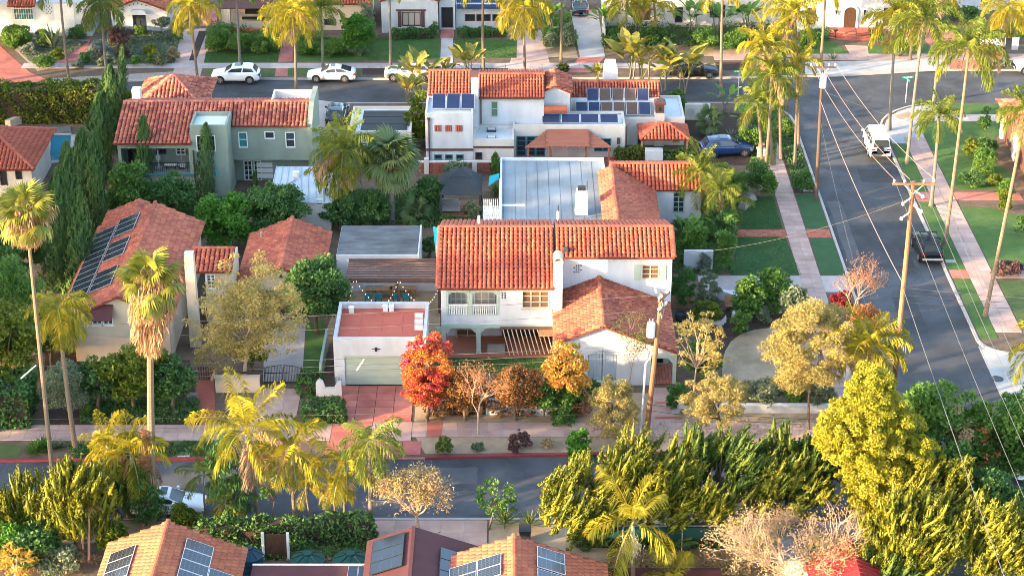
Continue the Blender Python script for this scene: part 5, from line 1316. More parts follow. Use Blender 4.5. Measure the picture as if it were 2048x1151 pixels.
# 4 half hidden tan house
h = far_house('tan far-street house with orange roof half hidden by leafy tree', 650, 60); Y = at(650, 60).y
block(h, X(598, 40, Y), X(738, 40, Y), Y, Y + 8, 0, 2.9, 'tanwall', [(Q(648, 38, 672, 50, Y), 3, 1, 'trimdark', 'glass')])
roof(h, (X(668, 10, Y) - .2, Y + 3, 4.6), (X(668, 10, Y), Y - .3, 4.5), (X(690, 0, Y), Y + 3, 5.4), (X(690, 0, Y), Y + 3, 5.4), kind='flat', m='tileor')
hip(h, X(594, 40, Y), X(742, 40, Y), Y - .4, Y + 8.4, 2.9, 4.9, kind='barrel', m='tileor')
# 5 white gable with brown shutters
h = far_house('white far-street house with brown shuttered window and arched entry', 830, 65); Y = at(830, 66).y
q = Q(804, 24, 841, 52, Y)
block(h, X(763, 40, Y), X(876, 40, Y), Y, Y + 8, 0, 3.5, 'whitewall', [(q, 3, 1, 'trimdark', 'curtain')])
xa = X(822, 0, Y); gable_y(h, X(760, 10, Y), X(880, 10, Y), xa, 3.45, 3.45, 4.7, Y - .3, Y + 8, kind='barrel', pw=.3, pl=.42, m='tiledk')
mb = MB(); gablewall(mb, X(764, 10, Y), X(875, 10, Y), Y + .02, 3.5, 3.52, 3.52, xa, 4.5); mb.build('gable_wall', 'whitewall', h)
for s in ((q[0] - .42, q[0] - .06), (q[1] + .06, q[1] + .42)): MB().box(*s, Y - .06, Y - .01, q[2] - .1, q[3] + .05).build('shutter', 'trimbrown', h)
MB().box(X(792, 20, Y), X(852, 20, Y), Y - .1, Y - .01, Z(22, Y), Z(19, Y)).build('lintel', 'trimbrown', h)
fl = MB()
for i in range(14): x = X(798, 55, Y) + i * .165; fl.box(x, x + .02, Y - .4, Y - .38, Z(59, Y), Z(53, Y))
fl.box(X(798, 55, Y), X(846, 55, Y), Y - .4, Y - .02, Z(59, Y) - .05, Z(59, Y)); fl.build('window_box_rail', 'iron', h)
block(h, X(878, 40, Y), X(910, 40, Y), Y + 1.0, Y + 6, 0, 5.5, 'whitewall', [(Q(883, 15, 906, 55, Y + 1), 1, 1, 'trimdark', 'interior', 'entry_arch')], name='entry_wall')
# 6 white with blue awning roof
h = far_house('white far-street house with striped dark blue roof over brown windows', 965, 55); Y = at(965, 56).y
block(h, X(912, 40, Y), X(1014, 40, Y), Y, Y + 8, 0, 2.6, 'whitewall', [(Q(930, 29, 950, 42, Y), 2, 1, 'wooddark', 'glass'), (Q(953, 29, 981, 42, Y), 3, 1, 'wooddark', 'glass'), (Q(985, 29, 1007, 42, Y), 2, 1, 'wooddark', 'glass')])
rf = MB().slab([(X(914, 25, Y), Y - .6, 2.35), (X(1016, 25, Y), Y - .6, 2.35), (X(1016, 0, Y), Y + 3.6, 3.5), (X(914, 0, Y), Y + 3.6, 3.5)], (0, 0, -.1)).build('roof', 'bluemat', h)
for i in range(26):
    x = X(915, 25, Y) + i * (X(1016, 25, Y) - X(914, 25, Y)) / 26; beam('rib', (x, Y - .6, 2.38), (x, Y + 3.6, 3.53), .05, .05, 'bluemat', rf)
# 7 hidden house behind the jungle garden
h = far_house('shaded far-street house behind bird-of-paradise jungle with wooden door', 1330, 60); Y = at(1330, 55).y
block(h, X(1208, 40, Y), X(1560, 40, Y), Y, Y + 8, 0, 4.5, 'cream', [(Q(1270, 15, 1300, 40, Y), 3, 2, 'trimdark', 'glass'), (Q(1350, 15, 1365, 45, Y), 1, 1, 'wooddark', 'glass', 'door'), (Q(1420, 10, 1450, 35, Y), 3, 2, 'trimdark', 'glass')])
MB().box(X(1204, 30, Y), X(1206, 30, Y), Y - 6, Y, 0, 1.8).build('side_wall', 'cream', h)
# 8 white house with arched door
h = far_house('large white far-street house with arched dark door and curved brick steps', 1700, 65); Y = at(1700, 64).y
dq = Q(1688, 15, 1712, 56, Y); dq = (dq[0], dq[1], .45, dq[3])
block(h, X(1596, 30, Y), X(1806, 30, Y), Y, Y + 8, 0, 6, 'whitewall', [(Q(1612, 16, 1631, 49, Y), 1, 1, 'trimdark', 'glasswarm'), (Q(1767, 16, 1790, 50, Y), 1, 1, 'trimdark', 'glassgreen')])
pts = [(dq[0], dq[2]), (dq[1], dq[2]), (dq[1], dq[3] - .5)] + [((dq[0] + dq[1]) / 2 + (dq[1] - dq[0]) / 2 * math.cos(t), dq[3] - .5 + .55 * math.sin(t)) for t in np.linspace(.3, math.pi - .3, 6)] + [(dq[0], dq[3] - .5)]
MB().slab([(p[0], Y - .06, p[1]) for p in pts], (0, .05, 0)).build('door', 'wooddark', h)
o2 = [((p[0] - (dq[0] + dq[1]) / 2) * 1.35 + (dq[0] + dq[1]) / 2, max(dq[2], p[1] * 1.07)) for p in pts]
mb = MB()
for i in range(1, len(pts)): j = (i + 1) % len(pts); mb.slab([(pts[i][0], Y - .12, pts[i][1]), (o2[i][0], Y - .12, o2[i][1]), (o2[j][0], Y - .12, o2[j][1]), (pts[j][0], Y - .12, pts[j][1])], (0, .11, 0)) if i < len(pts) - 1 else None
mb.build('door_surround', 'whitewall', h)
for px in (1672, 1729): x = X(px, 25, Y); MB().tube([(x, Y - .15, Z(30, Y)), (x, Y - .15, Z(20, Y))], [.04, .13], 6).build('wall_lamp', 'black', h)
st = thing('brick_steps', 'rounded red brick steps with railing before the arched door', 'steps', at(1702, 88)); c = at(1702, 62)
for k in range(4):
    r = 2.1 + (3 - k) * .4; MB().prism([(c.x - r * 1.25 * math.cos(t), c.y - r * .95 * math.sin(t)) for t in np.linspace(0, math.pi, 15)], 0, .12 * (k + 1)).build('step', 'brickpave', st)
MB().tube([(c.x, c.y - 3.2, .1), (c.x, c.y - 3.2, .95), (c.x, c.y - 1.4, 1.3)], .03, 6).build('railing', 'iron', st)
for px in (1670, 1740):
    p = at(px, 78); ur = thing('iron_urn', 'black iron urn left of the brick steps' if px < 1700 else 'black iron urn right of the brick steps', 'urn', p, 'urns beside the brick steps', local=True)
    MB().lathe((0, 0, 0), [(.2, 0), (.06, .1), (.06, .7), (.26, .95), (.28, 1.0)], 10).build('urn', 'iron', ur)
# 9 house at the top right corner
h = far_house('white house corner with low walls at the top right', 1990, 25); Y = at(1990, 20).y
block(h, X(1925, 10, Y), X(2120, 10, Y), Y, Y + 8, 0, 4, 'whitewall', [(Q(1962, 0, 1980, 4, Y), 2, 1, 'trimdark', 'glass')])
for lb, pa_, pb_, hh in (('low white wall beside the red driveway, top right', (1960, 98), (2010, 96), 1.0), ('short white pier wall at the right edge, top right', (2024, 100), (2036, 100), 1.2), ('sloping white wall by the hillside bed, top right', (1918, 42), (1934, 38), 1.1)):
    a, b = at(*pa_), at(*pb_); w = thing('garden_wall', lb, 'wall', a); MB().slab([a, b, b + Vector((0, .3, 0)), a + Vector((0, .3, 0))], (0, 0, hh)).build('wall', 'whitewall', w)

# ================================================================ HOUSE AT THE RIGHT EDGE
h = thing('house', 'cream house with arched loggia and purple-red tile roof at the right edge', 'house', (46, 160, 0))
hx = 43.6; y0, y1 = 155.5, 166.2; zw = 3.3
mb = MB(); mb.box(hx + .3, 56, y0, y1, 0, zw)
# left (street) side with arches
n = 2
for k in range(n + 1): mb.box(hx, hx + .3, y0 + (y1 - y0) * k / n - (.6 if k else 0), y0 + (y1 - y0) * k / n + (.6 if k < n else 0), 0, zw)
for k in range(n):
    ya_, yb_ = y0 + (y1 - y0) * k / n + .6, y0 + (y1 - y0) * (k + 1) / n - .6; ym = (ya_ + yb_) / 2; rr = (yb_ - ya_) / 2
    A = [(hx, ya_, zw), (hx, ya_, 1.2)] + [(hx, ym - rr * math.cos(t), 1.2 + min(1.7, rr) * math.sin(t)) for t in np.linspace(0, math.pi, 9)] + [(hx, yb_, zw)]
    mb.slab(A, (.3, 0, 0))
mb.build('wall', 'cream', h)
for k in range(2): MB().box(hx + .25, hx + .31, y0 + (y1 - y0) * k / 2 + .6, y0 + (y1 - y0) * (k + 1) / 2 - .6, 0, 2.8).build('loggia_glass', 'trimbrown', h)
hip(h, hx - .5, 57, y0 - .4, y1 + .5, zw, zw + 1.9, ends='L', kind='barrel', pw=.34, pl=.44, m='tilemix')
block(h, hx + 1.2, 56, y0 - 3.4, y0 - .02, 0, 2.8, 'cream', [((hx + 1.7, hx + 2.3, .8, 2.2), 1, 2, 'trimdark', 'glass')], name='wing_wall')
roof(h, (hx + .9, y0 - 3.8, 2.8), (57, y0 - 3.8, 2.8), (57, y0 + .2, 4.2), (hx + .9, y0 + .2, 4.2), kind='barrel', pw=.34, pl=.44, m='tilemix')

# ================================================================ FOREGROUND ROOFS (bottom edge)
F1 = thing('house', 'near house with orange tile gable and two solar arrays, bottom left', 'house', (-19.5, 93, 0))
za, xa, sl = 4.6, -19.5, .42; yb3 = at(332, 1041, za).y; xl, xr = -23.0, -15.1
zl, zr3 = za - (xa - xl) * sl, za - (xr - xa) * sl
ky = dict(kind='flat', pw=.34, pl=.36, m='tileor')
gable_y(F1, xl, xr, xa, zl, zr3, za, 84, yb3, **ky)
MB().box(xl + .4, xr - .4, 84.5, yb3 - .4, 0, zr3 - .2).build('wall', 'cream', F1)
mb = MB(); mb.slab([(xl + .4, yb3 - .6, zl - .2), (xr - .4, yb3 - .6, zr3 - .2), (xa, yb3 - .6, za - .2)], (0, .2, 0)); mb.build('gable_wall', 'cream', F1)
Vr = Vector((xa - xr, 0, za - zr3)).normalized(); Vl = Vector((xa - xl, 0, za - zl)).normalized()
panels(F1, Vector((xr, yb3 - 6.2, zr3)) + Vr * 1.9, (0, 1, 0), Vr, 5, 1, .98, 1.62); panels(F1, Vector((xr, yb3 - 6.2, zr3)) + Vr * .25, (0, 1, 0), Vr, 3, 1, .98, 1.62)
panels(F1, Vector((xl, yb3 - 1.6, zl)) + Vl * .5, (0, -1, 0), Vl, 5, 1, .98, 1.62)
F2 = thing('house', 'near house with maroon shingle gable and dark solar panels, bottom centre', 'house', (-5.3, 92, 0))
za, xa, sl = 4.0, -5.6, .36; yb3 = at(830, 1052, za).y; xl, xr = -8.3, -1.4
zl, zr3 = za - (xa - xl) * sl, za - (xr - xa) * sl
for e_, s_ in (((xl, zl), 1), ((xr, zr3), -1)):
    MB().slab([(e_[0], yb3, e_[1]), (e_[0], 84, e_[1]), (xa, 84, za), (xa, yb3, za)][::s_], (0, 0, -.12)).build('roof', 'maroon', F2)
MB().box(xl + .4, xr - .4, 84, yb3 - .4, 0, min(zl, zr3) - .15).build('wall', 'cream', F2)
beam('ridge_cap', (xa, 84, za + .01), (xa, yb3, za + .01), .2, .08, 'maroon', F2)
Vr = Vector((xa - xr, 0, za - zr3)).normalized(); Vl = Vector((xa - xl, 0, za - zl)).normalized()
panels(F2, Vector((xl, yb3 - .5, zl)) + Vl * .45, (0, -1, 0), Vl, 3, 1, 1.1, 1.95, m='pvdark', frame='black'); panels(F2, Vector((xr, yb3 - 4.8, zr3)) + Vr * .9, (0, 1, 0), Vr, 3, 1, 1.1, 1.95, m='pvdark', frame='black')
MB().box(-14.6, xl - .05, 84, 92.9, 0, 2.3).build('carport_wall', 'cream', F2); ye = at(620, 1130, 2.42).y; MB().box(-14.7, xl, 84, ye, 2.3, 2.42).build('carport_roof', 'maroon', F2)
MB().tube([(-14.7, ye + .05, 2.45), (xl, ye + .05, 2.45)], .06, 6).build('gutter', 'trimwhite', F2)
for px in (760, 718): p = at(px, 1143, 2.42); panels(F2, (p.x - .6, p.y - .8, 2.5), (1, 0, 0), (0, 1, 0), 2, 1, .55, 1.1, m='pvdark', name='skylight')
F3 = thing('house', 'near house with bright orange tile gable and blue solar panels, bottom middle', 'house', (.2, 90, 0))
za, xa, sl = 4.6, .12, .36; yb3 = at(1026, 1070, za).y; xl, xr = -3.75, 5.35
zl, zr3 = za - (xa - xl) * sl, za - (xr - xa) * sl
gable_y(F3, xl, xr, xa, zl, zr3, za, 82, yb3, **ky)
MB().box(xl + .4, xr - .4, 84, yb3 - .4, 0, zr3 - .2).build('wall', 'cream', F3)
Vr = Vector((xa - xr, 0, za - zr3)).normalized(); Vl = Vector((xa - xl, 0, za - zl)).normalized()
panels(F3, Vector((xl, yb3 - 1.6, zl)) + Vl * 2.0, (0, -1, 0), Vl, 2, 1, 1.0, 1.4); panels(F3, Vector((xl, yb3 - 1.6, zl)) + Vl * .35, (0, -1, 0), Vl, 4, 1, 1.0, 1.6)
panels(F3, Vector((xr, yb3 - 2.6, zr3)) + Vr * 2.6, (0, 1, 0), Vr, 2, 1, 1.0, 1.65); panels(F3, Vector((xr, yb3 - 4.8, zr3)) + Vr * 2.6, (0, 1, 0), Vr, 2, 1, 1.0, 1.65)
MB().box(xl - .05, xl + .05, 84, yb3, zl - .22, zl - .1).build('gutter', 'trimwhite', F3)
F4 = thing('house', 'near house with red metal roof and grey flat roof behind bare tree', 'house', (18.5, 93, 0))
p0, p1 = at(1701, 1078, 3.9), at(1724, 1151, 3.9)
for k, (xe, s_) in enumerate(((p0.x - 2.6, 1), (p0.x + 1.6, -1))):
    rf = MB().slab([(xe, p0.y - .3, 2.9 if k == 0 else 3.2), (xe, 84, 2.9 if k == 0 else 3.2), (p0.x, 84, 3.9), (p0.x, p0.y, 3.9)][::s_], (0, 0, -.1)).build('roof', 'redmetal', F4)
    for i in range(18): y = p0.y - .3 - i * .42; beam('seam', (xe, y, (2.9 if k == 0 else 3.2) + .03), (p0.x, y, 3.93), .05, .05, 'redmetal', rf)
MB().box(p0.x - 2.3, p0.x + 1.4, 84, p0.y - .4, 0, 2.8).build('wall', 'cream', F4)
q0, q1 = at(1560, 1048, 3.0), at(1728, 1048, 3.0)
MB().box(q0.x, q1.x, q0.y - 3.5, q0.y, 0, 2.98).build('rear_wall', 'cream', F4); MB().box(q0.x - .2, q1.x + .2, q0.y - 3.7, q0.y + .2, 2.98, 3.1).build('flat_roof', 'flatgrey', F4)
# ================================================================ VEHICLES
SPEC = {
 'suv': dict(L=4.6, W=1.88, belt=[(0, .72, .80), (.06, .86, .9), (.35, .95, .95), (1.2, 1.06, .98), (1.5, 1.08, 1), (3.9, 1.12, 1), (4.4, 1.10, .96), (4.6, .88, .86)], base=(1.2, 4.45), top=(2.0, 4.0), zr=1.66, wb=(.86, 3.68), r=.36, zb=.26, pil=(2.0, 2.95, 3.85)),
 'sedan': dict(L=4.65, W=1.8, belt=[(0, .55, .78), (.06, .66, .88), (.4, .76, .95), (1.3, .90, .98), (1.6, .93, 1), (3.6, .98, 1), (4.4, 1.0, .95), (4.65, .80, .84)], base=(1.25, 4.35), top=(2.15, 3.25), zr=1.42, wb=(.9, 3.62), r=.33, zb=.2, pil=(2.1, 2.85, 3.6)),
 'van': dict(L=4.6, W=1.86, belt=[(0, .75, .84), (.05, 1.0, .93), (.25, 1.15, .97), (.9, 1.2, 1), (4.3, 1.2, 1), (4.53, 1.18, .97), (4.6, .9, .92)], base=(.2, 4.54), top=(.95, 4.4), zr=2.02, wb=(.95, 3.4), r=.33, zb=.28, pil=(1.0, 2.1, 3.2, 4.3)),
}
_wheel = {}
def wheel_mesh(r):
    if r not in _wheel:
        t = MB().tube([(0, -.11, 0), (0, .11, 0)], r, 20).mesh('tyre', 'tyre')
        m = MB().tube([(0, -.118, 0), (0, .118, 0)], r * .66, 14)
        for k in range(5):
            a = 2 * math.pi * k / 5
            for s in (-1, 1): m.slot(1).add([(r * .3 * math.cos(a - .25), s * .121, r * .3 * math.sin(a - .25)), (r * .58 * math.cos(a - .2), s * .121, r * .58 * math.sin(a - .2)), (r * .58 * math.cos(a + .2), s * .121, r * .58 * math.sin(a + .2)), (r * .3 * math.cos(a + .25), s * .121, r * .3 * math.sin(a + .25))], [(0, 1, 2, 3)])
        _wheel[r] = (t, m.mesh('rim', ['rim', 'black']))
    return _wheel[r]
def interp(tab, x, k):
    for a, b in zip(tab, tab[1:]):
        if a[0] <= x <= b[0]: return a[k] + (b[k] - a[k]) * (x - a[0]) / (b[0] - a[0])
    return tab[-1][k] if x > tab[-1][0] else tab[0][k]
def car(kind, paint, label, p, heading, cat='car', group='cars parked along the streets', name='parked_car', extra=None):
    "heading: direction the nose points, degrees from +x"
    S = SPEC[kind]; L, hw = S['L'], S['W'] / 2
    root = thing(name, label, cat, p, group, R(heading), local=True)
    xs = sorted({s[0] for s in S['belt']} | set(np.linspace(.15, L - .15, 16)))
    V = []; F = []
    for x in xs:
        zb, k = interp(S['belt'], x, 1), interp(S['belt'], x, 2); lo = S['zb'] + (.08 if x < .1 or x > L - .1 else 0); w = hw * k
        pr = [(.80 * w, lo), (.965 * w, lo + .06), (w, lo + .25), (w * .995, zb - .22), (w * .965, zb - .06), (w * .90, zb), (w * .55, zb + .025), (0, zb + .035)]
        ring = [(L / 2 - x, y, z) for y, z in pr] + [(L / 2 - x, -y, z) for y, z in pr[-2::-1]]
        V += ring
    n = 15
    for i in range(len(xs) - 1):
        for j in range(n - 1): F.append((i * n + j, i * n + j + 1, (i + 1) * n + j + 1, (i + 1) * n + j))
        F.append((i * n, (i + 1) * n, (i + 1) * n + n - 1, i * n + n - 1))
    F += [tuple(range(n)), tuple(range((len(xs) - 1) * n, len(xs) * n))[::-1]]
    MB().add(V, F).build('body', paint, root, smooth=True)
    # cabin shell
    (b0, b1), (t0, t1), zr = S['base'], S['top'], S['zr']
    def sec(u):
        xb, xt = b0 + (b1 - b0) * u, t0 + (t1 - t0) * u
        zb = interp(S['belt'], xb, 1) - .02; ww = hw * interp(S['belt'], xb, 2)
        crown = zr - .07 * (2 * u - 1) ** 2
        return [(xb, ww * .91, zb), (xb + (xt - xb) * .9, ww * .76, crown - .10), (xt, ww * .68, crown - .02), (xt, ww * .35, crown + .02), (xt, 0, crown + .03)]
    us = np.linspace(0, 1, 9); V, F = [], []
    for u in us:
        s = sec(u); V += [(L / 2 - a, b, c) for a, b, c in s] + [(L / 2 - a, -b, c) for a, b, c in s[-2::-1]]
    n = 9
    for i in range(8):
        for j in range(n - 1): F.append((i * n + j, i * n + j + 1, (i + 1) * n + j + 1, (i + 1) * n + j))
    F += [tuple(range(n)), tuple(range(8 * n, 9 * n))[::-1]]
    MB().add(V, F).build('cabin', paint, root, smooth=False)
    def pane(pts, nm='window'):
        MB().slab([(L / 2 - a, b, c) for a, b, c in pts], Vector((0, 0, 0))).build(nm, 'glass', root)
    def side(u, h, s, out=.015):
        q = sec(u); a, b = Vector(q[0]), Vector(q[1]); p_ = a.lerp(b, h); return (p_.x, s * (p_.y + out), p_.z)
    cuts = [0.06] + [(x - b0) / (b1 - b0) for x in S['pil'][1:-1]] + [.93]
    for s in (-1, 1):
        for u0, u1 in zip(cuts, cuts[1:]):
            f0, f1 = u0 + .02, u1 - .02
            lo0, hi0 = (.14, .9)
            quad = [side(f0, lo0, s), side(f1, lo0, s), side(f1, hi0, s), side(f0, hi0, s)]
            MB().poly([(L / 2 - a, b, c) for a, b, c in (quad if s < 0 else quad[::-1])]).build('side_window', 'glass', root)
    for u, nm, dx in ((0, 'windscreen', -.015), (1, 'rear_window', .015)):
        q = sec(u); A, Bq = Vector(q[0]), Vector(q[2])
        a1, b1_ = A.lerp(Bq, .12), A.lerp(Bq, .93)
        pts = [(L / 2 - a1.x - dx, -a1.y * .9, a1.z + .015), (L / 2 - a1.x - dx, a1.y * .9, a1.z + .015), (L / 2 - b1_.x - dx, b1_.y * .93, b1_.z + .015), (L / 2 - b1_.x - dx, -b1_.y * .93, b1_.z + .015)]
        MB().poly(pts if u else pts[::-1]).build(nm, 'glass', root)
    if kind != 'van' and not extra:
        u0, u1 = .12, .5; q0, q1 = sec(u0), sec(u1)
        MB().poly([(L / 2 - q0[2][0], -.42, q0[3][2] + .035), (L / 2 - q0[2][0], .42, q0[3][2] + .035), (L / 2 - q1[2][0], .42, q1[3][2] + .035), (L / 2 - q1[2][0], -.42, q1[3][2] + .035)][::-1]).build('sunroof', 'glass', root)
    ty, rm = wheel_mesh(S['r'])
    for x in S['wb']:
        for s in (-1, 1):
            w = inst('wheel', ty, root, (L / 2 - x, s * (hw - .1), S['r'])); inst('rim', rm, w)
        MB().tube([(L / 2 - x, -hw - .004, S['r'] + .03), (L / 2 - x, hw + .004, S['r'] + .03)], S['r'] + .07, 16).build('wheel_arch', 'black', root)
    zf, zt = interp(S['belt'], .2, 1) - .12, interp(S['belt'], L - .15, 1) - .16
    for s in (-1, 1):
        MB().box(L / 2 - .42, L / 2 - .03, s * hw * .62 - .16, s * hw * .62 + .16, zf - .09, zf + .07).build('headlight', 'lamp', root)
        MB().box(-L / 2 + .02, -L / 2 + .30, s * hw * .72 - .17, s * hw * .72 + .17, zt - .1, zt + .08).build('taillight', 'tail', root)
        xm = b0 + .55; MB().box(L / 2 - xm - .08, L / 2 - xm + .08, s * (hw + .08) - .1, s * (hw + .08) + .1, 1.0 if kind != 'van' else 1.3, 1.14 if kind != 'van' else 1.5).build('mirror', paint, root)
    MB().box(-L / 2 - .0, -L / 2 + .06, -.22, .22, zt - .38, zt - .22).build('number_plate', 'plate', root)
    MB().box(L / 2 - .08, L / 2 - .01, -.5, .5, S['zb'] + .12, S['zb'] + .34).build('grille', 'black', root)
    if extra: extra(root, S)
    return root
def mid(a, b): return at((a[0] + b[0]) / 2, (a[1] + b[1]) / 2)
def rack(root, S):
    L = S['L']
    for s in (-1, 1): MB().box(-L / 2 + .7, L / 2 - 2.2, s * .62 - .03, s * .62 + .03, S['zr'] + .05, S['zr'] + .1).build('roof_rail', 'black', root)
    for x in (-.9, .2): MB().box(x - .04, x + .04, -.7, .7, S['zr'] + .11, S['zr'] + .16).build('crossbar', 'black', root)
    MB().taper(-.7, .1, -.12, .12, S['zr'] + .17, S['zr'] + .3, .7).build('roof_load', 'black', root)
    MB().box(-2.33, -2.27, -.8, .8, .5, .64).build('bumper', 'galv', root)
def camper(root, S):
    MB().taper(-2.0, .9, -.7, .7, 2.0, 2.2, .92).build('pop_top', 'carwhite', root)
    for i in range(5): MB().box(-1.6 + i * .5, -1.55 + i * .5, -.6, .6, 2.24, 2.28).build('rack_bar', 'galv', root)
    MB().tube([(-2.36, .1, 1.05), (-2.5, .1, 1.05)], .33, 16).build('spare_wheel', 'black', root)
    MB().box(-2.36, -2.28, -.85, .85, .36, .5).build('bumper', 'trimdark', root)
    MB().slab([(-2.31, -.68, 1.3), (-2.31, .68, 1.3), (-2.25, .6, 1.82), (-2.25, -.6, 1.82)], (-.02, 0, 0)).build('tailgate_glass', 'glass', root)
car('suv', 'carwhite', 'white compact SUV with dark sunroof parked on the far street', mid((426, 163), (520, 160)), 180)
car('sedan', 'carwhite', 'white sedan with sloping rear parked on the far street behind the SUV', mid((617, 160), (710, 157)), 180)
car('suv', 'carsilver', 'silver SUV half hidden by bird-of-paradise on the far street', mid((772, 158), (862, 155)), 180)
car('sedan', 'carblack', 'black sedan parked behind leafy stems on the far street', mid((1340, 152), (1434, 149)), 0)
car('van', 'carwhite', 'old white camper van with pop-top and rear spare wheel on the side street', at(1752, 302), 90, cat='van', extra=camper)
car('suv', 'carblack', 'black SUV with loaded roof rack parked by the side-street kerb', at(1853, 507), 90, extra=rack)
car('suv', 'carteal', 'dark teal SUV parked nose-in beside the green house', at(674, 240), 90)
car('sedan', 'carnavy', 'dark blue sedan standing in the pale far driveway', at(1160, 22), 90)
car('sedan', 'carwhite', 'white car glimpsed behind the shaggy palm trunk on the near street', mid((290, 1022), (384, 1018)), 0)
car('suv', 'carwhite', 'white car behind green branches at the right edge', at(2040, 930), 92)
car('suv', 'carwhite', 'white car nose at the right edge of the far street', at(2075, 143), 180)
# small blue covered convertible in the courtyard
bc = car('suv', 'carblue', 'shiny blue rounded car parked in the planted courtyard', at(1452, 308), 8)
# ================================================================ STREET FURNITURE
def street_sign(label, px, py, ytop, rz):
    p = at(px, py); h = Z(ytop, p.y)
    s = thing('street_sign', label, 'street sign', p, local=True)
    MB().tube([(0, 0, 0), (0, 0, h - .3)], .045, 8).build('post', 'galv', s)
    for k, (a, z) in enumerate(((rz, h - .12), (rz + 90, h - .34))):
        c, d = math.cos(R(a)), math.sin(R(a))
        bl = MB().slab([(-.55 * c, -.55 * d, z - .1), (.55 * c, .55 * d, z - .1), (.55 * c, .55 * d, z + .1), (-.55 * c, -.55 * d, z + .1)], (.02 * d, -.02 * c, 0)).build('blade', 'signgreen', s)
        for i in range(6):
            u = -.38 + i * .14
            MB().slab([(u * c + .03 * d, u * d - .03 * c, z - .045), ((u + .09) * c + .03 * d, (u + .09) * d - .03 * c, z - .045), ((u + .09) * c + .03 * d, (u + .09) * d - .03 * c, z + .045), (u * c + .03 * d, u * d - .03 * c, z + .045)], (.004 * d, -.004 * c, 0)).build('letter', 'plate', bl)
street_sign('green street-name sign on grey post at the right corner', 1811, 205, 152, 10)
street_sign('green street-name sign behind the queen palms on the left corner', 1476, 192, 140, 5)
def pole(label, base, top, r0, m, arms=(), trans=None, name='utility_pole'):
    b, t = Vector(base), Vector(top)
    o = thing(name, label, 'utility pole', b, 'wooden utility poles')
    MB().tube([b, b.lerp(t, .5), t], [r0, r0 * .85, r0 * .7], 10).build('pole', m, o)
    for (z, w, ang) in arms:
        k = (z - b.z) / (t.z - b.z); c = b.lerp(t, k); d = Vector((math.cos(R(ang)), math.sin(R(ang)), 0)); n = Vector((-d.y, d.x, 0))
        a = beam('crossarm', c - d * w + n * -.16, c + d * w + n * -.16, .12, .14, m, o)
        for s in (-.92, -.45, .45, .92):
            q = c + d * w * s + n * -.16; MB().lathe(q + Vector((0, 0, .06)), [(.03, 0), (.03, .08), (.075, .1), (.08, .2), (.03, .24)], 8).build('insulator', 'trimwhite', a)
        for s in (-1, 1): beam('brace', c + d * w * .5 * s + n * -.17, c + Vector((0, 0, -.7)) + n * -.12, .04, .04, 'galv', o)
    if trans:
        z, dx, dy = trans; k = (z - b.z) / (t.z - b.z); c = b.lerp(t, k) + Vector((dx, dy, 0))
        tr = MB().lathe(c, [(.05, 0), (.26, .03), (.27, .1), (.27, .95), (.24, 1.02), (.1, 1.08)], 16).build('transformer', 'trimwhite', o, smooth=False)
        for s in (-.1, .1): MB().tube([c + Vector((s, 0, 1.05)), c + Vector((s, 0, 1.3))], .04, 6).build('bushing', 'galv', tr)
    return o
pf = at(1632, 400); pft = Vector((pf.x - .25, pf.y, Z(125, pf.y)))
PFo = pole('tall brown utility pole with white transformer beside the left side-street kerb', pf, pft, .17, 'poleB', [(pft.z - .35, 1.05, 0)], (Z(172, pf.y), .02, -.42))
pr = Vector((25.0, 114.4, 0)); prt = Vector((X(1827, 365, 114.4), 114.4, Z(362, 114.4)))
PRo = pole('sunlit orange-brown utility pole rising behind the golden cypress', pr, prt, .19, 'poleA', [(prt.z - .12, 1.35, 0)])
for k in range(4):
    z = prt.z - .6 - k * .5; s = (-1) ** k
    MB().tube([(prt.x + s * .1, 114.3, z), (prt.x + s * .55, 114.1, z - .25)], .05, 6).lathe((prt.x + s * .6, 114.1, z - .45), [(.03, 0), (.1, .06), (.1, .2), (.03, .26)], 8).build('cutout', 'trimwhite', PRo)
pm_ = at(1293, 868); pmt = Vector((X(1324, 588, pm_.y - .1), pm_.y, Z(585, pm_.y)))
PMo = pole('leaning brown utility pole with tall white transformer before the front porch', pm_, pmt, .19, 'poleA', [(pmt.z - .25, .75, 60), (pmt.z - 1.1, .6, 60)], (Z(672, pm_.y), -.42, -.1))
MB().tube([pm_ + Vector((-.38, .1, 0)), pm_ + Vector((-.2, .1, 5.2)), pm_ + Vector((.2, .1, 6.0))], .07, 8).build('conduit', 'trimwhite', PMo)
for s in (-.35, .35): MB().tube([pmt + Vector((s, 0, .0)), pmt + Vector((s * 1.3, -.1, .35))], .07, 8).build('insulator', 'trimwhite', PMo)
nwire = 0
def wire(label, a, b, sag=.8, r=.022, m='wire', n=14, group='overhead lines'):
    a, b = Vector(a), Vector(b)
    pts = [a.lerp(b, i / n) - Vector((0, 0, sag * 4 * (i / n) * (1 - i / n))) for i in range(n + 1)]
    o = MB().tube([p - a for p in pts], r * .62, 5).build('power_line', m); o.location = a
    return tag(o, label, 'power line', group)
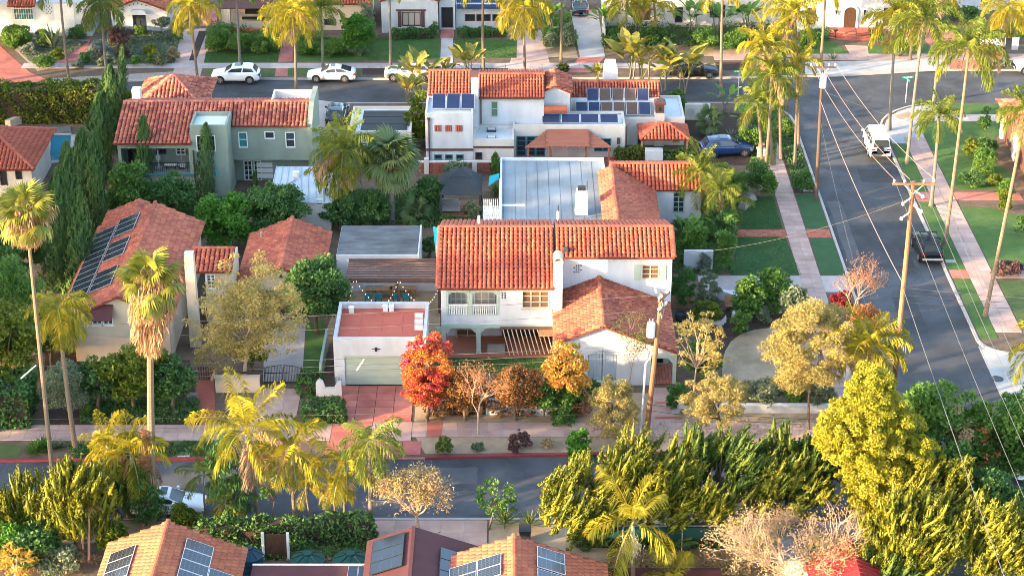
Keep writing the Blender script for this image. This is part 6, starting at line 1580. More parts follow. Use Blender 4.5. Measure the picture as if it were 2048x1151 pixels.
# main lines: far pole -> right pole -> next pole towards the viewer
nxt = Vector((25.5, 66.0, 0))
for k, (dx, lb) in enumerate(((-1.25, 'left'), (-.3, 'inner left'), (.4, 'inner right'), (1.25, 'right'))):
    A = prt + Vector((dx, -.16, .2))
    if k != 2: wire('reddish line from far transformer pole to the %s end of sunlit pole' % lb, pft + Vector((dx * .8, -.16, 0)), A, .7, .028, 'wirecopper')
    wire('line from the %s end of sunlit pole to lower right corner' % lb, A, (26.2 + dx * 1.3, 60, 15.2), .5 + .1 * k, .024)
wire('thick looped cable from far pole to the middle of the sunlit pole', pft + Vector((0, 0, -3.2)), prt + Vector((-.1, 0, -7.0)), .6, .04, 'wirecopper')
wire('thick cable from the middle of the sunlit pole down behind the cypress', prt + Vector((-.1, 0, -7.2)), (25.2, 62, 7.6), .5, .04, 'wire')
wire('thin wire from far pole slanting across the side street', pft + Vector((0, 0, -4.5)), prt + Vector((-2.2, 0, -9)), .5, .018)
wire('second thin wire from far pole slanting to the right lawn', pft + Vector((.1, 0, -2.4)), (47, 150, 5.5), 1.2, .018)
for k in range(3): wire('service wire %s from the sunlit pole to the right edge' % ('highest', 'middle', 'lowest')[k] , prt + Vector((.2, 0, -1.0 - .35 * k)), (50, 122 + k * 1.5, 9.0 - k * .8), .9, .018)
for k in range(3): wire('dark cable %s crossing the side street at mid pole height' % ('highest', 'middle', 'lowest')[k], prt + Vector((.1, 0, -7.4 - .5 * k)), (52, 118 + k, 7.4 - k * .6), .5, .026, 'wiredark' if k else 'wire')
wire('thin wire from the centre house eave over the green lawns to the sunlit pole', (10.5, 130, 5.2), prt + Vector((-.1, 0, -1.2)), .8, .016)
def left_end(px, py, Y): x, z = XZ(px, py, Y); return (x, Y, z)
def ext(a, b, k): a, b = Vector(a), Vector(b); return b + (b - a) * k
for lb, (ax, ay), (bx, by), Yb_, rr in (
    ('uppermost wire from the leaning pole past the red deck to the left', (1312, 590), (0, 651), 118.5, .022),
    ('second wire from the leaning pole above the tan house front', (1290, 622), (0, 676), 119.0, .016),
    ('wire passing just above the driveway gates, upper of three', (1290, 690), (0, 729), 118.0, .022),
    ('wire passing just above the driveway gates, middle of three', (1288, 700), (0, 747), 117.6, .020),
    ('wire passing just above the driveway gates, lowest of three', (1286, 712), (0, 757), 117.2, .022),
    ('low wire along the front pavement, upper of two', (1285, 808), (0, 833), 114.2, .020),
    ('low wire along the front pavement, lower of two', (1290, 822), (0, 856), 113.8, .020)):
    A = left_end(ax, ay, pm_.y); Bp = left_end(bx, by, Yb_)
    wire(lb, A, ext(A, Bp, .15), .35, rr)
for k in range(2): wire('dark cable %s running right from the leaning pole behind the olive trees' % ('upper', 'lower')[k], left_end(1300, 808 + 12 * k, pm_.y), left_end(1760, 838 + 10 * k, 114.6), .4, .024, 'wiredark')
sl_ = thing('street_lamp_arm', 'slanting white street-lamp arm hanging on the wires at left', 'street lamp', at(42, 756, 5))
MB().tube([at(42, 756, 5.0), at(72, 730, 6.0)], [.06, .05], 8).build('arm', 'trimwhite', sl_)
sl2 = thing('street_lamp_arm', 'thin white slanting wire spreader before the sage garage door', 'street lamp', at(715, 740, 5))
MB().tube([at(714, 740, 4.6), at(728, 718, 5.3)], [.05, .04], 8).build('arm', 'trimwhite', sl2)
# manholes, drain covers
mh = thing('manhole_cover', 'dark round manhole cover on the pale concrete street', 'manhole cover', at(1994, 757, -.11))
MB().lathe(at(1994, 757, -.11), [(.45, 0), (.45, .012), (.40, .02)], 20).build('cover', 'asphalt', mh)
for lb, px, py in (('pale utility box lid on the kerb strip at the front left', 368, 909), ('pale utility lid in the parkway left of the far pole', 1615, 381), ('white utility lid beside the black parked SUV', 1901, 523)):
    p = at(px, py); u = thing('utility_box', lb, 'utility box', p); MB().box(p.x - .4, p.x + .4, p.y - .25, p.y + .25, 0, .06).build('lid', 'whitecon', u)
# rain tanks, gate and fence behind the near houses
def tank(label, px, py, r, h, m):
    p = at(px, py); t = thing('rain_tank', label, 'water tank', p, 'ribbed plastic rain tanks', local=True)
    MB().lathe((0, 0, 0), [(r, 0)] + [(r + (.03 if i % 2 else 0), h * .75 * (i + 1) / 8) for i in range(8)] + [(r * .98, h * .78), (r * .25, h), (.01, h + .02)], 24).build('body', m, t)
    for k in range(8):
        a = 2 * math.pi * k / 8; MB().tube([(r * .3 * math.cos(a), r * .3 * math.sin(a), h + .01), (r * .95 * math.cos(a), r * .95 * math.sin(a), h * .79)], .05, 5).build('rib', m, t)
    MB().lathe((0, 0, h - .02), [(r * .26, 0), (r * .26, .12), (.02, .13)], 12).build('lid', m, t)
tank('dark blue-green ribbed rain tank beside the bottom-left orange roof', 502, 1146, .72, 1.7, 'tankblue')
tank('wide green rain tank next to the brown gate', 617, 1146, 1.0, 1.35, 'tank')
tank('wide green rain tank beside the white meter box', 703, 1146, 1.05, 1.35, 'tank')
bg = thing('wooden_gate', 'dark brown plank gate between pale posts near the bottom edge', 'gate', at(551, 1118)); yq = at(551, 1118).y
for i in range(5): MB().box(X(530, 1090, yq) + i * .255, X(530, 1090, yq) + i * .255 + .24, yq, yq + .06, .05, 1.75).build('plank', 'wooddark', bg)
for px in (526, 576): x = X(px, 1090, yq); MB().box(x - .08, x + .08, yq - .05, yq + .1, 0, 1.85).build('post', 'trimwhite', bg)
wb_ = thing('meter_box', 'white meter box on the maroon-roofed house corner', 'meter box', at(737, 1150)); p = at(740, 1150)
MB().box(p.x - .15, p.x + .15, p.y, p.y + .2, .9, 1.9).build('box', 'trimwhite', wb_)
fn = thing('chain_fence', 'green screened chain fence with thin grey posts at bottom right', 'fence', at(1360, 1120)); yq = at(1360, 1112).y
for px in (1245, 1363, 1480): x = X(px, 1100, yq); MB().tube([(x, yq, 0), (x, yq, 2.2)], .04, 6).build('post', 'galv', fn)
MB().box(X(1190, 1090, yq), X(1500, 1090, yq), yq + .05, yq + .07, 1.2, 2.0).build('screen', 'tank', fn)
MB().tube([(X(1190, 1090, yq), yq, 2.15), (X(1500, 1090, yq), yq, 2.15)], .025, 6).build('rail', 'galv', fn)
rw = thing('retaining_wall', 'low dark red retaining wall along the bottom right edge', 'wall', at(1360, 1148)); p = at(1360, 1149)
MB().box(X(1215, 1145, p.y), X(1440, 1145, p.y), p.y - .3, p.y, 0, .5).build('wall', 'maroon', rw)
bb = thing('waste_bin', 'black wheeled bin beside the bare ground near the street', 'bin', at(1050, 1085), local=True)
MB().taper(-.3, .3, -.35, .35, .08, 1.0, 1.15).build('body', 'black', bb); MB().box(-.37, .37, -.42, .42, 1.0, 1.07).build('lid', 'black', bb)
# corner garden: curved bench wall, wooden screen, grey pot
cb = thing('curved_bench_wall', 'curved white seat wall in the corner garden', 'wall', at(1450, 630)); c = at(1440, 622); mb = MB()
for i in range(9):
    t0, t1 = R(-60 + i * 17), R(-60 + (i + 1) * 17); f = lambda t, r: (c.x + r * math.cos(t), c.y + r * 1.35 * math.sin(t), 0)
    mb.slab([f(t0, 1.35), f(t0, 1.65), f(t1, 1.65), f(t1, 1.35)], (0, 0, .75))
mb.build('wall', 'whitewall', cb)
ac = thing('garden_chair', 'wooden garden chair inside the curved white wall', 'chair', at(1458, 618), local=True)
MB().slab([(-.3, -.3, .35), (.3, -.3, .35), (.3, .2, .28), (-.3, .2, .28)], (0, 0, .04)).build('seat', 'wood', ac); MB().slab([(-.3, .2, .3), (.3, .2, .3), (.3, .5, .95), (-.3, .5, .95)], (0, .04, 0)).build('backrest', 'wood', ac)
for s in (-1, 1): MB().box(s * .32 - .03, s * .32 + .03, -.3, -.24, 0, .5).box(s * .32 - .03, s * .32 + .03, .2, .26, 0, .5).build('leg', 'wood', ac)
bs = thing('stone_bench', 'pale concrete bench at the edge of the mulch bed', 'bench', at(1425, 655), local=True)
MB().box(-.8, .8, -.25, .25, .35, .5).build('seat', 'whitecon', bs); MB().box(-.65, -.45, -.2, .2, 0, .35).box(.45, .65, -.2, .2, 0, .35).build('leg', 'whitecon', bs); MB().slab([(.6, -.2, .5), (.95, -.2, .5), (.95, -.2, .95)], (0, .4, 0)).build('arm', 'whitecon', bs)
ws = thing('wooden_screen', 'low slatted wooden screen right of the white house', 'fence', at(1365, 618)); yq = at(1365, 622).y
for i in range(13): MB().box(X(1344, 605, yq) + i * .12, X(1344, 605, yq) + i * .12 + .1, yq + .5, yq + .55, 0, .95).build('slat', 'wood', ws)
MB().box(X(1344, 605, yq), X(1344, 605, yq) + 1.6, yq + .42, yq + .5, .95, 1.05).build('rail', 'wood', ws)
gp = thing('planter_pot', 'large dark grey round pot below the wooden screen', 'pot', at(1361, 640), local=True)
MB().lathe((0, 0, 0), [(.3, 0), (.42, .3), (.44, .6), (.38, .62), (.36, .5)], 16).build('pot', 'greyfab', gp)
wp = thing('planter_box', 'white cube planter under the clipped ball by the entry walk', 'planter', at(1357, 818), local=True)
MB().taper(-.35, .35, -.3, .3, 0, .5, 1.05).build('box', 'trimwhite', wp)
cw2 = thing('garden_wall', 'white plaster wall stub among shrubs beside the bright green lawn', 'wall', at(1397, 538)); p = at(1397, 540)
MB().box(X(1368, 520, p.y), X(1426, 520, p.y), p.y, p.y + .3, 0, Z(502, p.y)).build('wall', 'whitewall', cw2)
cw3 = thing('garden_wall', 'low white wall stepping down behind the dark citrus shrubs', 'wall', at(1455, 595)); p = at(1455, 597)
MB().box(X(1436, 585, p.y), X(1530, 585, p.y), p.y, p.y + .25, 0, .6).build('wall', 'whitewall', cw3)
cs = thing('courtyard_wall', 'grey courtyard wall with round emblem behind the blue car', 'wall', at(1390, 238)); p = at(1390, 240)
MB().box(X(1370, 230, p.y), X(1420, 230, p.y), p.y, p.y + .3, 0, 1.5).build('wall', 'cream', cs); MB().lathe((X(1382, 230, p.y), p.y - .03, .9), [(.01, 0), (.01, .01)], 8).tube([(X(1382, 230, p.y), p.y - .05, .85), (X(1382, 230, p.y), p.y - .01, .85)], .3, 16).build('emblem', 'galv', cs)
for lb, px, py in (('terracotta pot on pale pedestal nearest the side sidewalk', 1521, 318), ('terracotta pot on pale pedestal behind the nearer one', 1517, 295)):
    p = at(px, py); t = thing('pedestal_pot', lb, 'pot', p, 'pots on courtyard pedestals', local=True)
    MB().box(-.3, .3, -.3, .3, 0, .9).box(-.36, .36, -.36, .36, .9, 1.0).build('pedestal', 'cream', t); MB().lathe((0, 0, 1.0), [(.18, 0), (.3, .35), (.33, .4), (.28, .4)], 12).build('pot', 'pot', t)
GA = thing('flat_garage', 'low garage with black panelled flat roof between green and white houses', 'garage', at(750, 262)); zz = 2.5
a, b, c_ = at(697, 262, zz), at(822, 262, zz), at(760, 212, zz)
block(GA, a.x, b.x, a.y, c_.y, 0, zz - .25, 'cream'); parapet(GA, a.x, b.x, a.y, c_.y, zz - .25, zz, 'cream', 'flatwhite', .18)
for j in range(3): MB().box(a.x + 1.0, b.x - .4, a.y + .6 + j * 1.6, a.y + 2.1 + j * 1.6, zz - .22, zz - .14).build('roof_panel', 'black', GA)
# ================================================================ VEGETATION
rng = np.random.default_rng(11)
def unitv(n):
    v = rng.normal(size=(n, 3)); return v / np.linalg.norm(v, axis=1, keepdims=True)
def norm(v): return v / np.maximum(np.linalg.norm(v, axis=1, keepdims=True), 1e-6)
def leaf_quads(P, T, L, W, B=None):
    "diamond leaves: centre P, long axis T, sizes L, W (arrays or numbers)"
    n = len(P)
    if B is None: B = unitv(n)
    B = norm(np.cross(T, B)); L = np.broadcast_to(np.asarray(L), (n,))[:, None]; W = np.broadcast_to(np.asarray(W), (n,))[:, None]
    V = np.stack([P - T * L / 2, P + B * W / 2 - T * L * .05, P + T * L / 2, P - B * W / 2 - T * L * .05], 1).reshape(-1, 3)
    return V
def quads_obj(name, V, m, parent):
    F = np.arange(len(V)).reshape(-1, 4)
    return link(bpy.data.objects.new(name, fast(name, V, F, m)), parent)
def clump_crown(R3, nclump, cr, dens, L, W, up=.25, shell=.55, droop=0.0, bottom=-.75):
    """leaves spread over many small clumps that fill an ellipsoid of radii R3: an uneven outline with gaps"""
    R3 = np.asarray(R3, float)
    d = unitv(nclump * 3); d = d[d[:, 2] > bottom][:nclump]; n = len(d)
    rad = shell + (1 - shell) * rng.random(n) ** .6
    C = d * R3 * rad[:, None] * (1 + rng.normal(0, .13, (n, 1)))
    cs = cr * (.5 + .95 * rng.random(n))
    per = np.maximum(6, (dens * 4 * math.pi * cs ** 2 * .75 / (L * W * .5)).astype(int))
    idx = np.repeat(np.arange(n), per); k = len(idx)
    u = unitv(k); u[:, 2] = np.where(u[:, 2] < -.35, -u[:, 2] * .6, u[:, 2])
    P = C[idx] + u * (cs[idx] * (.55 + .5 * rng.random(k)))[:, None] * np.array([1, 1, .8])
    T = norm(u * .5 + unitv(k) * .9 + np.array([0, 0, up - droop * 2]))
    return leaf_quads(P, T, L * (.7 + .6 * rng.random(k)), W * (.7 + .6 * rng.random(k))), C
def limbs(mb, base, C, h0, r, k=7, jit=.15):
    idx = rng.permutation(len(C))[:k]
    for i in idx:
        e = Vector(C[i]); m = base.lerp(e, .5) + Vector(rng.normal(0, jit, 3)) + Vector((0, 0, -.1 * e.length * 0))
        mb.tube([base, m, e], [r * .6, r * .35, r * .12], 5)
KIND = dict(
 # material, clump count, clump radius (fraction of r), density, L, W, crown start (fraction of h), trunk radius, bark
 round=dict(m='l_dark', nc=70, cr=.26, de=.75, L=.26, W=.15, c0=.12, tr=.16, bk='bark'),
 bright=dict(m='l_bright', nc=60, cr=.26, de=.8, L=.26, W=.16, c0=.05, tr=.14, bk='bark'),
 mid=dict(m='l_mid', nc=60, cr=.27, de=.7, L=.28, W=.16, c0=.1, tr=.14, bk='bark'),
 pepper=dict(m='l_pepper', nc=80, cr=.2, de=.26, L=.26, W=.07, c0=.15, tr=.16, bk='barkpale', droop=.3),
 willow=dict(m='l_mid', nc=70, cr=.22, de=.5, L=.34, W=.07, c0=.05, tr=.14, bk='bark', droop=.6),
 olive=dict(m='l_olive', nc=95, cr=.18, de=.5, L=.19, W=.055, c0=.22, tr=.10, bk='bark'),
 shrub=dict(m='l_mid', nc=26, cr=.34, de=.75, L=.2, W=.11, c0=0, tr=.05, bk='bark'),
 ball=dict(m='l_hedge', nc=60, cr=.22, de=1.0, L=.13, W=.08, c0=0, tr=.05, bk='bark', shell=.85),
 airy=dict(m='l_mid', nc=40, cr=.16, de=.35, L=.24, W=.12, c0=.3, tr=.07, bk='bark'),
 twig=dict(m='l_dry', nc=60, cr=.13, de=.22, L=.16, W=.09, c0=.2, tr=.10, bk='barkpale'),
)
def plant(kind, label, cat, x0, x1, yt, yb, m=None, group=None, name=None, depth=1.0, base=None, lim=7, **ov):
    "x0..x1, yt: outline in the photograph; yb: where its foot stands on the ground"
    K = dict(KIND[kind]); K.update(ov)
    cx = (x0 + x1) / 2; foot = at(base if base else cx, yb); Y = foot.y
    xm, _ = XZ(cx, (yt + yb) / 2, Y); r = (x1 - x0) / 2 / ppm(yb); zt = max(.25, XZ(cx, yt, Y)[1] - .25 * r * depth * _s)
    c0 = K['c0'] * zt; low_ = K['c0'] < .08; rz = zt * .62 if low_ else (zt - c0) / 2; cz = zt * .38 if low_ else c0 + rz
    o = thing(name or {'tree': 'tree', 'palm': 'palm_tree', 'hedge': 'hedge'}.get(cat, cat.replace(' ', '_')), label, cat, foot, group)
    cr = K['cr'] * (r * r * max(rz, .3)) ** (1 / 3)
    V, C = clump_crown((max(.1, r - cr * .8), max(.1, (r - cr * .8) * depth), max(.1, rz - cr * .6)), K['nc'], cr, K['de'], K['L'], K['W'], droop=K.get('droop', 0), shell=K.get('shell', .5), bottom=-.5 if low_ else -.8)
    off = np.array([xm, Y, cz]); V += off; C += off
    if low_: V[:, 2] = np.abs(V[:, 2])
    quads_obj('foliage', V, m or K['m'], o)
    if c0 > .15 or kind in ('olive', 'twig', 'airy', 'pepper'):
        mb = MB(); t = K['tr']; k = foot.lerp(Vector((xm, Y, cz)), .55); k.x += rng.normal(0, .1)
        mb.tube([foot, foot.lerp(k, .5) + Vector((rng.normal(0, .06), 0, 0)), k], [t, t * .8, t * .6], 8)
        limbs(mb, k, C, 0, t, lim); mb.build('trunk', K['bk'], o)
    return o
# ---------------------------------------------------------------- columnar conifers
def cypress(label, x0, x1, yt, yb, m='l_cypress', group=None, cat='cypress', lean=0.0, dens=1.0, tips=False, power=.55):
    cx = (x0 + x1) / 2; f = at(cx, yb); Y = f.y; h = XZ(cx, yt, Y)[1]; r = (x1 - x0) / 2 / ppm(yb)
    xt = XZ(cx, yt, Y)[0]
    o = thing('cypress', label, cat, f, group)
    n = int(520 * dens * h * max(r, .25)); n = min(n, 14000)
    t = rng.random(n) ** .9; a = rng.random(n) * 2 * math.pi
    prof = r * np.clip(np.sin(np.pi * np.clip(.12 + .88 * t, 0, 1)) ** .5 * .5 + (1 - t) ** power * .62, .05, 1.1)
    lump = 1 + .2 * np.sin(a * 3 + t * 9 + rng.random() * 6) + .2 * np.sin(a * 6 - t * 4 * h) + .12 * np.sin(a * 11 + t * 30)
    rr = prof * lump * (.72 + .33 * rng.random(n))
    P = np.stack([f.x + (xt - f.x) * t + lean * t + rr * np.cos(a), Y + rr * np.sin(a), .1 + t * (h - .25)], 1)
    T = norm(np.stack([np.cos(a) * .35, np.sin(a) * .35, np.full(n, 1.0)], 1) + unitv(n) * .3)
    V = leaf_quads(P, T, .34 * (.5 + .9 * rng.random(n)), .11, np.stack([np.cos(a), np.sin(a), np.zeros(n)], 1) * 2 + unitv(n))
    quads_obj('foliage', V, m, o); MB().tube([f, (f.x, Y, h * .7)], [.12, .03], 6).build('trunk', 'bark', o)
    return o
# ---------------------------------------------------------------- hedges
def hedge(label, p0, p1, w, h, m='l_hedge', L=.15, cat='hedge', dens=1.0, group=None, rough=.12):
    a, b = Vector(p0), Vector(p1); d = (b - a); ln = d.length; d.normalize(); nrm = Vector((-d.y, d.x, 0))
    o = thing('hedge', label, cat, a, group)
    faces = [(ln * h, 0), (ln * h, 1), (ln * w, 2), (w * h, 3), (w * h, 4)]
    Ps, Ns = [], []
    for A, k in faces:
        n = int(A * 110 * dens * (.15 / L) ** 2) + 4; u, v = rng.random(n), rng.random(n)
        if k < 2: p = np.stack([u * ln, np.full(n, 0 if k == 0 else w), v * h], 1); nn = [0, -1 if k == 0 else 1, .2]
        elif k == 2: p = np.stack([u * ln, v * w, np.full(n, h)], 1); nn = [0, 0, 1]
        else: p = np.stack([np.full(n, 0 if k == 3 else ln), u * w, v * h], 1); nn = [-1 if k == 3 else 1, 0, .2]
        nn = np.array(nn, float); bump = rough * (np.sin(p[:, 0] * 3.1 + p[:, 2] * 2.2) + np.sin(p[:, 0] * 1.3 - p[:, 1] * 4 + 1) + np.sin(p[:, 0] * .7 + 2) * .8)
        p = p + nn * (bump + rng.normal(0, .06, n))[:, None]; Ps.append(p); Ns.append(np.tile(nn, (n, 1)))
    P, Nn = np.vstack(Ps), np.vstack(Ns); n = len(P)
    Wp = np.array(a) + P[:, :1] * np.array(d) + P[:, 1:2] * np.array(nrm) + P[:, 2:3] * np.array([0, 0, 1.])
    Nw = Nn[:, :1] * np.array(d) + Nn[:, 1:2] * np.array(nrm) + Nn[:, 2:3] * np.array([0, 0, 1.])
    T = norm(unitv(n) + Nw * .3)
    quads_obj('foliage', leaf_quads(Wp, T, L * 1.5 * (.6 + .8 * rng.random(n)), L * .9), m, o)
    MB().slab([a + nrm * .18 + d * .1, b + nrm * .18 - d * .1, b + nrm * (w - .18) - d * .1, a + nrm * (w - .18) + d * .1], (0, 0, h - .15)).build('hedge_core', 'mulch', o)
    return o
# ---------------------------------------------------------------- twisted junipers: flame-shaped sprays
def flames(C, D, Lf, rf, per):
    "C roots, D directions: each spray is a solid flame-shaped spindle roughened with scale leaves -> two vertex blocks"
    n = len(C); up = np.array([0, 0, 1.0]); b1 = norm(np.cross(D, np.array([.31, .17, .93]))); b2 = np.cross(D, b1)
    ts = np.array([0, .16, .42, .72, 1.0]); pr = np.array([.3, .85, 1.0, .6, .03]); k = 6
    S = []
    for t, q in zip(ts, pr):
        for j in range(k):
            a = 2 * math.pi * j / k + t * 2.2; rr = rf * q * (.3 + .55 * rng.random(n))
            S.append(C + D * (t * Lf)[:, None] + up * (t * t * Lf * .24)[:, None] + (b1 * math.cos(a) + b2 * math.sin(a)) * rr[:, None])
    V = np.stack(S, 1).reshape(-1, 3); F = np.array([(i * k + j, i * k + (j + 1) % k, (i + 1) * k + (j + 1) % k, (i + 1) * k + j) for i in range(4) for j in range(k)])
    F = (F[None] + (np.arange(n) * 5 * k)[:, None, None]).reshape(-1, 4)
    nt = 11; q = np.repeat(np.arange(n), nt); tj = np.tile((np.arange(nt) + .5) / nt, n) + rng.normal(0, .03, n * nt); aj = rng.random(n * nt) * 2 * math.pi
    oj = b1[q] * np.cos(aj)[:, None] + b2[q] * np.sin(aj)[:, None]; rj = rf[q] * np.interp(tj, ts, pr)
    Cj = C[q] + D[q] * (tj * Lf[q])[:, None] + up * (tj ** 2 * Lf[q] * .24)[:, None] + oj * (rj * .75)[:, None]; sz = .05 + rj * .55
    w = np.repeat(np.arange(n * nt), max(3, per // nt)); m = len(w); u = norm(unitv(m) + oj[w] * .5 + up * .3)
    P = Cj[w] + u * (sz[w] * (.5 + .6 * rng.random(m)))[:, None]
    V2 = leaf_quads(P, norm(D[q][w] * .6 + u * .7 + unitv(m) * .5), .14 * (.6 + .7 * rng.random(m)), .085, u + unitv(m) * .5)
    return np.vstack([V, V2]), np.vstack([F, np.arange(len(V2)).reshape(-1, 4) + len(V)])
def juniper(label, x0, x1, yt, yb, lean=(.55, .1, .8), nf=260, m='l_juniper', per=76, depth=.7, base=None, group='twisted junipers', flen=1.0, c0=.14):
    cx = (x0 + x1) / 2; foot = at(base or cx, yb); Y = foot.y; xm = XZ(cx, (yt + yb) / 2, Y)[0]
    r = (x1 - x0) / 2 / ppm(yb); h = max(1.2, XZ(cx, yt, Y)[1] - .2 * r * depth)
    o = thing('juniper_tree', label, 'juniper', foot, group); nf = int(nf * 1.1)
    cz0 = h * c0
    # bundles of sprays along a few rising limbs
    nb = max(6, nf // 16); d = unitv(nb * 3); d = d[d[:, 2] > -.35][:nb]; rad = .45 + .5 * rng.random(len(d)) ** .5
    Bc = d * np.array([r * .86, r * depth * .86, (h - cz0) / 2 * .86]) * rad[:, None] + np.array([xm, Y, cz0 + (h - cz0) / 2])
    bi = rng.integers(0, len(Bc), nf); ln = np.array(lean, float); ln /= np.linalg.norm(ln)
    s = min(1.0, r / 2.2)
    C = Bc[bi] + rng.normal(0, .36 * s + .1, (nf, 3)) * np.array([1, 1, .75]) - ln * .5
    D_ = norm(ln[None] + unitv(nf) * .30 + unitv(len(Bc))[bi] * .45 + d[bi] * np.array([.35, .35, .1]))
    Lf = flen * (.4 + 1.0 * rng.random(nf) ** 1.6); rf = .06 + Lf * (.11 + .05 * rng.random(nf))
    link(bpy.data.objects.new('foliage', fast('foliage', *flames(C, D_, Lf, rf, per), m)), o)
    mb = MB(); top = Vector((xm, Y, cz0 + (h - cz0) * .5)); k = foot.lerp(top, .4) + Vector((-.25, 0, 0))
    mb.tube([foot, k, top], [.24, .17, .1], 8)
    for i in rng.permutation(len(Bc))[:12]: e = Vector(Bc[i]); mb.tube([k, k.lerp(e, .55) + Vector((0, 0, -.2)), e], [.1, .07, .03], 5)
    mb.build('trunk', 'bark', o)
    return o
# ---------------------------------------------------------------- palms
def frond_mesh(kind, e0, droop, seed):
    rr = random.Random(seed); n = 9; L = 1.0
    pts = []; p = Vector((0, 0, 0)); ang = e0
    for i in range(n + 1):
        pts.append(p.copy()); s = i / n; a = R(e0 - droop * s ** 1.35); p = p + Vector((math.cos(a), 0, math.sin(a))) * (L / n)
    def pos(s): k = min(n - .001, s * n); j = int(k); return pts[j].lerp(pts[j + 1], k - j), (pts[j + 1] - pts[j]).normalized()
    V, F, MI = [], [], []
    # rachis
    for i in range(n):
        a, b = pts[i], pts[i + 1]; w0, w1 = .014 * (1 - i / n) + .004, .014 * (1 - (i + 1) / n) + .003; k = len(V)
        V += [a + Vector((0, w0, 0)), a - Vector((0, w0, 0)), b - Vector((0, w1, 0)), b + Vector((0, w1, 0))]; F.append((k, k + 1, k + 2, k + 3)); MI.append(0)
    N = 50
    for i in range(N):
        s = .13 + .87 * i / (N - 1); q, d = pos(s * .999); ll = (.38 if kind == 'king' else .33) * math.sin(math.pi * (.16 + .80 * (s - .13) / .87)) ** .8 * rr.uniform(.85, 1.1)
        up = Vector((0, 1, 0)).cross(d) * -1
        for sd in (-1, 1):
            dr = rr.uniform(.2, .8) if kind == 'king' else rr.uniform(.15, .75)
            lat = (Vector((0, sd, 0)) * .85 + d * rr.uniform(.45, .75) + up * (rr.uniform(.0, .3) if kind == 'king' else rr.uniform(-.25, .5))).normalized()
            m = q + lat * ll * .5; t = q + lat * ll * .92 + Vector((0, 0, -dr * ll)); ph = rr.uniform(.3, 1.5); wv = (d * math.cos(ph) + up * math.sin(ph)) * .014; k = len(V)
            V += [q, m + wv, t, m - wv]; F.append((k, k + 1, k + 2, k + 3)); MI.append(0)
    return np.array([tuple(v) for v in V]), np.array(F)
_fr = {}
def frond(kind, m):
    if (kind, m) not in _fr:
        lst = []
        for i, (e0, dr) in enumerate(((78, 40), (62, 75), (45, 100), (25, 105), (5, 95), (-25, 70), (-55, 35)) if kind == 'queen' else ((80, 28), (62, 50), (44, 70), (24, 80), (2, 72), (-30, 50), (-60, 25))):
            V, F = frond_mesh(kind, e0, dr, i * 7 + len(kind)); lst.append(fast('frond', V, F, m))
        _fr[(kind, m)] = lst
    return _fr[(kind, m)]
def fan_mesh(seed, drp):
    rr = random.Random(seed); V, F = [], []
    def q(a, b, c, d): k = len(V); V.extend([tuple(a), tuple(b), tuple(c), tuple(d)]); F.append((k, k + 1, k + 2, k + 3))
    q((0, .018, 0), (0, -.018, 0), (.5, -.012, -.03), (.5, .012, -.03)); c = Vector((.5, 0, -.03)); n = 26
    for i in range(n):
        a = R(-118 + 236 * i / (n - 1)); l = .52 * (1 - .18 * (abs(a) / 2.06) ** 2) * rr.uniform(.9, 1.08)
        d = Vector((math.cos(a), math.sin(a), -.12 - .10 * abs(a))); s = Vector((-math.sin(a), math.cos(a), 0)) * .036
        m = c + d * l * .55; t = c + d * l * .9 + Vector((0, 0, -rr.uniform(drp * .5, drp) * l)); q(c, m + s, t, m - s)
    return np.array(V), np.array(F)
_fan = {}
def fans(m, drp=.55):
    if (m, drp) not in _fan: _fan[(m, drp)] = [fast('fan_leaf', *fan_mesh(i, drp), m) for i in range(3)]
    return _fan[(m, drp)]
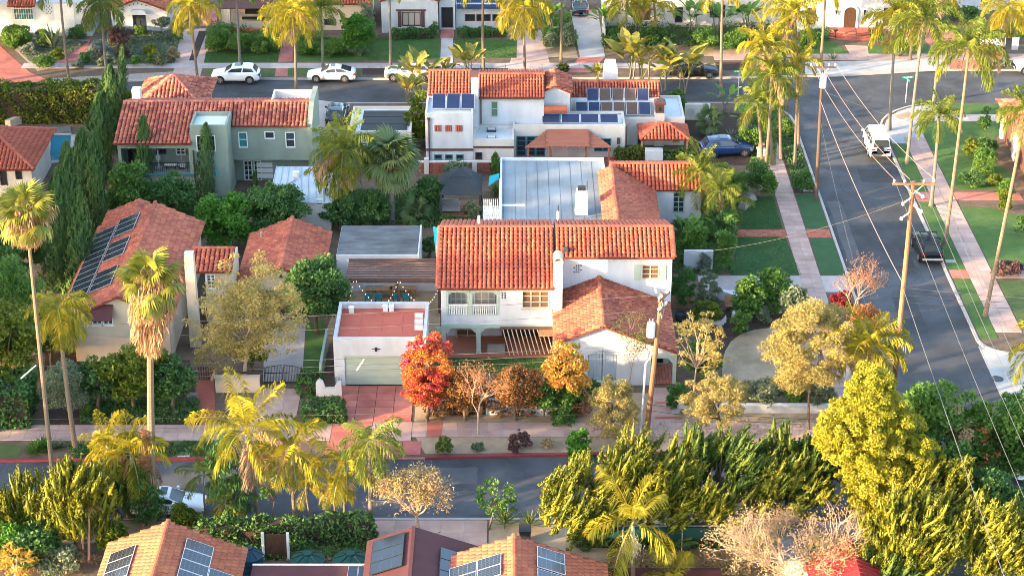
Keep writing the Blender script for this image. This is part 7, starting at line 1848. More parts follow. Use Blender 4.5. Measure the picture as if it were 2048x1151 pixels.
def palm(kind, label, base, top, size=1.0, n=16, m='l_palm', bark='palmbark', r=.17, dry=2, group=None, lean=None, low=-60, bulge=False, trunk=True, z=None, skirt=False, hang=0.0):
    """base: photo foot; top: photo point where the fronds spring"""
    b = at(*base); xt, zt = XZ(top[0], top[1], b.y); t = Vector((xt, b.y, zt if z is None else z))
    o = thing('palm_tree', label, 'palm', b, group)
    rr = random.Random(int(base[0] * 13 + top[1]))
    mid_ = b.lerp(t, .5) + Vector((rr.uniform(-.15, .15), rr.uniform(-.2, .2), 0)); H_ = t.z
    if trunk:
        mb = MB(); k = 10; pts = []
        for i in range(k + 1):
            s = i / k; p = b.lerp(mid_, s).lerp(mid_.lerp(t, s), s); pts.append(p)
        mb.tube(pts, [r * (1.35 if i == 0 else (1.0 - .35 * i / k)) * (1.25 if bulge and i == k else 1) for i in range(k + 1)], 9)
        mb.build('trunk', bark, o)
        if kind == 'king': MB().tube([t + Vector((0, 0, -.9 * size)), t + Vector((0, 0, -.5 * size)), t + Vector((0, 0, .1))], [r * .9, r * .95, r * .4], 8).build('crownshaft', 'sage', o)
    if kind in ('queen', 'king'):
        ms = frond(kind, m); L = (3.1 if kind == 'queen' else 2.6) * size
        for i in range(n):
            lv = i / n; k = min(6, max(0, int(lv * (6.2 - hang * .6) + hang + rr.uniform(-.2, .5))))
            inst('frond', ms[k], o, t + Vector((0, 0, .05)), (rr.uniform(-.14, .14), rr.uniform(-.1, .1), i * 2.399 + rr.uniform(-.25, .25)), (L * rr.uniform(.82, 1.1),) * 3)
        for i in range(dry):
            inst('dead_frond', frond(kind, 'l_palmdry')[rr.choice((4, 5, 6))], o, t + Vector((0, 0, -.15)), (0, 0, rr.uniform(0, 6.28)), (L * rr.uniform(.75, .95),) * 3)
        if kind == 'queen' and size > .9:
            MB().tube([t + Vector((0, 0, -.7)), t + Vector((0, 0, -.3)), t + Vector((0, 0, .25))], [r * .8, r * 1.35, r * .7], 8).build('leaf_bases', 'palmbark', o)
    else:
        ms = fans(m); L = 1.55 * size
        for i in range(n):
            lv = i / n; el = 80 - 125 * lv + rr.uniform(-10, 10)
            inst('fan_leaf', ms[i % 3], o, t + Vector((0, 0, .1 - .35 * lv)), (rr.uniform(-.3, .3), -R(el), i * 2.399 + rr.uniform(-.3, .3)), (L * rr.uniform(.85, 1.1),) * 3)
        for i in range(dry):
            inst('dead_fan_leaf', fans('l_palmdry', .9)[i % 3], o, t + Vector((0, 0, -.4 - .1 * (i % 4))), (rr.uniform(-.3, .3), R(rr.uniform(45, 78)), rr.uniform(0, 6.28)), (L * rr.uniform(.7, 1.0),) * 3)
        if skirt:
            k = int(900 * skirt); tt = rng.random(k) ** .9; a = rng.random(k) * 6.283; ra = (1.45 - .85 * tt) * (.35 + .75 * rng.random(k)) * (1 + .25 * np.sin(a * 3 + tt * 5)); ln = skirt
            d = (b - t).normalized(); P = np.array(t)[None] + np.array(d)[None] * (tt * ln)[:, None] + np.stack([ra * np.cos(a), ra * np.sin(a), np.zeros(k)], 1)
            T = norm(np.array(d)[None] + np.stack([np.cos(a), np.sin(a), np.zeros(k)], 1) * .25 + unitv(k) * .3)
            quads_obj('dead_skirt', leaf_quads(P, T, .7 * (.5 + rng.random(k)), .07), 'l_palmdry', o)
    return o
# ---------------------------------------------------------------- paddle-leaved plants (giant bird of paradise, bananas, agaves)
def paddle_mesh(seed, stem):
    rr = random.Random(seed); V, F = [], []; n = 5
    def P(s): a = R(78 - 70 * max(0, s - .3) ** 1.2); return Vector((s * (.25 + .35 * s), 0, s * (1 - .22 * s * s)))
    for i in range(3):
        a, b = P(stem * i / 3), P(stem * (i + 1) / 3); k = len(V); V += [a + Vector((0, .012, 0)), a - Vector((0, .012, 0)), b - Vector((0, .009, 0)), b + Vector((0, .009, 0))]; F.append((k, k + 1, k + 2, k + 3))
    for i in range(n):
        s0, s1 = stem + (1 - stem) * i / n, stem + (1 - stem) * (i + 1) / n
        w0, w1 = (.13 * math.sin(math.pi * (.08 + .9 * i / n)) ** .8, .13 * max(.01, math.sin(math.pi * (.08 + .9 * (i + 1) / n))) ** .8)
        a, b = P(s0), P(s1)
        for sd in (-1, 1):
            k = len(V); j = rr.uniform(-.02, .02); V += [a, b, b + Vector((0, sd * w1, .035 + j)), a + Vector((0, sd * w0, .035 + j))]; F.append((k, k + 1, k + 2, k + 3))
    return np.array([tuple(v) for v in V]), np.array(F)
_pad = {}
def paddles(m, stem=.45):
    if (m, stem) not in _pad: _pad[(m, stem)] = [fast('leaf', *paddle_mesh(i, stem), m) for i in range(3)]
    return _pad[(m, stem)]
def bird(label, px, yb, yt, n=14, m='l_bop', stalks=3, wide=1.0, group='giant bird-of-paradise clumps', stem=.4, cat='bird of paradise', name='bird_of_paradise'):
    f = at(px, yb); h = XZ(px, yt, f.y)[1]; o = thing(name, label, cat, f, group); rr = random.Random(int(px * 7 + yb)); ms = paddles(m, stem)
    heads = []
    for s in range(stalks):
        hh = h * rr.uniform(.25, .55) if stalks > 1 else h * .15; q = f + Vector((rr.uniform(-.5, .5) * wide * (stalks > 1), rr.uniform(-.4, .4) * (stalks > 1), 0)); t = q + Vector((rr.uniform(-.4, .4) * (stalks > 1), 0, hh)); heads.append(t)
        if hh > .5: MB().tube([q, t], [.1, .08], 6).build('stem', 'palmgrey', o)
    for i in range(n):
        t = heads[i % len(heads)]; L = (h - t.z) * rr.uniform(.85, 1.15) + .15
        inst('leaf', ms[i % 3], o, t, (rr.uniform(-.3, .3), rr.uniform(-.25, .55), i * 2.399 + rr.uniform(-.3, .3)), (L * wide, L * 1.1, L))
    return o
def agave(label, px, py, r, m='l_grey', n=18, group=None, cat='agave', name='agave_plant', narrow=1.0):
    f = at(px, py); o = thing(name, label, cat, f, group); rr = random.Random(int(px * 3 + py)); V = []
    P, T = [], []
    for i in range(n):
        a = i * 2.399; el = R(75 - 62 * (i / n)); d = Vector((math.cos(a) * math.cos(el), math.sin(a) * math.cos(el), math.sin(el))); L = r * rr.uniform(.85, 1.1); c = f + d * L * .5; w = Vector((-math.sin(a), math.cos(a), 0)) * r * .085 * narrow
        V += [f + Vector((0, 0, .05)) - w * .6, c - w, f + d * L, c + w]
    quads_obj('leaves', np.array([tuple(v) for v in V]), m, o)
    return o
def cover(name, label, cat, pts, n, m, L=.2, h=.35, W=.1, group=None, world=False, patches=None):
    "ground cover that nobody could count, inside a photo polygon"
    P = [tuple(p) if world else tuple(at(*p))[:2] for p in pts]; xs, ys = [p[0] for p in P], [p[1] for p in P]; out = []
    while len(out) < n:
        q = rng.random((n * 2, 2)) * [max(xs) - min(xs), max(ys) - min(ys)] + [min(xs), min(ys)]
        out += [t for t in q if inside(P, t[0], t[1])]
    A = np.array(out[:n]); f = np.sin(A[:, 0] * 1.7 + 1) * np.cos(A[:, 1] * 2.3) + np.sin(A[:, 0] * .6 - A[:, 1] * .9)
    hh = h * np.clip(.55 + .35 * f, .1, 1.2)
    Pn = np.stack([A[:, 0], A[:, 1], rng.random(n) * hh + .03], 1); T = norm(unitv(n) + [0, 0, .6])
    o = quads_obj(name, leaf_quads(Pn, T, L * (.6 + .8 * rng.random(n)), W), m, None); tag(o, label, cat, group, 'stuff')
    return o
SHADE_TREES = [(-62, 150, 11.0, 6), (-61, 138, 16.6, 6), (-62, 126, 20.7, 7), (-76, 158, 19.3, 6), (-57, 114, 17.9, 6), (-49, 104, 16.6, 5), (-53, 98, 12.4, 4), (-62, 174, 22.1, 7), (-66, 186, 22.1, 7), (-64, 200, 20.7, 7)]  # added unseen trees that block the low sun: place, height, crown radius
# ---------------------------------------------------------------- near the bottom edge
juniper('dark juniper with yellow tips spreading along the bottom left edge', -30, 140, 968, 1090, lean=(.1, 0, 1), nf=330, group='twisted junipers')
juniper('tall yellow-tipped juniper between the left palm trunk and shaggy palm', 100, 220, 912, 1110, lean=(.15, 0, 1), nf=300)
juniper('shade-toned juniper left of the shaggy palm trunk', 190, 286, 930, 1036, m='l_junishade', lean=(.1, 0, 1), nf=230)
juniper('shadowed juniper spray beside the hidden white car', 228, 292, 950, 1034, m='l_junishade', lean=(.2, 0, 1), nf=130)
juniper('wind-swept golden juniper at the left end of the street hedge', 1048, 1330, 900, 1105, lean=(.72, 0, .75), nf=430, base=1270)
juniper('wind-swept juniper rising before the leaning pole foot', 1180, 1420, 852, 1070, lean=(.6, 0, .85), nf=420)
juniper('shade-toned juniper with golden left flank, middle of the hedge', 1330, 1560, 858, 1060, m='l_junishade', lean=(.55, 0, .9), nf=420)
juniper('shade-toned juniper with pale spires below the front white wall', 1480, 1690, 845, 1040, m='l_junishade', lean=(.35, 0, 1), nf=400)
juniper('low golden juniper skirt over bare trunks', 1290, 1500, 945, 1090, lean=(.6, 0, .6), nf=230, c0=.35)
juniper('low golden juniper boughs left of the golden cypress', 1480, 1680, 930, 1080, lean=(.6, 0, .7), nf=230, c0=.4)
juniper('huge golden-green juniper filling the bottom right corner', 1730, 1960, 960, 1210, lean=(.5, 0, .95), nf=560)
juniper('golden-green juniper at the right end of the bottom edge', 1880, 2110, 975, 1230, lean=(.5, 0, .95), nf=520)
juniper('upper juniper boughs behind the bottom right corner one', 1780, 1960, 900, 1110, lean=(.55, 0, .9), nf=330)
juniper('shade-toned lower juniper below the golden cypress', 1715, 1850, 1060, 1215, m='l_junishade', lean=(.4, 0, .9), nf=240)
# golden cypress
def golden(label, boxes, yb, base):
    f = at(base, yb); o = thing('golden_cypress', label, 'cypress', f); Vs = []; mb = MB()
    for (x0, x1, y0, y1, dy) in boxes:
        Y = f.y + dy; xm, zt = XZ((x0 + x1) / 2, y0, Y); zb = Z(y1, Y); r = (x1 - x0) / 2 / ppm(yb)
        V, C = clump_crown((r * .92, r * .75, (zt - zb) / 2 * .95), 230, .34, .95, .15, .09, up=.4, shell=.6)
        V += np.array([xm, Y, (zt + zb) / 2]); Vs.append(V)
    quads_obj('foliage', np.vstack(Vs), 'l_gold', o); MB().tube([f, (f.x, f.y, 6)], [.3, .1], 8).build('trunk', 'bark', o)
golden('leaning plume of golden cypress, the brightest tree at right', [(1692, 1800, 736, 860, 0), (1645, 1835, 785, 950, 0), (1690, 1880, 815, 990, .1), (1680, 1890, 865, 1030, -.2), (1700, 1870, 930, 1060, -.4), (1640, 1690, 832, 905, .3)], 1085, 1770)
# green trees at right
plant('mid', 'mixed green tree between golden cypress and the side street', 'tree', 1800, 1930, 752, 1010, lim=9)
plant('airy', 'brownish twiggy tree right of the golden cypress', 'tree', 1835, 1960, 800, 1020, m='l_dry', de=.3, nc=60)
plant('mid', 'green tree overhanging the concrete street corner', 'tree', 1900, 2010, 780, 1000, lim=9)
plant('round', 'dark green tree at the right edge above the white car', 'tree', 1960, 2075, 790, 985, lim=9, m='l_mid')
plant('round', 'shadowed green tree below the right-edge white car', 'tree', 1900, 2060, 930, 1100, lim=9)
plant('mid', 'broad green tree beyond the right edge of the corner', 'tree', 1990, 2130, 760, 1010, lim=9)
plant('mid', 'green crown between golden cypress and corner juniper', 'tree', 1850, 1965, 870, 1060, lim=9, m='l_mid')
plant('airy', 'thin reddish-leaved tree among the right green trees', 'tree', 1900, 1990, 830, 1010, m='l_orange', nc=60)
juniper('golden juniper tuft behind the bottom-left dracaenas', 120, 215, 985, 1120, lean=(.1, 0, 1), nf=190)
plant('bright', 'gold and green bush behind the bottom left juniper', 'shrub', -10, 75, 985, 1075, m='l_hedgeyel')
plant('round', 'dense dark bush at the foot of the bottom left junipers', 'shrub', 0, 130, 1045, 1130)
plant('mid', 'yellowish bush between bottom left junipers and orange roof', 'shrub', 190, 260, 1040, 1115, m='l_hedgeyel')
# bare pink tree
def bare(label, x0, x1, yt, yb, base, m='barkpale', leafm='l_dry', n=46, leaf=.25, name='tree', r=.14):
    f = at(base, yb); h = Z(yt, f.y); o = thing(name, label, 'tree', f); mb = MB(); w = (x1 - x0) / ppm(yb) / 2; xm = XZ((x0 + x1) / 2, (yt + yb) / 2, f.y)[0]
    rr = random.Random(int(x0)); k = f.lerp(Vector((xm, f.y, h * .3)), .9); mb.tube([f, k], [r, r * .75], 8); tips = []
    J = lambda s: Vector((rr.uniform(-s, s), rr.uniform(-s, s), rr.uniform(-s, s) * .6))
    def grow(a, d, L, rad, lv):
        p1 = a + d * L * .5 + J(L * .1); b = a + d * L + J(L * .12); mb.tube([a, p1, b], [rad, rad * .8, rad * .55], 5 if lv < 2 else 4, cap=False)
        if lv >= 3: tips.append(b); return
        for i in range(3 if lv else 4 + n // 30):
            e = (d * .9 + Vector((rr.uniform(-1, 1), rr.uniform(-1, 1), rr.uniform(-.35, .6))) * .85).normalized(); e.z = max(e.z, -.15)
            grow(p1.lerp(b, rr.uniform(.3, 1)), e, L * rr.uniform(.5, .75), rad * .55, lv + 1)
    for i in range(max(3, n // 9)):
        a = i * 2.399 + rr.uniform(-.3, .3); e = .25 + .75 * ((i + .5) / max(3, n // 9)) ** .5
        t = Vector((xm + w * .8 * e * math.cos(a), f.y + w * .5 * e * math.sin(a), h * rr.uniform(.55, .72))); d = t - k
        grow(f.lerp(k, rr.uniform(.75, 1)), d.normalized(), d.length * .72, r * .5, 0)
    mb.build('branches', m, o); T = np.array([tuple(t) for t in tips]); T[:, 2] = np.minimum(T[:, 2], h); k = 11
    P = np.repeat(T, k, 0) + rng.normal(0, .2, (len(T) * k, 3)); quads_obj('foliage', leaf_quads(P, norm(unitv(len(P)) + [0, 0, .5]), leaf * (.5 + .6 * rng.random(len(P))), leaf * .3), leafm, o)
    return o
bare('pale leafless coral tree with pinkish twigs at the bottom edge', 1425, 1745, 1036, 1190, 1590, n=130, leaf=.18, r=.155)
bare('small bare plumeria with pale forked branches on the near kerb', 752, 908, 926, 1062, 838, n=80, leaf=.24, r=.12)
plant('airy', 'small thin-trunked green tree standing alone on the near kerb', 'tree', 940, 1042, 955, 1058, base=978, m='l_mid', nc=50, de=.4)
bare('bare orange-twigged street tree before the bougainvillea', 908, 1005, 712, 868, 956, leafm='l_orange', m='barkpale', n=34, leaf=.16, r=.08)
plant('willow', 'dark weeping tree at the near kerb left of the king palms', 'tree', 405, 500, 868, 1048, m='l_dark', droop=.8)
plant('airy', 'slim green street tree between king palm trunks', 'tree', 500, 585, 900, 1050, m='l_mid', c0=.25)
hedge('long clipped hedge behind the near kerb, left of the brown gate', at(400, 1098), at(745, 1090), 1.2, 1.5, 'l_dark', .17)
hedge('ivy bank below the junipers beside the green fence', at(1150, 1098), at(1500, 1098), 1.6, .8, 'l_dark', .17)
bird('broad-leaved banana plant behind the bottom-middle orange roof', 1245, 1100, 1040, 8, 'l_mid', 1, .9, None, .3, 'banana plant', 'banana_plant')
bird('second banana plant with upright leaves near the chain fence', 1345, 1110, 1050, 6, 'l_mid', 1, .8, None, .3, 'banana plant', 'banana_plant')
agave('spiky green clump at the foot of the small kerb tree', 1010, 1048, 1.3, 'l_grass', 40, narrow=.5, cat='grass clump', name='grass_clump')
agave('second spiky green clump right of the small kerb tree', 1058, 1052, 1.1, 'l_grass', 36, narrow=.5, cat='grass clump', name='grass_clump')
for i, (px, py, r) in enumerate(((165, 1060, .9), (178, 1010, .9), (155, 1100, .8), (190, 1120, .8))):
    f = at(px, 1120); z = Z(py, f.y); o = thing('dragon_tree', ('tallest', 'second tallest', 'leftmost', 'lowest')[i] + ' dry rosette of the bottom left dracaena group', 'dracaena', f, 'bottom left dracaena group')
    MB().tube([f, (X(px, py, f.y), f.y, z)], [.09, .07], 6).build('stem', 'barkpale', o); V = []
    for k in range(60):
        d = Vector(unitv(1)[0]); d.z = abs(d.z) * .9 - .25; c = Vector((X(px, py, f.y), f.y, z)); w = d.cross(Vector((0, 0, 1))).normalized() * .035; V += [c, c + d * r * .5 + w, c + d * r + Vector((0, 0, -.15)), c + d * r * .5 - w]
    quads_obj('rosette', np.array([tuple(v) for v in V]), 'l_palmdry', o)
plant('bright', 'leafy green shrub in the bottom left corner', 'shrub', -20, 70, 1040, 1130)
plant('pepper', 'orange-yellow lit shrub at the very bottom left', 'shrub', -10, 75, 1085, 1165, m='l_bougor')
plant('shrub', 'grey-leaved shrub in shade at the bottom left', 'shrub', 80, 170, 1090, 1150, m='l_sage')
plant('shrub', 'dark round shrub behind the bottom-left roof corner', 'shrub', 40, 120, 1060, 1120, m='l_dark')
cover('ground_cover', 'low mixed ground cover along the near verge', 'ground cover', [(400, 1092), (880, 1075), (880, 1100), (400, 1130)], 5000, 'l_dark', .25, .6)
cover('leaf_litter', 'pebbles and dry leaves behind the tanks', 'leaf litter', [(560, 1085), (745, 1085), (745, 1120), (560, 1120)], 2600, 'l_dry', .15, .06)
cover('leaf_litter', 'dry leaf litter under the bottom right fence', 'leaf litter', [(1215, 1100), (1500, 1100), (1500, 1150), (1215, 1150)], 6000, 'l_dry', .16, .08)
for i, px in enumerate((1345, 1370, 1420)): agave('pale potted agave rosette number-free %s by the near kerb' % ('left', 'middle', 'right')[i] if False else ('agave rosette %s below the low junipers' % ('leftmost', 'middle', 'rightmost')[i]), px, 1075, .4, 'l_grey', 16, 'rosettes below the junipers')
# ---------------------------------------------------------------- palms, front
palm('fan', 'tall slim fan palm with round crown, leftmost trunk in front', (107, 965), (52, 425), 1.3, 26, 'l_fan', dry=14, r=.155, skirt=1.6)
palm('queen', 'short queen palm with drooping yellow fronds by the tan house corner', (151, 897), (116, 618), .85, 20, 'l_palm', dry=0, hang=2.2)
palm('fan', 'tall shaggy fan palm with brown dead skirt and ringed trunk', (306, 1042), (300, 560), 1.45, 24, 'l_fan', dry=36, r=.26, skirt=4.6)
palm('king', 'leaning king palm with drooping tawny fronds at the near kerb, leftmost of the row', (285, 1035), (262, 905), 1.1, 12, 'l_palm', dry=5, r=.13)
palm('king', 'second trunk of the tawny king palm pair behind the shaggy palm', (330, 1032), (215, 890), .9, 11, 'l_palm', dry=2, r=.12)
palm('king', 'tall king palm with broad fronds and pinkish dead frond', (516, 1042), (492, 862), 1.4, 13, 'l_palm', dry=2, r=.14)
palm('king', 'king palm with gold drooping fronds right of the tallest one', (590, 1042), (583, 898), 1.15, 12, 'l_palm', dry=3, r=.13, hang=1.6)
palm('king', 'small gold king palm below the gold drooping one', (625, 1045), (612, 975), .65, 9, 'l_palm', dry=1, r=.08)
palm('king', 'small gold king palm in the middle of the kerb row', (674, 1050), (668, 972), .65, 9, 'l_palm', dry=1, r=.09)
palm('king', 'king palm with bright gold crown before the driveway apron', (690, 1050), (690, 925), .95, 11, 'l_palm', dry=1, r=.1, hang=1.6)
palm('queen', 'green queen palm at the right end of the kerb row', (743, 1060), (738, 880), .8, 14, 'l_palmgreen', dry=0, r=.16, bark='palmgrey', hang=1.6)
palm('king', 'young green palm at the near kerb behind the weeping tree', (412, 1035), (408, 950), .75, 10, 'l_palmgreen', dry=0, r=.07)
palm('king', 'low young palm sprouting beside the near kerb', (455, 1052), (452, 1005), .65, 9, 'l_palm', dry=0, r=.06)
palm('king', 'single king palm with white flower skirt near the bottom edge', (1266, 1165), (1266, 1045), 1.35, 8, 'l_palm', dry=0, r=.14)
fs = at(1262, 1165); fo = thing('flower_cluster', 'hanging cream flower cluster on the bottom-edge king palm', 'flower cluster', (X(1264, 1085, fs.y), fs.y - .3, Z(1085, fs.y)))
quads_obj('florets', leaf_quads(np.array([X(1262, 1085, fs.y), fs.y - .25, Z(1088, fs.y)]) + rng.normal(0, 1, (900, 3)) * [.28, .2, .3], norm(unitv(900) - [0, 0, 1.2]), .22, .05), 'l_flower', fo)
palm('king', 'tip of a small palm at the bottom edge below the fence', (1345, 1185), (1345, 1160), .9, 7, 'l_palm', dry=0, r=.08)
palm('queen', 'queen palm with golden fronds above the golden cypress', (1738, 850), (1738, 690), 1.0, 22, 'l_palm', dry=2, r=.155, hang=.8)
palm('queen', 'queen palm whose yellow frond reaches in at the right edge', (2075, 800), (2085, 690), 1.0, 14, 'l_palm', dry=0)
f = at(306, 1042); sp = bpy.data.objects['palm_tree.002']; k = 900; a = rng.random(k) * 6.283; z = rng.random(k) * 6.5
quads_obj('leaf_boots', leaf_quads(np.stack([f.x + .29 * np.cos(a), f.y + .29 * np.sin(a), z], 1), norm(np.stack([np.cos(a) * .9, np.sin(a) * .9, np.ones(k)], 1)), .34, .17, np.stack([-np.cos(a), -np.sin(a), a * 0 + .3], 1)), 'l_palmdry', sp)
# ---------------------------------------------------------------- left gardens
for i, (x0, x1, yt, yb) in enumerate(((192, 246, 128, 300), (168, 222, 185, 365), (136, 190, 252, 430), (104, 160, 280, 510), (84, 140, 335, 580), (158, 212, 262, 470), (128, 186, 372, 590))):
    cypress(('rearmost tall cypress of the left boundary screen, gold at the tip', 'second cypress from the back of the left boundary screen', 'middle cypress of the left boundary screen beside the pool', 'broad cypress of the left boundary screen below the pool', 'nearest drooping cypress of the left boundary screen', 'inner cypress of the left boundary screen next to the green house', 'shadowed cypress of the left boundary screen beside the solar roof')[i], x0, x1, yt, yb, group='left boundary cypress screen', power=.8, dens=1.5)
cypress('slender pointed cypress spire behind the left boundary screen', 234, 254, 88, 225)
cypress('left slim Italian cypress before the green house balcony', 268, 304, 228, 395)
cypress('right slim Italian cypress before the green house tower', 394, 428, 243, 400)
hedge('tall clipped hedge with sunlit top along the far street at left', at(-40, 250), at(205, 247), 2.2, 3.4, 'l_hedgeyel', .2)
plant('mid', 'yellow-leaved shrub end of the hedge behind the spire', 'shrub', 245, 280, 178, 225, m='l_hedgeyel')
plant('mid', 'light green bush before the green house balcony', 'tree', 205, 305, 315, 450, m='l_mid', c0=0)
plant('round', 'dark shrub mass below the green house balcony window', 'shrub', 290, 395, 345, 440)
plant('bright', 'bright green round tree between the two tile roofs', 'tree', 385, 506, 372, 500)
plant('round', 'dark spreading tree behind the detached garage', 'tree', 478, 616, 358, 478, nc=80)
plant('round', 'dense dark round tree beside the detached garage', 'tree', 566, 702, 512, 668, nc=90)
cypress('small dark conifer before the white french doors', 503, 516, 340, 385)
plant('pepper', 'wispy golden pepper tree beside the tan house chimney', 'tree', 378, 615, 512, 770, base=488, nc=170, cr=.15, depth=.8, lim=16, shell=.3)
plant('pepper', 'low golden wing of wispy foliage by the gate wall', 'shrub', 380, 470, 640, 760, nc=60)
plant('mid', 'green shrub behind the mailbox wall', 'shrub', 465, 540, 665, 740, m='l_hedgeyel')
plant('mid', 'large yellow-green camellia mass before the tan house wall', 'shrub', 190, 345, 682, 815, nc=80, m='l_hedgeyel', L=.24)
plant('round', 'dark left end of the shrub mass before the tan house', 'shrub', 150, 240, 715, 820)
plant('round', 'dark right end of the shrub mass before the tan house', 'shrub', 300, 392, 715, 818)
plant('shrub', 'grey-green feathery shrub behind the second palm trunk', 'shrub', 80, 165, 712, 838, m='l_sage', W=.06)
plant('willow', 'pale green weeping tree at the left edge', 'tree', -40, 100, 495, 720, m='l_mid', droop=.7)
plant('mid', 'yellowish mixed tree at the left edge below the weeping one', 'tree', -50, 85, 592, 790, m='l_hedgeyel', de=.5)
plant('round', 'dark tree in the shade behind the left palm trunk', 'tree', 20, 110, 420, 560)
plant('round', 'dark shaded bush at the left edge behind the tall fan palm', 'tree', -40, 60, 450, 600)
plant('round', 'dark shrub between palms and tan house corner', 'shrub', 60, 150, 600, 740)
hedge('tall dark hedge along the left edge walk', at(-30, 862), at(62, 858), 4.0, 2.6, 'l_hedge', .2)
plant('bright', 'sunlit yellow-green bush top at the left edge', 'shrub', -20, 50, 735, 820, m='l_hedgeyel')
hedge('clipped hedge block beside the red driveway', at(612, 850), at(686, 850), 1.9, 1.0, 'l_hedge', .12)
hedge('ivy strip along the gate side of the lawn', at(600, 790), at(640, 790), 2.2, .7, 'l_hedge', .14)
for lb, px, py, r, mm in (('blue-green agave beside the stepping stones', 378, 805, .6, 'l_grey'), ('rosette plant near the brick path', 352, 835, .55, 'l_sage'), ('leafy clump on the front verge by the palm trunk', 178, 828, .7, 'l_mid'), ('low succulent clump on the kerb strip, left', 72, 905, 1.0, 'l_mid'), ('low succulent clump on the kerb strip, second', 90, 898, 1.0, 'l_mid'), ('small agave near the front left pavement', 120, 895, .6, 'l_sage')):
    agave(lb, px, py, r, mm, 40, narrow=1.4, name='succulent', cat='succulent')
cover('ground_cover', 'low plants on the kerb strip at front left', 'ground cover', [(130, 890), (440, 882), (440, 912), (150, 915)], 3500, 'l_dark', .18, .22)
cover('ground_cover', 'creeping plants in the tan house front bed', 'ground cover', [(160, 800), (400, 800), (400, 846), (160, 846)], 4500, 'l_dark', .2, .35)
for lb, px, py, s in (('flat stepping stone nearest the brick path', 368, 805, .4), ('flat stepping stone beside the agave', 384, 790, .4), ('flat stepping stone in the front bed', 372, 820, .4), ('pale boulder in the front bed', 330, 822, .35)):
    p = at(px, py); o = MB().taper(-s, s, -s * .7, s * .7, 0, .12, .8).build('garden_stone', 'stone'); o.location = p; tag(o, lb, 'stone', 'stones in the tan house bed')
# ---------------------------------------------------------------- front garden of the white house
plant('mid', 'tall bougainvillea column flaming red and orange beside the garage', 'bougainvillea', 800, 908, 670, 842, m='l_boug', c0=.12, nc=190, shell=.7, cr=.16, de=.9, L=.16, W=.1, name='bougainvillea', depth=.9)
plant('mid', 'golden-orange bougainvillea ball before the blue shutters', 'bougainvillea', 1084, 1178, 684, 838, m='l_bougor', c0=.3, shell=.7, nc=120, cr=.22, de=.85, L=.2, W=.13, name='bougainvillea', depth=.9)
plant('mid', 'dark red bougainvillea hump right of the bare street tree', 'bougainvillea', 974, 1088, 730, 840, m='l_bougdk', c0=.18, nc=110, de=.8, L=.2, W=.13, name='bougainvillea', depth=.6)
plant('mid', 'rusty bougainvillea hump left of the bare street tree', 'bougainvillea', 880, 980, 738, 840, m='l_bougdk', c0=.18, nc=100, de=.8, L=.2, W=.13, name='bougainvillea', depth=.6)
plant('mid', 'green and white flowering vine under the golden bougainvillea', 'bougainvillea', 1060, 1165, 752, 838, m='l_mid', c0=.1, nc=50, de=.6, name='flowering_vine', depth=.6)
hedge('mixed green and rust underplanting behind the low white garden wall', at(862, 832), at(1168, 832), 1.3, 1.25, 'l_bougdk', .17, rough=.22)
plant('ball', 'dark clipped ball left of the blue shutters', 'shrub', 1168, 1202, 758, 790)
plant('ball', 'clipped ball by the entry walk on a white planter', 'shrub', 1332, 1382, 765, 818)
plant('ball', 'low clipped mound on the sandy front strip', 'shrub', 1099, 1150, 818, 846)
plant('olive', 'pale olive bush before the white porch wall', 'olive tree', 1172, 1284, 752, 872, c0=.05)
plant('olive', 'golden olive tree with forked trunk beside the low white wall', 'olive tree', 1365, 1502, 735, 885, base=1450)
plant('olive', 'largest golden olive tree at the corner', 'olive tree', 1528, 1712, 600, 858, base=1617, c0=.26, nc=130)
plant('airy', 'spindly orange-leaved tree by the porch corner', 'tree', 1338, 1452, 618, 792, base=1388, m='l_pepper', nc=90, cr=.14, de=.3, L=.18, W=.07, c0=.25, bk='barkpale', lim=22)
plant('mid', 'green underplanting of the spindly porch-corner tree', 'shrub', 1355, 1448, 680, 760, m='l_mid')
bare('thin bare sapling against the white gable wall', 1225, 1305, 622, 775, 1258, leafm='l_hedgeyel', n=9, leaf=.16, r=.05, name='sapling')
plant('ball', 'small brown-green bush on the sandy kerb strip', 'shrub', 1016, 1064, 864, 896, m='l_purple')
plant('shrub', 'tawny tuft on the sandy kerb strip by the driveway', 'shrub', 868, 912, 872, 906, m='l_grass')
plant('shrub', 'small dry tuft under the bare street tree', 'shrub', 940, 970, 884, 900, m='l_sage')
plant('twig', 'dry twiggy tuft on the sandy strip', 'shrub', 1080, 1108, 876, 896)
plant('bright', 'bright green bush at the left end of the juniper hedge', 'shrub', 1130, 1185, 860, 920)
for lb, b, mm in (('sage mound behind the low white wall, left', (1470, 1570, 758, 806), 'l_sage'), ('green mound behind the low white wall, middle', (1560, 1610, 765, 808), 'l_mid'), ('green mound behind the low white wall, right', (1600, 1680, 760, 808), 'l_sage'), ('yellowish groundcover mound below the big olive', (1560, 1650, 735, 790), 'l_hedgeyel')):
    plant('shrub', lb, 'shrub', *b, m=mm)
plant('ball', 'tall clipped shrub nearest the white house corner', 'shrub', 1344, 1392, 535, 612, m='l_hedge')
plant('ball', 'tall clipped grey-green shrub beside the darker one', 'shrub', 1392, 1441, 542, 612, m='l_sage')
plant('ball', 'low clipped dome by the curved white wall', 'shrub', 1384, 1442, 597, 648, m='l_hedgeyel')
plant('mid', 'dark green citrus bush left of the corner lawn path', 'tree', 1464, 1535, 545, 635, m='l_mid', c0=0)
plant('mid', 'green citrus bush touching the side sidewalk', 'tree', 1510, 1592, 530, 618, m='l_mid', c0=0)
plant('mid', 'green shrub with brown leaves beside the side sidewalk', 'shrub', 1555, 1628, 568, 645, m='l_sage')
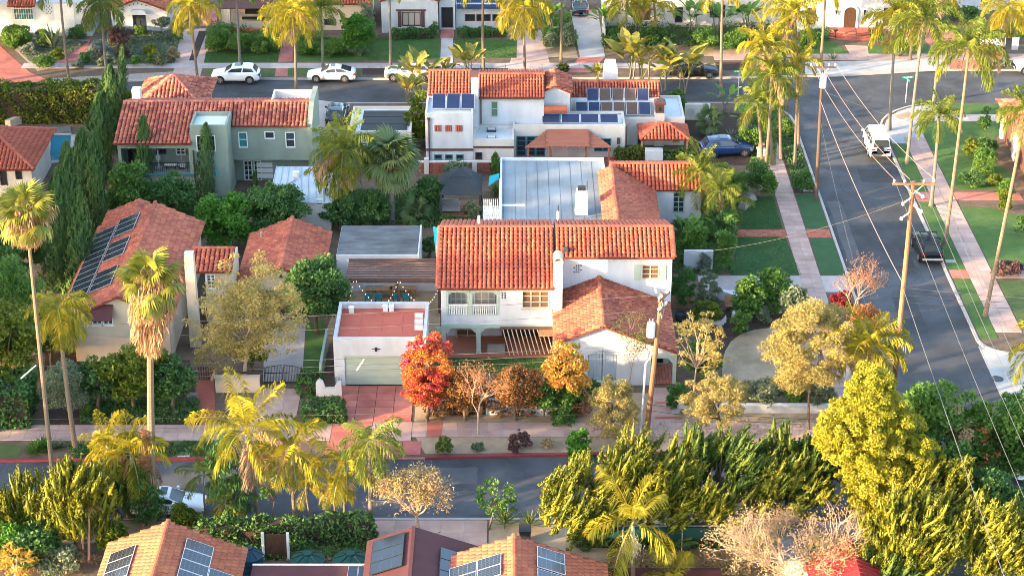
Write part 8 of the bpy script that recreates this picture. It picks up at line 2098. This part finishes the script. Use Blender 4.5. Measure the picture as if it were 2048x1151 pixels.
plant('shrub', 'small grey shrub in the dark mulch', 'shrub', 1512, 1545, 615, 646, m='l_sage')
plant('shrub', 'small green shrub right of the pale bench', 'shrub', 1462, 1505, 618, 665, m='l_mid')
bare('orange-twigged bare tree by the side kerb', 1660, 1762, 502, 655, 1700, leafm='l_orange', n=44, leaf=.16, r=.08)
plant('shrub', 'dark red bush at the foot of the orange-twigged tree', 'shrub', 1656, 1712, 572, 645, m='l_red')
plant('shrub', 'orange bush right of the dark red one', 'shrub', 1695, 1768, 600, 668, m='l_orange', de=.5)
plant('shrub', 'low brown-green shrub on the corner sand', 'shrub', 1690, 1740, 640, 700, m='l_sage')
cover('ground_cover', 'fallen leaves and low weeds on the front sand', 'ground cover', [(1150, 850), (1680, 830), (1680, 870), (1150, 880)], 1500, 'l_dry', .12, .05)
# ---------------------------------------------------------------- middle yards
palm('queen', 'large queen palm with yellow fronds beside the metal-roofed studio', (690, 452), (688, 302), 1.15, 22, 'l_palmgreen', dry=2, r=.155, bark='palmgrey')
palm('queen', 'smaller queen palm tucked under the large one', (672, 455), (668, 348), .8, 14, 'l_palm', dry=2, r=.14)
palm('fan', 'round-headed green fan palm left of the gazebo', (784, 445), (782, 318), 1.75, 46, 'l_fangreen', dry=8, r=.24, bark='palmgrey', skirt=1.2)
palm('fan', 'low fan palm bush in front of the round-headed one', (835, 445), (832, 425), .95, 24, 'l_fangreen', dry=0, r=.12)
palm('fan', 'small fan palm behind the grey outbuilding roof', (735, 450), (735, 425), .8, 16, 'l_fangreen', dry=0, r=.1)
plant('mid', 'yellow-green column tree beside the white house tower', 'tree', 804, 860, 182, 292, m='l_hedgeyel', c0=.05)
plant('round', 'dark shrubbery at the left of the gazebo', 'shrub', 830, 885, 345, 430)
plant('round', 'dark shrub mass under the palms of the middle yard', 'shrub', 690, 790, 385, 452)
plant('round', 'shaded leafy mass beside the metal-roofed studio', 'shrub', 640, 720, 390, 460)
plant('shrub', 'leafy vine over the brick boundary wall', 'shrub', 880, 945, 318, 362, m='l_sage')
cypress('small pointed conifer before the brick boundary wall', 981, 1001, 303, 350, m='l_mid')
agave('spiky succulent column beside the white annex', 993, 388, 1.1, 'l_grass', 30, narrow=1.3, cat='succulent', name='succulent')
plant('round', 'dark potted conifer under the turquoise shade sail', 'shrub', 842, 872, 470, 515)
plant('shrub', 'grey shrub under the gazebo eave', 'shrub', 925, 965, 395, 445, m='l_sage')
hedge('low hedge strip behind the grey flat roof', at(840, 452), at(965, 452), .8, .5, 'l_hedge', .14)
hedge('planted strip beside the outdoor fireplace', at(1235, 322), at(1290, 322), .8, 1.0, 'l_hedgeyel', .16)
hedge('planted strip right of the outdoor fireplace', at(1325, 322), at(1385, 322), .8, .8, 'l_mid', .16)
bird('bird-of-paradise by the mid house wall', 1405, 442, 375, 14, 'l_mid', 3, 1.0)
bird('bird-of-paradise beside the green lawn path', 1425, 480, 415, 14, 'l_mid', 3, 1.0)
bird('broad bird-of-paradise below the red ell roof', 1370, 500, 430, 14, 'l_mid', 3, 1.0)
palm('queen', 'feathery queen palm over the red ell roof', (1408, 440), (1402, 348), .95, 18, 'l_palmgreen', dry=1, r=.14, bark='palmgrey')
palm('queen', 'second feathery queen palm beside the lawn', (1446, 470), (1440, 380), .75, 16, 'l_palmgreen', dry=1, r=.14, bark='palmgrey')
palm('queen', 'low feathery palm by the side lawn', (1470, 455), (1462, 408), .7, 13, 'l_palmgreen', dry=0, r=.12)
for lb, b, mm in (('leafy shrub along the courtyard fence, left', (1440, 1500, 330, 400), 'l_mid'), ('leafy shrub along the courtyard fence, middle', (1485, 1545, 310, 390), 'l_dark'), ('leafy shrub by the side sidewalk edge', (1520, 1556, 330, 398), 'l_mid'), ('dark shrub under the feathery palms', (1395, 1470, 400, 480), 'l_dark'), ('green shrub at the lawn corner', (1430, 1475, 440, 545), 'l_mid'), ('leafy shrub behind the white wall stub', (1350, 1420, 440, 520), 'l_mid'), ('silvery shrub against the white wall stub', (1395, 1425, 500, 545), 'l_grey'), ('white-flowered shrub beside the blue car', (1470, 1530, 240, 300), 'l_mid'), ('round parkway bush by the far pole', (1577, 1632, 335, 385), 'l_dark'), ('parkway shrub at the side street corner', (1560, 1590, 235, 270), 'l_mid'), ('leafy shrub behind the small hip roof', (1330, 1375, 170, 225), 'l_mid')):
    plant('shrub', lb, 'shrub', *b, m=mm)
palm('fan', 'stubby cycad in the courtyard', (1418, 268), (1418, 240), 1.0, 22, 'l_fangreen', dry=0, r=.15)
agave('blue agave beside the blue car', 1462, 275, .9, 'l_grey', 24); agave('agave in the courtyard bed', 1500, 262, .8, 'l_grey', 22)
for i, (px, py) in enumerate(((1490, 405), (1488, 415), (1500, 398))):
    p = at(px, py); o = MB().taper(-.55, .55, -.4, .4, 0, .5, .6).build('boulder', 'stone'); o.location = p; o.rotation_euler.z = i; tag(o, ('upper', 'lower', 'right')[i] + ' dark boulder at the lawn corner', 'boulder', 'boulders at the lawn corner')
# ---------------------------------------------------------------- palms right and far
T_ = [('queen', 'queen palm with gold crown left of the transformer pole, tallest', (1597, 300), (1590, 30), 1.1, 20, 'l_palm'), ('queen', 'queen palm with gold crown arching over the far street', (1545, 330), (1530, 95), 1.2, 20, 'l_palm'),
      ('queen', 'yellow-green queen palm in the corner cluster, centre', (1530, 345), (1545, 150), 1.15, 20, 'l_palmgreen'), ('queen', 'queen palm in the corner cluster, right', (1590, 330), (1598, 130), .95, 16, 'l_palm'),
      ('queen', 'green queen palm in the corner cluster, lowest', (1525, 335), (1515, 205), 1.0, 18, 'l_palmgreen'), ('queen', 'queen palm hanging low at the back of the corner cluster', (1562, 320), (1560, 190), .9, 16, 'l_palmgreen')]
for t in T_: palm(*t[:4], t[4] * .85, t[5] - 4, t[6], dry=1, r=.15)
palm('queen', 'tall palm trunk rising behind the transformer pole', (1641, 132), (1652, -40), 1.0, 14, 'l_palm', dry=1, r=.155)
palm('queen', 'tall parkway palm leftmost behind the camper van', (1779, 260), (1793, 35), 1.1, 20, 'l_palm', dry=1, r=.155, bark='palmgrey')
palm('queen', 'tall parkway palm right of the camper van', (1814, 327), (1848, 40), 1.2, 20, 'l_palmgreen', dry=1, r=.155, bark='palmgrey')
palm('queen', 'tall palm with bare top at the far corner', (1868, 205), (1886, -30), 1.0, 14, 'l_palm', dry=1, r=.155, bark='palmgrey')
palm('queen', 'tallest leaning palm on the right parkway', (1890, 488), (1938, 98), 1.15, 20, 'l_palmgreen', dry=1, r=.155)
palm('queen', 'short bottle-trunked palm on the right parkway', (1862, 412), (1878, 235), .85, 18, 'l_palmgreen', dry=0, r=.16, bark='palmgrey', bulge=True)
palm('queen', 'leaning palm cut by the right edge', (1970, 632), (2052, 225), .8, 18, 'l_palmgreen', dry=1, r=.155)
palm('queen', 'palm at the top right corner with gold hanging fronds', (2003, 132), (2015, 15), 1.1, 18, 'l_palm', dry=1, r=.145, hang=1.6)
palm('queen', 'slim palm behind the white house with steps, left trunk', (1820, 120), (1830, 15), .9, 16, 'l_palmgreen', dry=0, r=.15)
palm('queen', 'slim palm behind the white house with steps, right trunk', (1838, 112), (1842, -5), .9, 14, 'l_palm', dry=0, r=.15)
palm('queen', 'gold palm before the arched-door house, left', (1575, 105), (1572, -5), 1.0, 16, 'l_palm', dry=2, r=.155)
palm('queen', 'tall bare trunk at the left of the far street, first palm', (141, 184), (118, -40), 1.0, 14, 'l_palmgreen', dry=1, r=.15)
palm('queen', 'green palm with hanging fronds before the white gabled house', (213, 152), (200, 5), 1.0, 20, 'l_palmgreen', dry=1, r=.15, bark='palmgrey', hang=1.6)
palm('queen', 'gold palm beside the pink driveway strip', (400, 192), (380, 8), 1.0, 18, 'l_palm', dry=1, r=.145, hang=1.6)
palm('queen', 'dark bare trunk behind the white compact SUV', (480, 128), (472, -40), 1.0, 14, 'l_palmgreen', dry=0, r=.15, bark='palmgrey')
palm('queen', 'large gold palm before the tan porch', (592, 195), (586, 22), 1.15, 22, 'l_palm', dry=1, r=.145, hang=1.6)
palm('queen', 'soft green palm behind the white sedan', (646, 135), (641, 20), .95, 18, 'l_palmgreen', dry=0, r=.14, bark='palmgrey')
palm('queen', 'bare trunk before the brown-shuttered house', (781, 130), (778, -45), 1.0, 14, 'l_palmgreen', dry=0, r=.145, bark='palmgrey')
palm('queen', 'bare brown trunk beside the centre far lawn', (967, 140), (966, -40), 1.0, 14, 'l_palm', dry=0, r=.155)
palm('queen', 'brilliant gold palm over the pink far driveway', (1050, 150), (1047, 15), 1.1, 22, 'l_palm', dry=1, r=.145, hang=1.6)
palm('queen', 'bare trunk right of the brilliant gold palm', (1122, 128), (1124, -45), 1.0, 14, 'l_palm', dry=0, r=.14)
palm('queen', 'gold palm in the jungle garden, left', (1252, 100), (1254, 5), 1.0, 16, 'l_palm', dry=1, r=.14)
palm('queen', 'gold palm in the jungle garden, right', (1312, 90), (1308, 10), .9, 16, 'l_palm', dry=1, r=.16)
palm('queen', 'bare trunk before the black sedan nose', (1442, 192), (1446, -30), 1.0, 14, 'l_palm', dry=0, r=.155)
# birds of paradise along the far street
for lb, px, yb, yt, n, mm in (('sunlit bird-of-paradise beside the silver SUV, left', 845, 195, 100, 16, 'l_bop'), ('sunlit bird-of-paradise beside the silver SUV, right', 880, 185, 118, 12, 'l_bop'), ('sunlit bird-of-paradise above the tower roof', 935, 178, 92, 16, 'l_bop'), ('gold bird-of-paradise clump left of the white tower', 828, 215, 150, 16, 'l_bop'),
    ('bird-of-paradise clump left of the tapered chimney', 1195, 172, 125, 12, 'l_bop'), ('tall bird-of-paradise behind the tapered chimney', 1255, 178, 70, 16, 'l_bop'), ('tall bird-of-paradise right of the tapered chimney', 1290, 180, 75, 16, 'l_bop'), ('bird-of-paradise with thin stems before the black sedan', 1330, 182, 95, 14, 'l_bop'), ('bird-of-paradise against the far kerb', 1370, 185, 85, 14, 'l_bop'),
    ('bird-of-paradise in the jungle garden, far left', 1215, 75, 10, 14, 'l_mid'), ('bird-of-paradise in the jungle garden, centre', 1280, 75, 5, 16, 'l_mid'), ('bird-of-paradise in the jungle garden, by the door', 1385, 70, 0, 16, 'l_mid'), ('bird-of-paradise in the jungle garden, right', 1440, 75, 5, 16, 'l_mid'), ('bird-of-paradise in the jungle garden, far right', 1500, 72, 2, 14, 'l_mid'), ('bird-of-paradise beside the blue sedan', 1105, 70, 5, 16, 'l_mid'), ('bird-of-paradise below the blue sedan', 1095, 90, 45, 12, 'l_mid'),
    ('strap-leaved clump at the corner planting', 1488, 265, 205, 14, 'l_mid'), ('strap-leaved clump beside the corner palms', 1455, 225, 165, 8, 'l_mid')):
    bird(lb, px, yb, yt, n, mm)
# far gardens
for lb, pts, n, mm, h in (('dense garden shrubbery before the tan porch', [(414, 62), (560, 68), (560, 104), (410, 102)], 9000, 'l_mid', 1.3), ('dense flower border right of the red path', [(594, 76), (735, 80), (730, 112), (592, 112)], 7500, 'l_mid', 1.1), ('tall planting along the far left garden', [(0, 78), (66, 72), (60, 95), (20, 100)], 3500, 'l_mid', 1.3), ('shrubs below the white gabled house', [(215, 66), (345, 62), (345, 84), (215, 90)], 5000, 'l_sage', .8), ('planting beside the pale far driveway', [(1086, 30), (1140, 30), (1155, 95), (1086, 95)], 5000, 'l_mid', .9), ('border below the arched-door house', [(1600, 64), (1660, 66), (1655, 84), (1600, 88)], 2500, 'l_dark', .7)):
    cover('shrubbery', lb, 'shrubbery', pts, n, mm, .24, h)
for lb, b, mm in (('flowering bush left of the teal barred window', (0, 72, 42, 92), 'l_mid'), ('green shrub below the teal barred window', (68, 112, 55, 92), 'l_mid'), ('small tree beside the pierced vent', (72, 108, 15, 62), 'l_mid'), ('round dark bush on the courtyard wall', (133, 175, 52, 78), 'l_dark'), ('purple-brown shrub before the white gabled house', (212, 262, 48, 92), 'l_purple'), ('shrub below the dark french window', (264, 296, 48, 72), 'l_mid'), ('small grey tree right of the french window', (302, 345, 32, 70), 'l_sage'), ('green shrub at the pink driveway edge', (340, 366, 35, 85), 'l_mid'),
    ('silver succulent mound near the pink path', (38, 75, 85, 105), 'l_grey'), ('green mound in the left rock garden', (70, 110, 108, 135), 'l_mid'), ('yellow-green mound in the left rock garden', (100, 128, 95, 118), 'l_hedgeyel'), ('dark green mound by the pink path corner', (155, 182, 102, 128), 'l_dark'), ('silver shrub behind the second palm', (182, 225, 75, 115), 'l_grey'), ('yellow aloe mound in the right rock garden', (285, 320, 85, 112), 'l_hedgeyel'), ('green mound in the right rock garden', (258, 282, 108, 130), 'l_bright'), ('tawny grass in the right rock garden', (330, 360, 92, 122), 'l_dry'), ('aloe mound near the driveway edge', (290, 312, 105, 128), 'l_mid'), ('grey mound beside the pink path', (140, 165, 118, 138), 'l_grey'), ('brown shrub in the right rock garden', (228, 262, 85, 118), 'l_purple'), ('green aloe mound below the second palm', (195, 240, 108, 132), 'l_sage'), ('pale shrub in the right rock garden middle', (305, 340, 100, 128), 'l_sage'),
    ('shrub mass left of the tan porch', (412, 465, 50, 102), 'l_mid'), ('shrub mass before the tan porch, left', (450, 505, 62, 105), 'l_mid'), ('shrub mass before the tan porch, right', (500, 562, 62, 106), 'l_mid'), ('flower bed shrub right of the red path', (592, 640, 78, 110), 'l_mid'), ('flower bed shrub behind the soft green palm', (635, 690, 80, 112), 'l_mid'), ('low shrub at the end of the flower bed', (685, 735, 85, 112), 'l_sage'), ('potted shrub beside the arched entry, left', (855, 882, 44, 75), 'l_dark'), ('potted shrub beside the arched entry, right', (912, 936, 48, 75), 'l_dark'), ('yellow clump in the kerb mulch', (1112, 1140, 125, 143), 'l_hedgeyel'), ('grey-green bed right of the pink far driveway', (1085, 1125, 60, 100), 'l_sage'), ('sage bed beside the pale driveway', (1120, 1155, 45, 100), 'l_sage'),
    ('jungle shrub mass, left', (1200, 1260, 55, 95), 'l_dark'), ('jungle shrub mass, centre', (1270, 1350, 50, 90), 'l_dark'), ('jungle shrub mass right of the door path', (1375, 1440, 55, 98), 'l_mid'), ('jungle shrub mass, far right', (1440, 1520, 55, 100), 'l_mid'), ('shrub at the corner of the arched-door house', (1600, 1640, 60, 95), 'l_mid'), ('low hedge shrub right of the brick steps', (1745, 1800, 60, 85), 'l_dark'), ('yellow croton bush by the slim palms', (1790, 1840, 70, 105), 'l_hedgeyel'), ('red-brown bush behind the tall parkway palm', (1795, 1825, 50, 80), 'l_purple'), ('dark shrub on the top right slope, left', (1890, 1920, 0, 40), 'l_dark'), ('dark shrub on the top right slope, right', (1915, 1960, 5, 45), 'l_dark'), ('orange flower bed behind the low white wall', (1950, 2010, 85, 112), 'l_orange'), ('grey shrub beside the top right wall', (1960, 2000, 50, 85), 'l_sage'), ('green verge shrub near the right-edge car', (1975, 2025, 118, 138), 'l_sage'), ('bush at the top right corner', (2010, 2060, 40, 80), 'l_mid')):
    plant('shrub', lb, 'shrub', *b, m=mm, **({'c0': .4} if 'small tree' in lb or 'small grey tree' in lb else {}))
plant('mid', 'leafy light green tree with white flowers beside the shuttered house', 'tree', 678, 752, 25, 112, m='l_bright', c0=.1)
plant('willow', 'soft grey-green acacia behind the leafy tree', 'tree', 712, 752, 0, 80, m='l_sage')
hedge('clipped dark hedge under the brown shuttered window', at(785, 80), at(862, 79), 1.0, .9, 'l_hedge', .14)
hedge('clipped dark hedge under the blue-roofed house windows', at(930, 76), at(1012, 76), 1.0, .8, 'l_hedge', .14)
agave('tall columnar cactus clump in the left rock garden', 108, 96, 2.6, 'l_sage', 26, narrow=.7, cat='cactus', name='cactus')
for lb, px, py in (('small young tree in the pale parkway, left', 1665, 128), ('small young tree in the pale parkway, right', 1798, 122)):
    agave(lb, px, py - 8, 1.0, 'l_sage', 18, 'young parkway plants', cat='young tree', name='young_tree')
cover('ground_cover', 'mixed succulents covering the left rock garden', 'ground cover', [(66, 80), (175, 85), (100, 135), (76, 138), (40, 105)], 5200, 'l_sage', .22, .3)
cover('ground_cover', 'mixed succulents covering the right rock garden', 'ground cover', [(190, 82), (362, 66), (350, 127), (150, 133)], 9000, 'l_sage', .22, .3)
cover('ground_cover', 'leafy ground cover filling the jungle garden', 'ground cover', [(1205, 45), (1560, 45), (1560, 95), (1205, 95)], 9000, 'l_dark', .3, .9)
cover('ground_cover', 'low planting of the corner courtyard', 'ground cover', [(1480, 215), (1560, 215), (1550, 330), (1505, 330)], 4500, 'l_mid', .24, .5)
cover('ground_cover', 'shaded undergrowth of the middle yard', 'ground cover', [(640, 380), (880, 380), (880, 450), (640, 450)], 9000, 'l_dark', .24, .6)
cover('ground_cover', 'undergrowth beside the side lawns', 'ground cover', [(1345, 400), (1475, 400), (1465, 548), (1345, 548)], 9000, 'l_dark', .24, .5)
cover('ground_cover', 'shaded undergrowth behind the tan house', 'ground cover', [(200, 390), (480, 400), (480, 450), (200, 430)], 6000, 'l_dark', .24, .5)
cover('ground_cover', 'parkway plants beside the side sidewalk', 'ground cover', [(23.8, 154), (25.4, 154), (25.4, 167), (23.8, 167)], 2200, 'l_dark', .2, .4, world=True)
# right garden
for lb, b, mm in (('pruned cloud tree by the loggia', (1955, 1985, 215, 262), 'l_dark'), ('yellow clipped hedge mound on the right lawn', (1928, 1960, 265, 312), 'l_hedgeyel'), ('dark shrub before the loggia', (1950, 1990, 265, 325), 'l_dark'), ('green shrub below the loggia arch', (1945, 1995, 290, 345), 'l_mid'), ('rounded clipped mound beside the brick path', (1970, 2010, 345, 372), 'l_hedgeyel'), ('strap-leaved clump on the right garden slope', (1995, 2030, 355, 395), 'l_mid'), ('yellow-green clump at the right lawn edge', (1995, 2028, 375, 420), 'l_hedgeyel'), ('white flower border along the brick path', (1915, 1970, 340, 370), 'l_dark'), ('red flower border along the pink garden path', (1985, 2048, 515, 548), 'l_purple'), ('tall dark clipped shrub against the cream wall', (1976, 1998, 268, 318), 'l_hedge'), ('shrub at the right edge beside the brick patch', (2030, 2065, 420, 470), 'l_dark')):
    plant('shrub', lb, 'shrub', *b, m=mm)
for lb, pts in (('left of the side walk, far', [(1470, 393), (1547, 393), (1566, 459), (1480, 459)]), ('left of the side walk, near', [(1477, 473), (1570, 473), (1602, 549), (1462, 549)]), ('before the shuttered house', [(733, 78), (880, 76), (881, 119), (727, 121)]), ('before the blue-roofed house', [(908, 78), (1034, 80), (1033, 116), (905, 117)]), ('before the tan porch', [(412, 104), (560, 104), (555, 124), (408, 126)]), ('of the white house front yard', [(882, 716), (1093, 716), (1093, 745), (882, 745)])):
    cover('grass', 'short mown grass ' + lb, 'grass', pts, 6500, 'l_lawn', .13, .07, .035)
plant('willow', 'dark kerb tree hiding the nose end of the white car', 'tree', 248, 330, 935, 1050, m='l_dark')
plant('shrub', 'yellow-green bush at the kerb below the white car', 'shrub', 325, 400, 1005, 1060, m='l_hedgeyel')
# ---------------------------------------------------------------- unseen trees added beyond the left edge to shade the block
def shade_tree(label, x, y, h, r, m='l_dark'):
    f = Vector((x, y, 0)); o = thing('tree', label, 'tree', f, 'added shade trees beyond the left edge')
    V, C = clump_crown((r, r, h * .42), 100, r * .3, .8, .5, .3, shell=.35); off = np.array([x, y, h * .57]); quads_obj('foliage', V + off, m, o)
    mb = MB().tube([f, (x, y, h * .5)], [.35, .2], 8); limbs(mb, Vector((x, y, h * .4)), C + off, 0, .3, 9); mb.build('trunk', 'bark', o)
for i, (x, y, h, r) in enumerate(SHADE_TREES): shade_tree('added shade tree beyond the left edge, %s from the viewer' % ('first', 'second', 'third', 'fourth', 'fifth', 'sixth', 'seventh', 'eighth', 'ninth', 'tenth')[i], x, y, h, r)
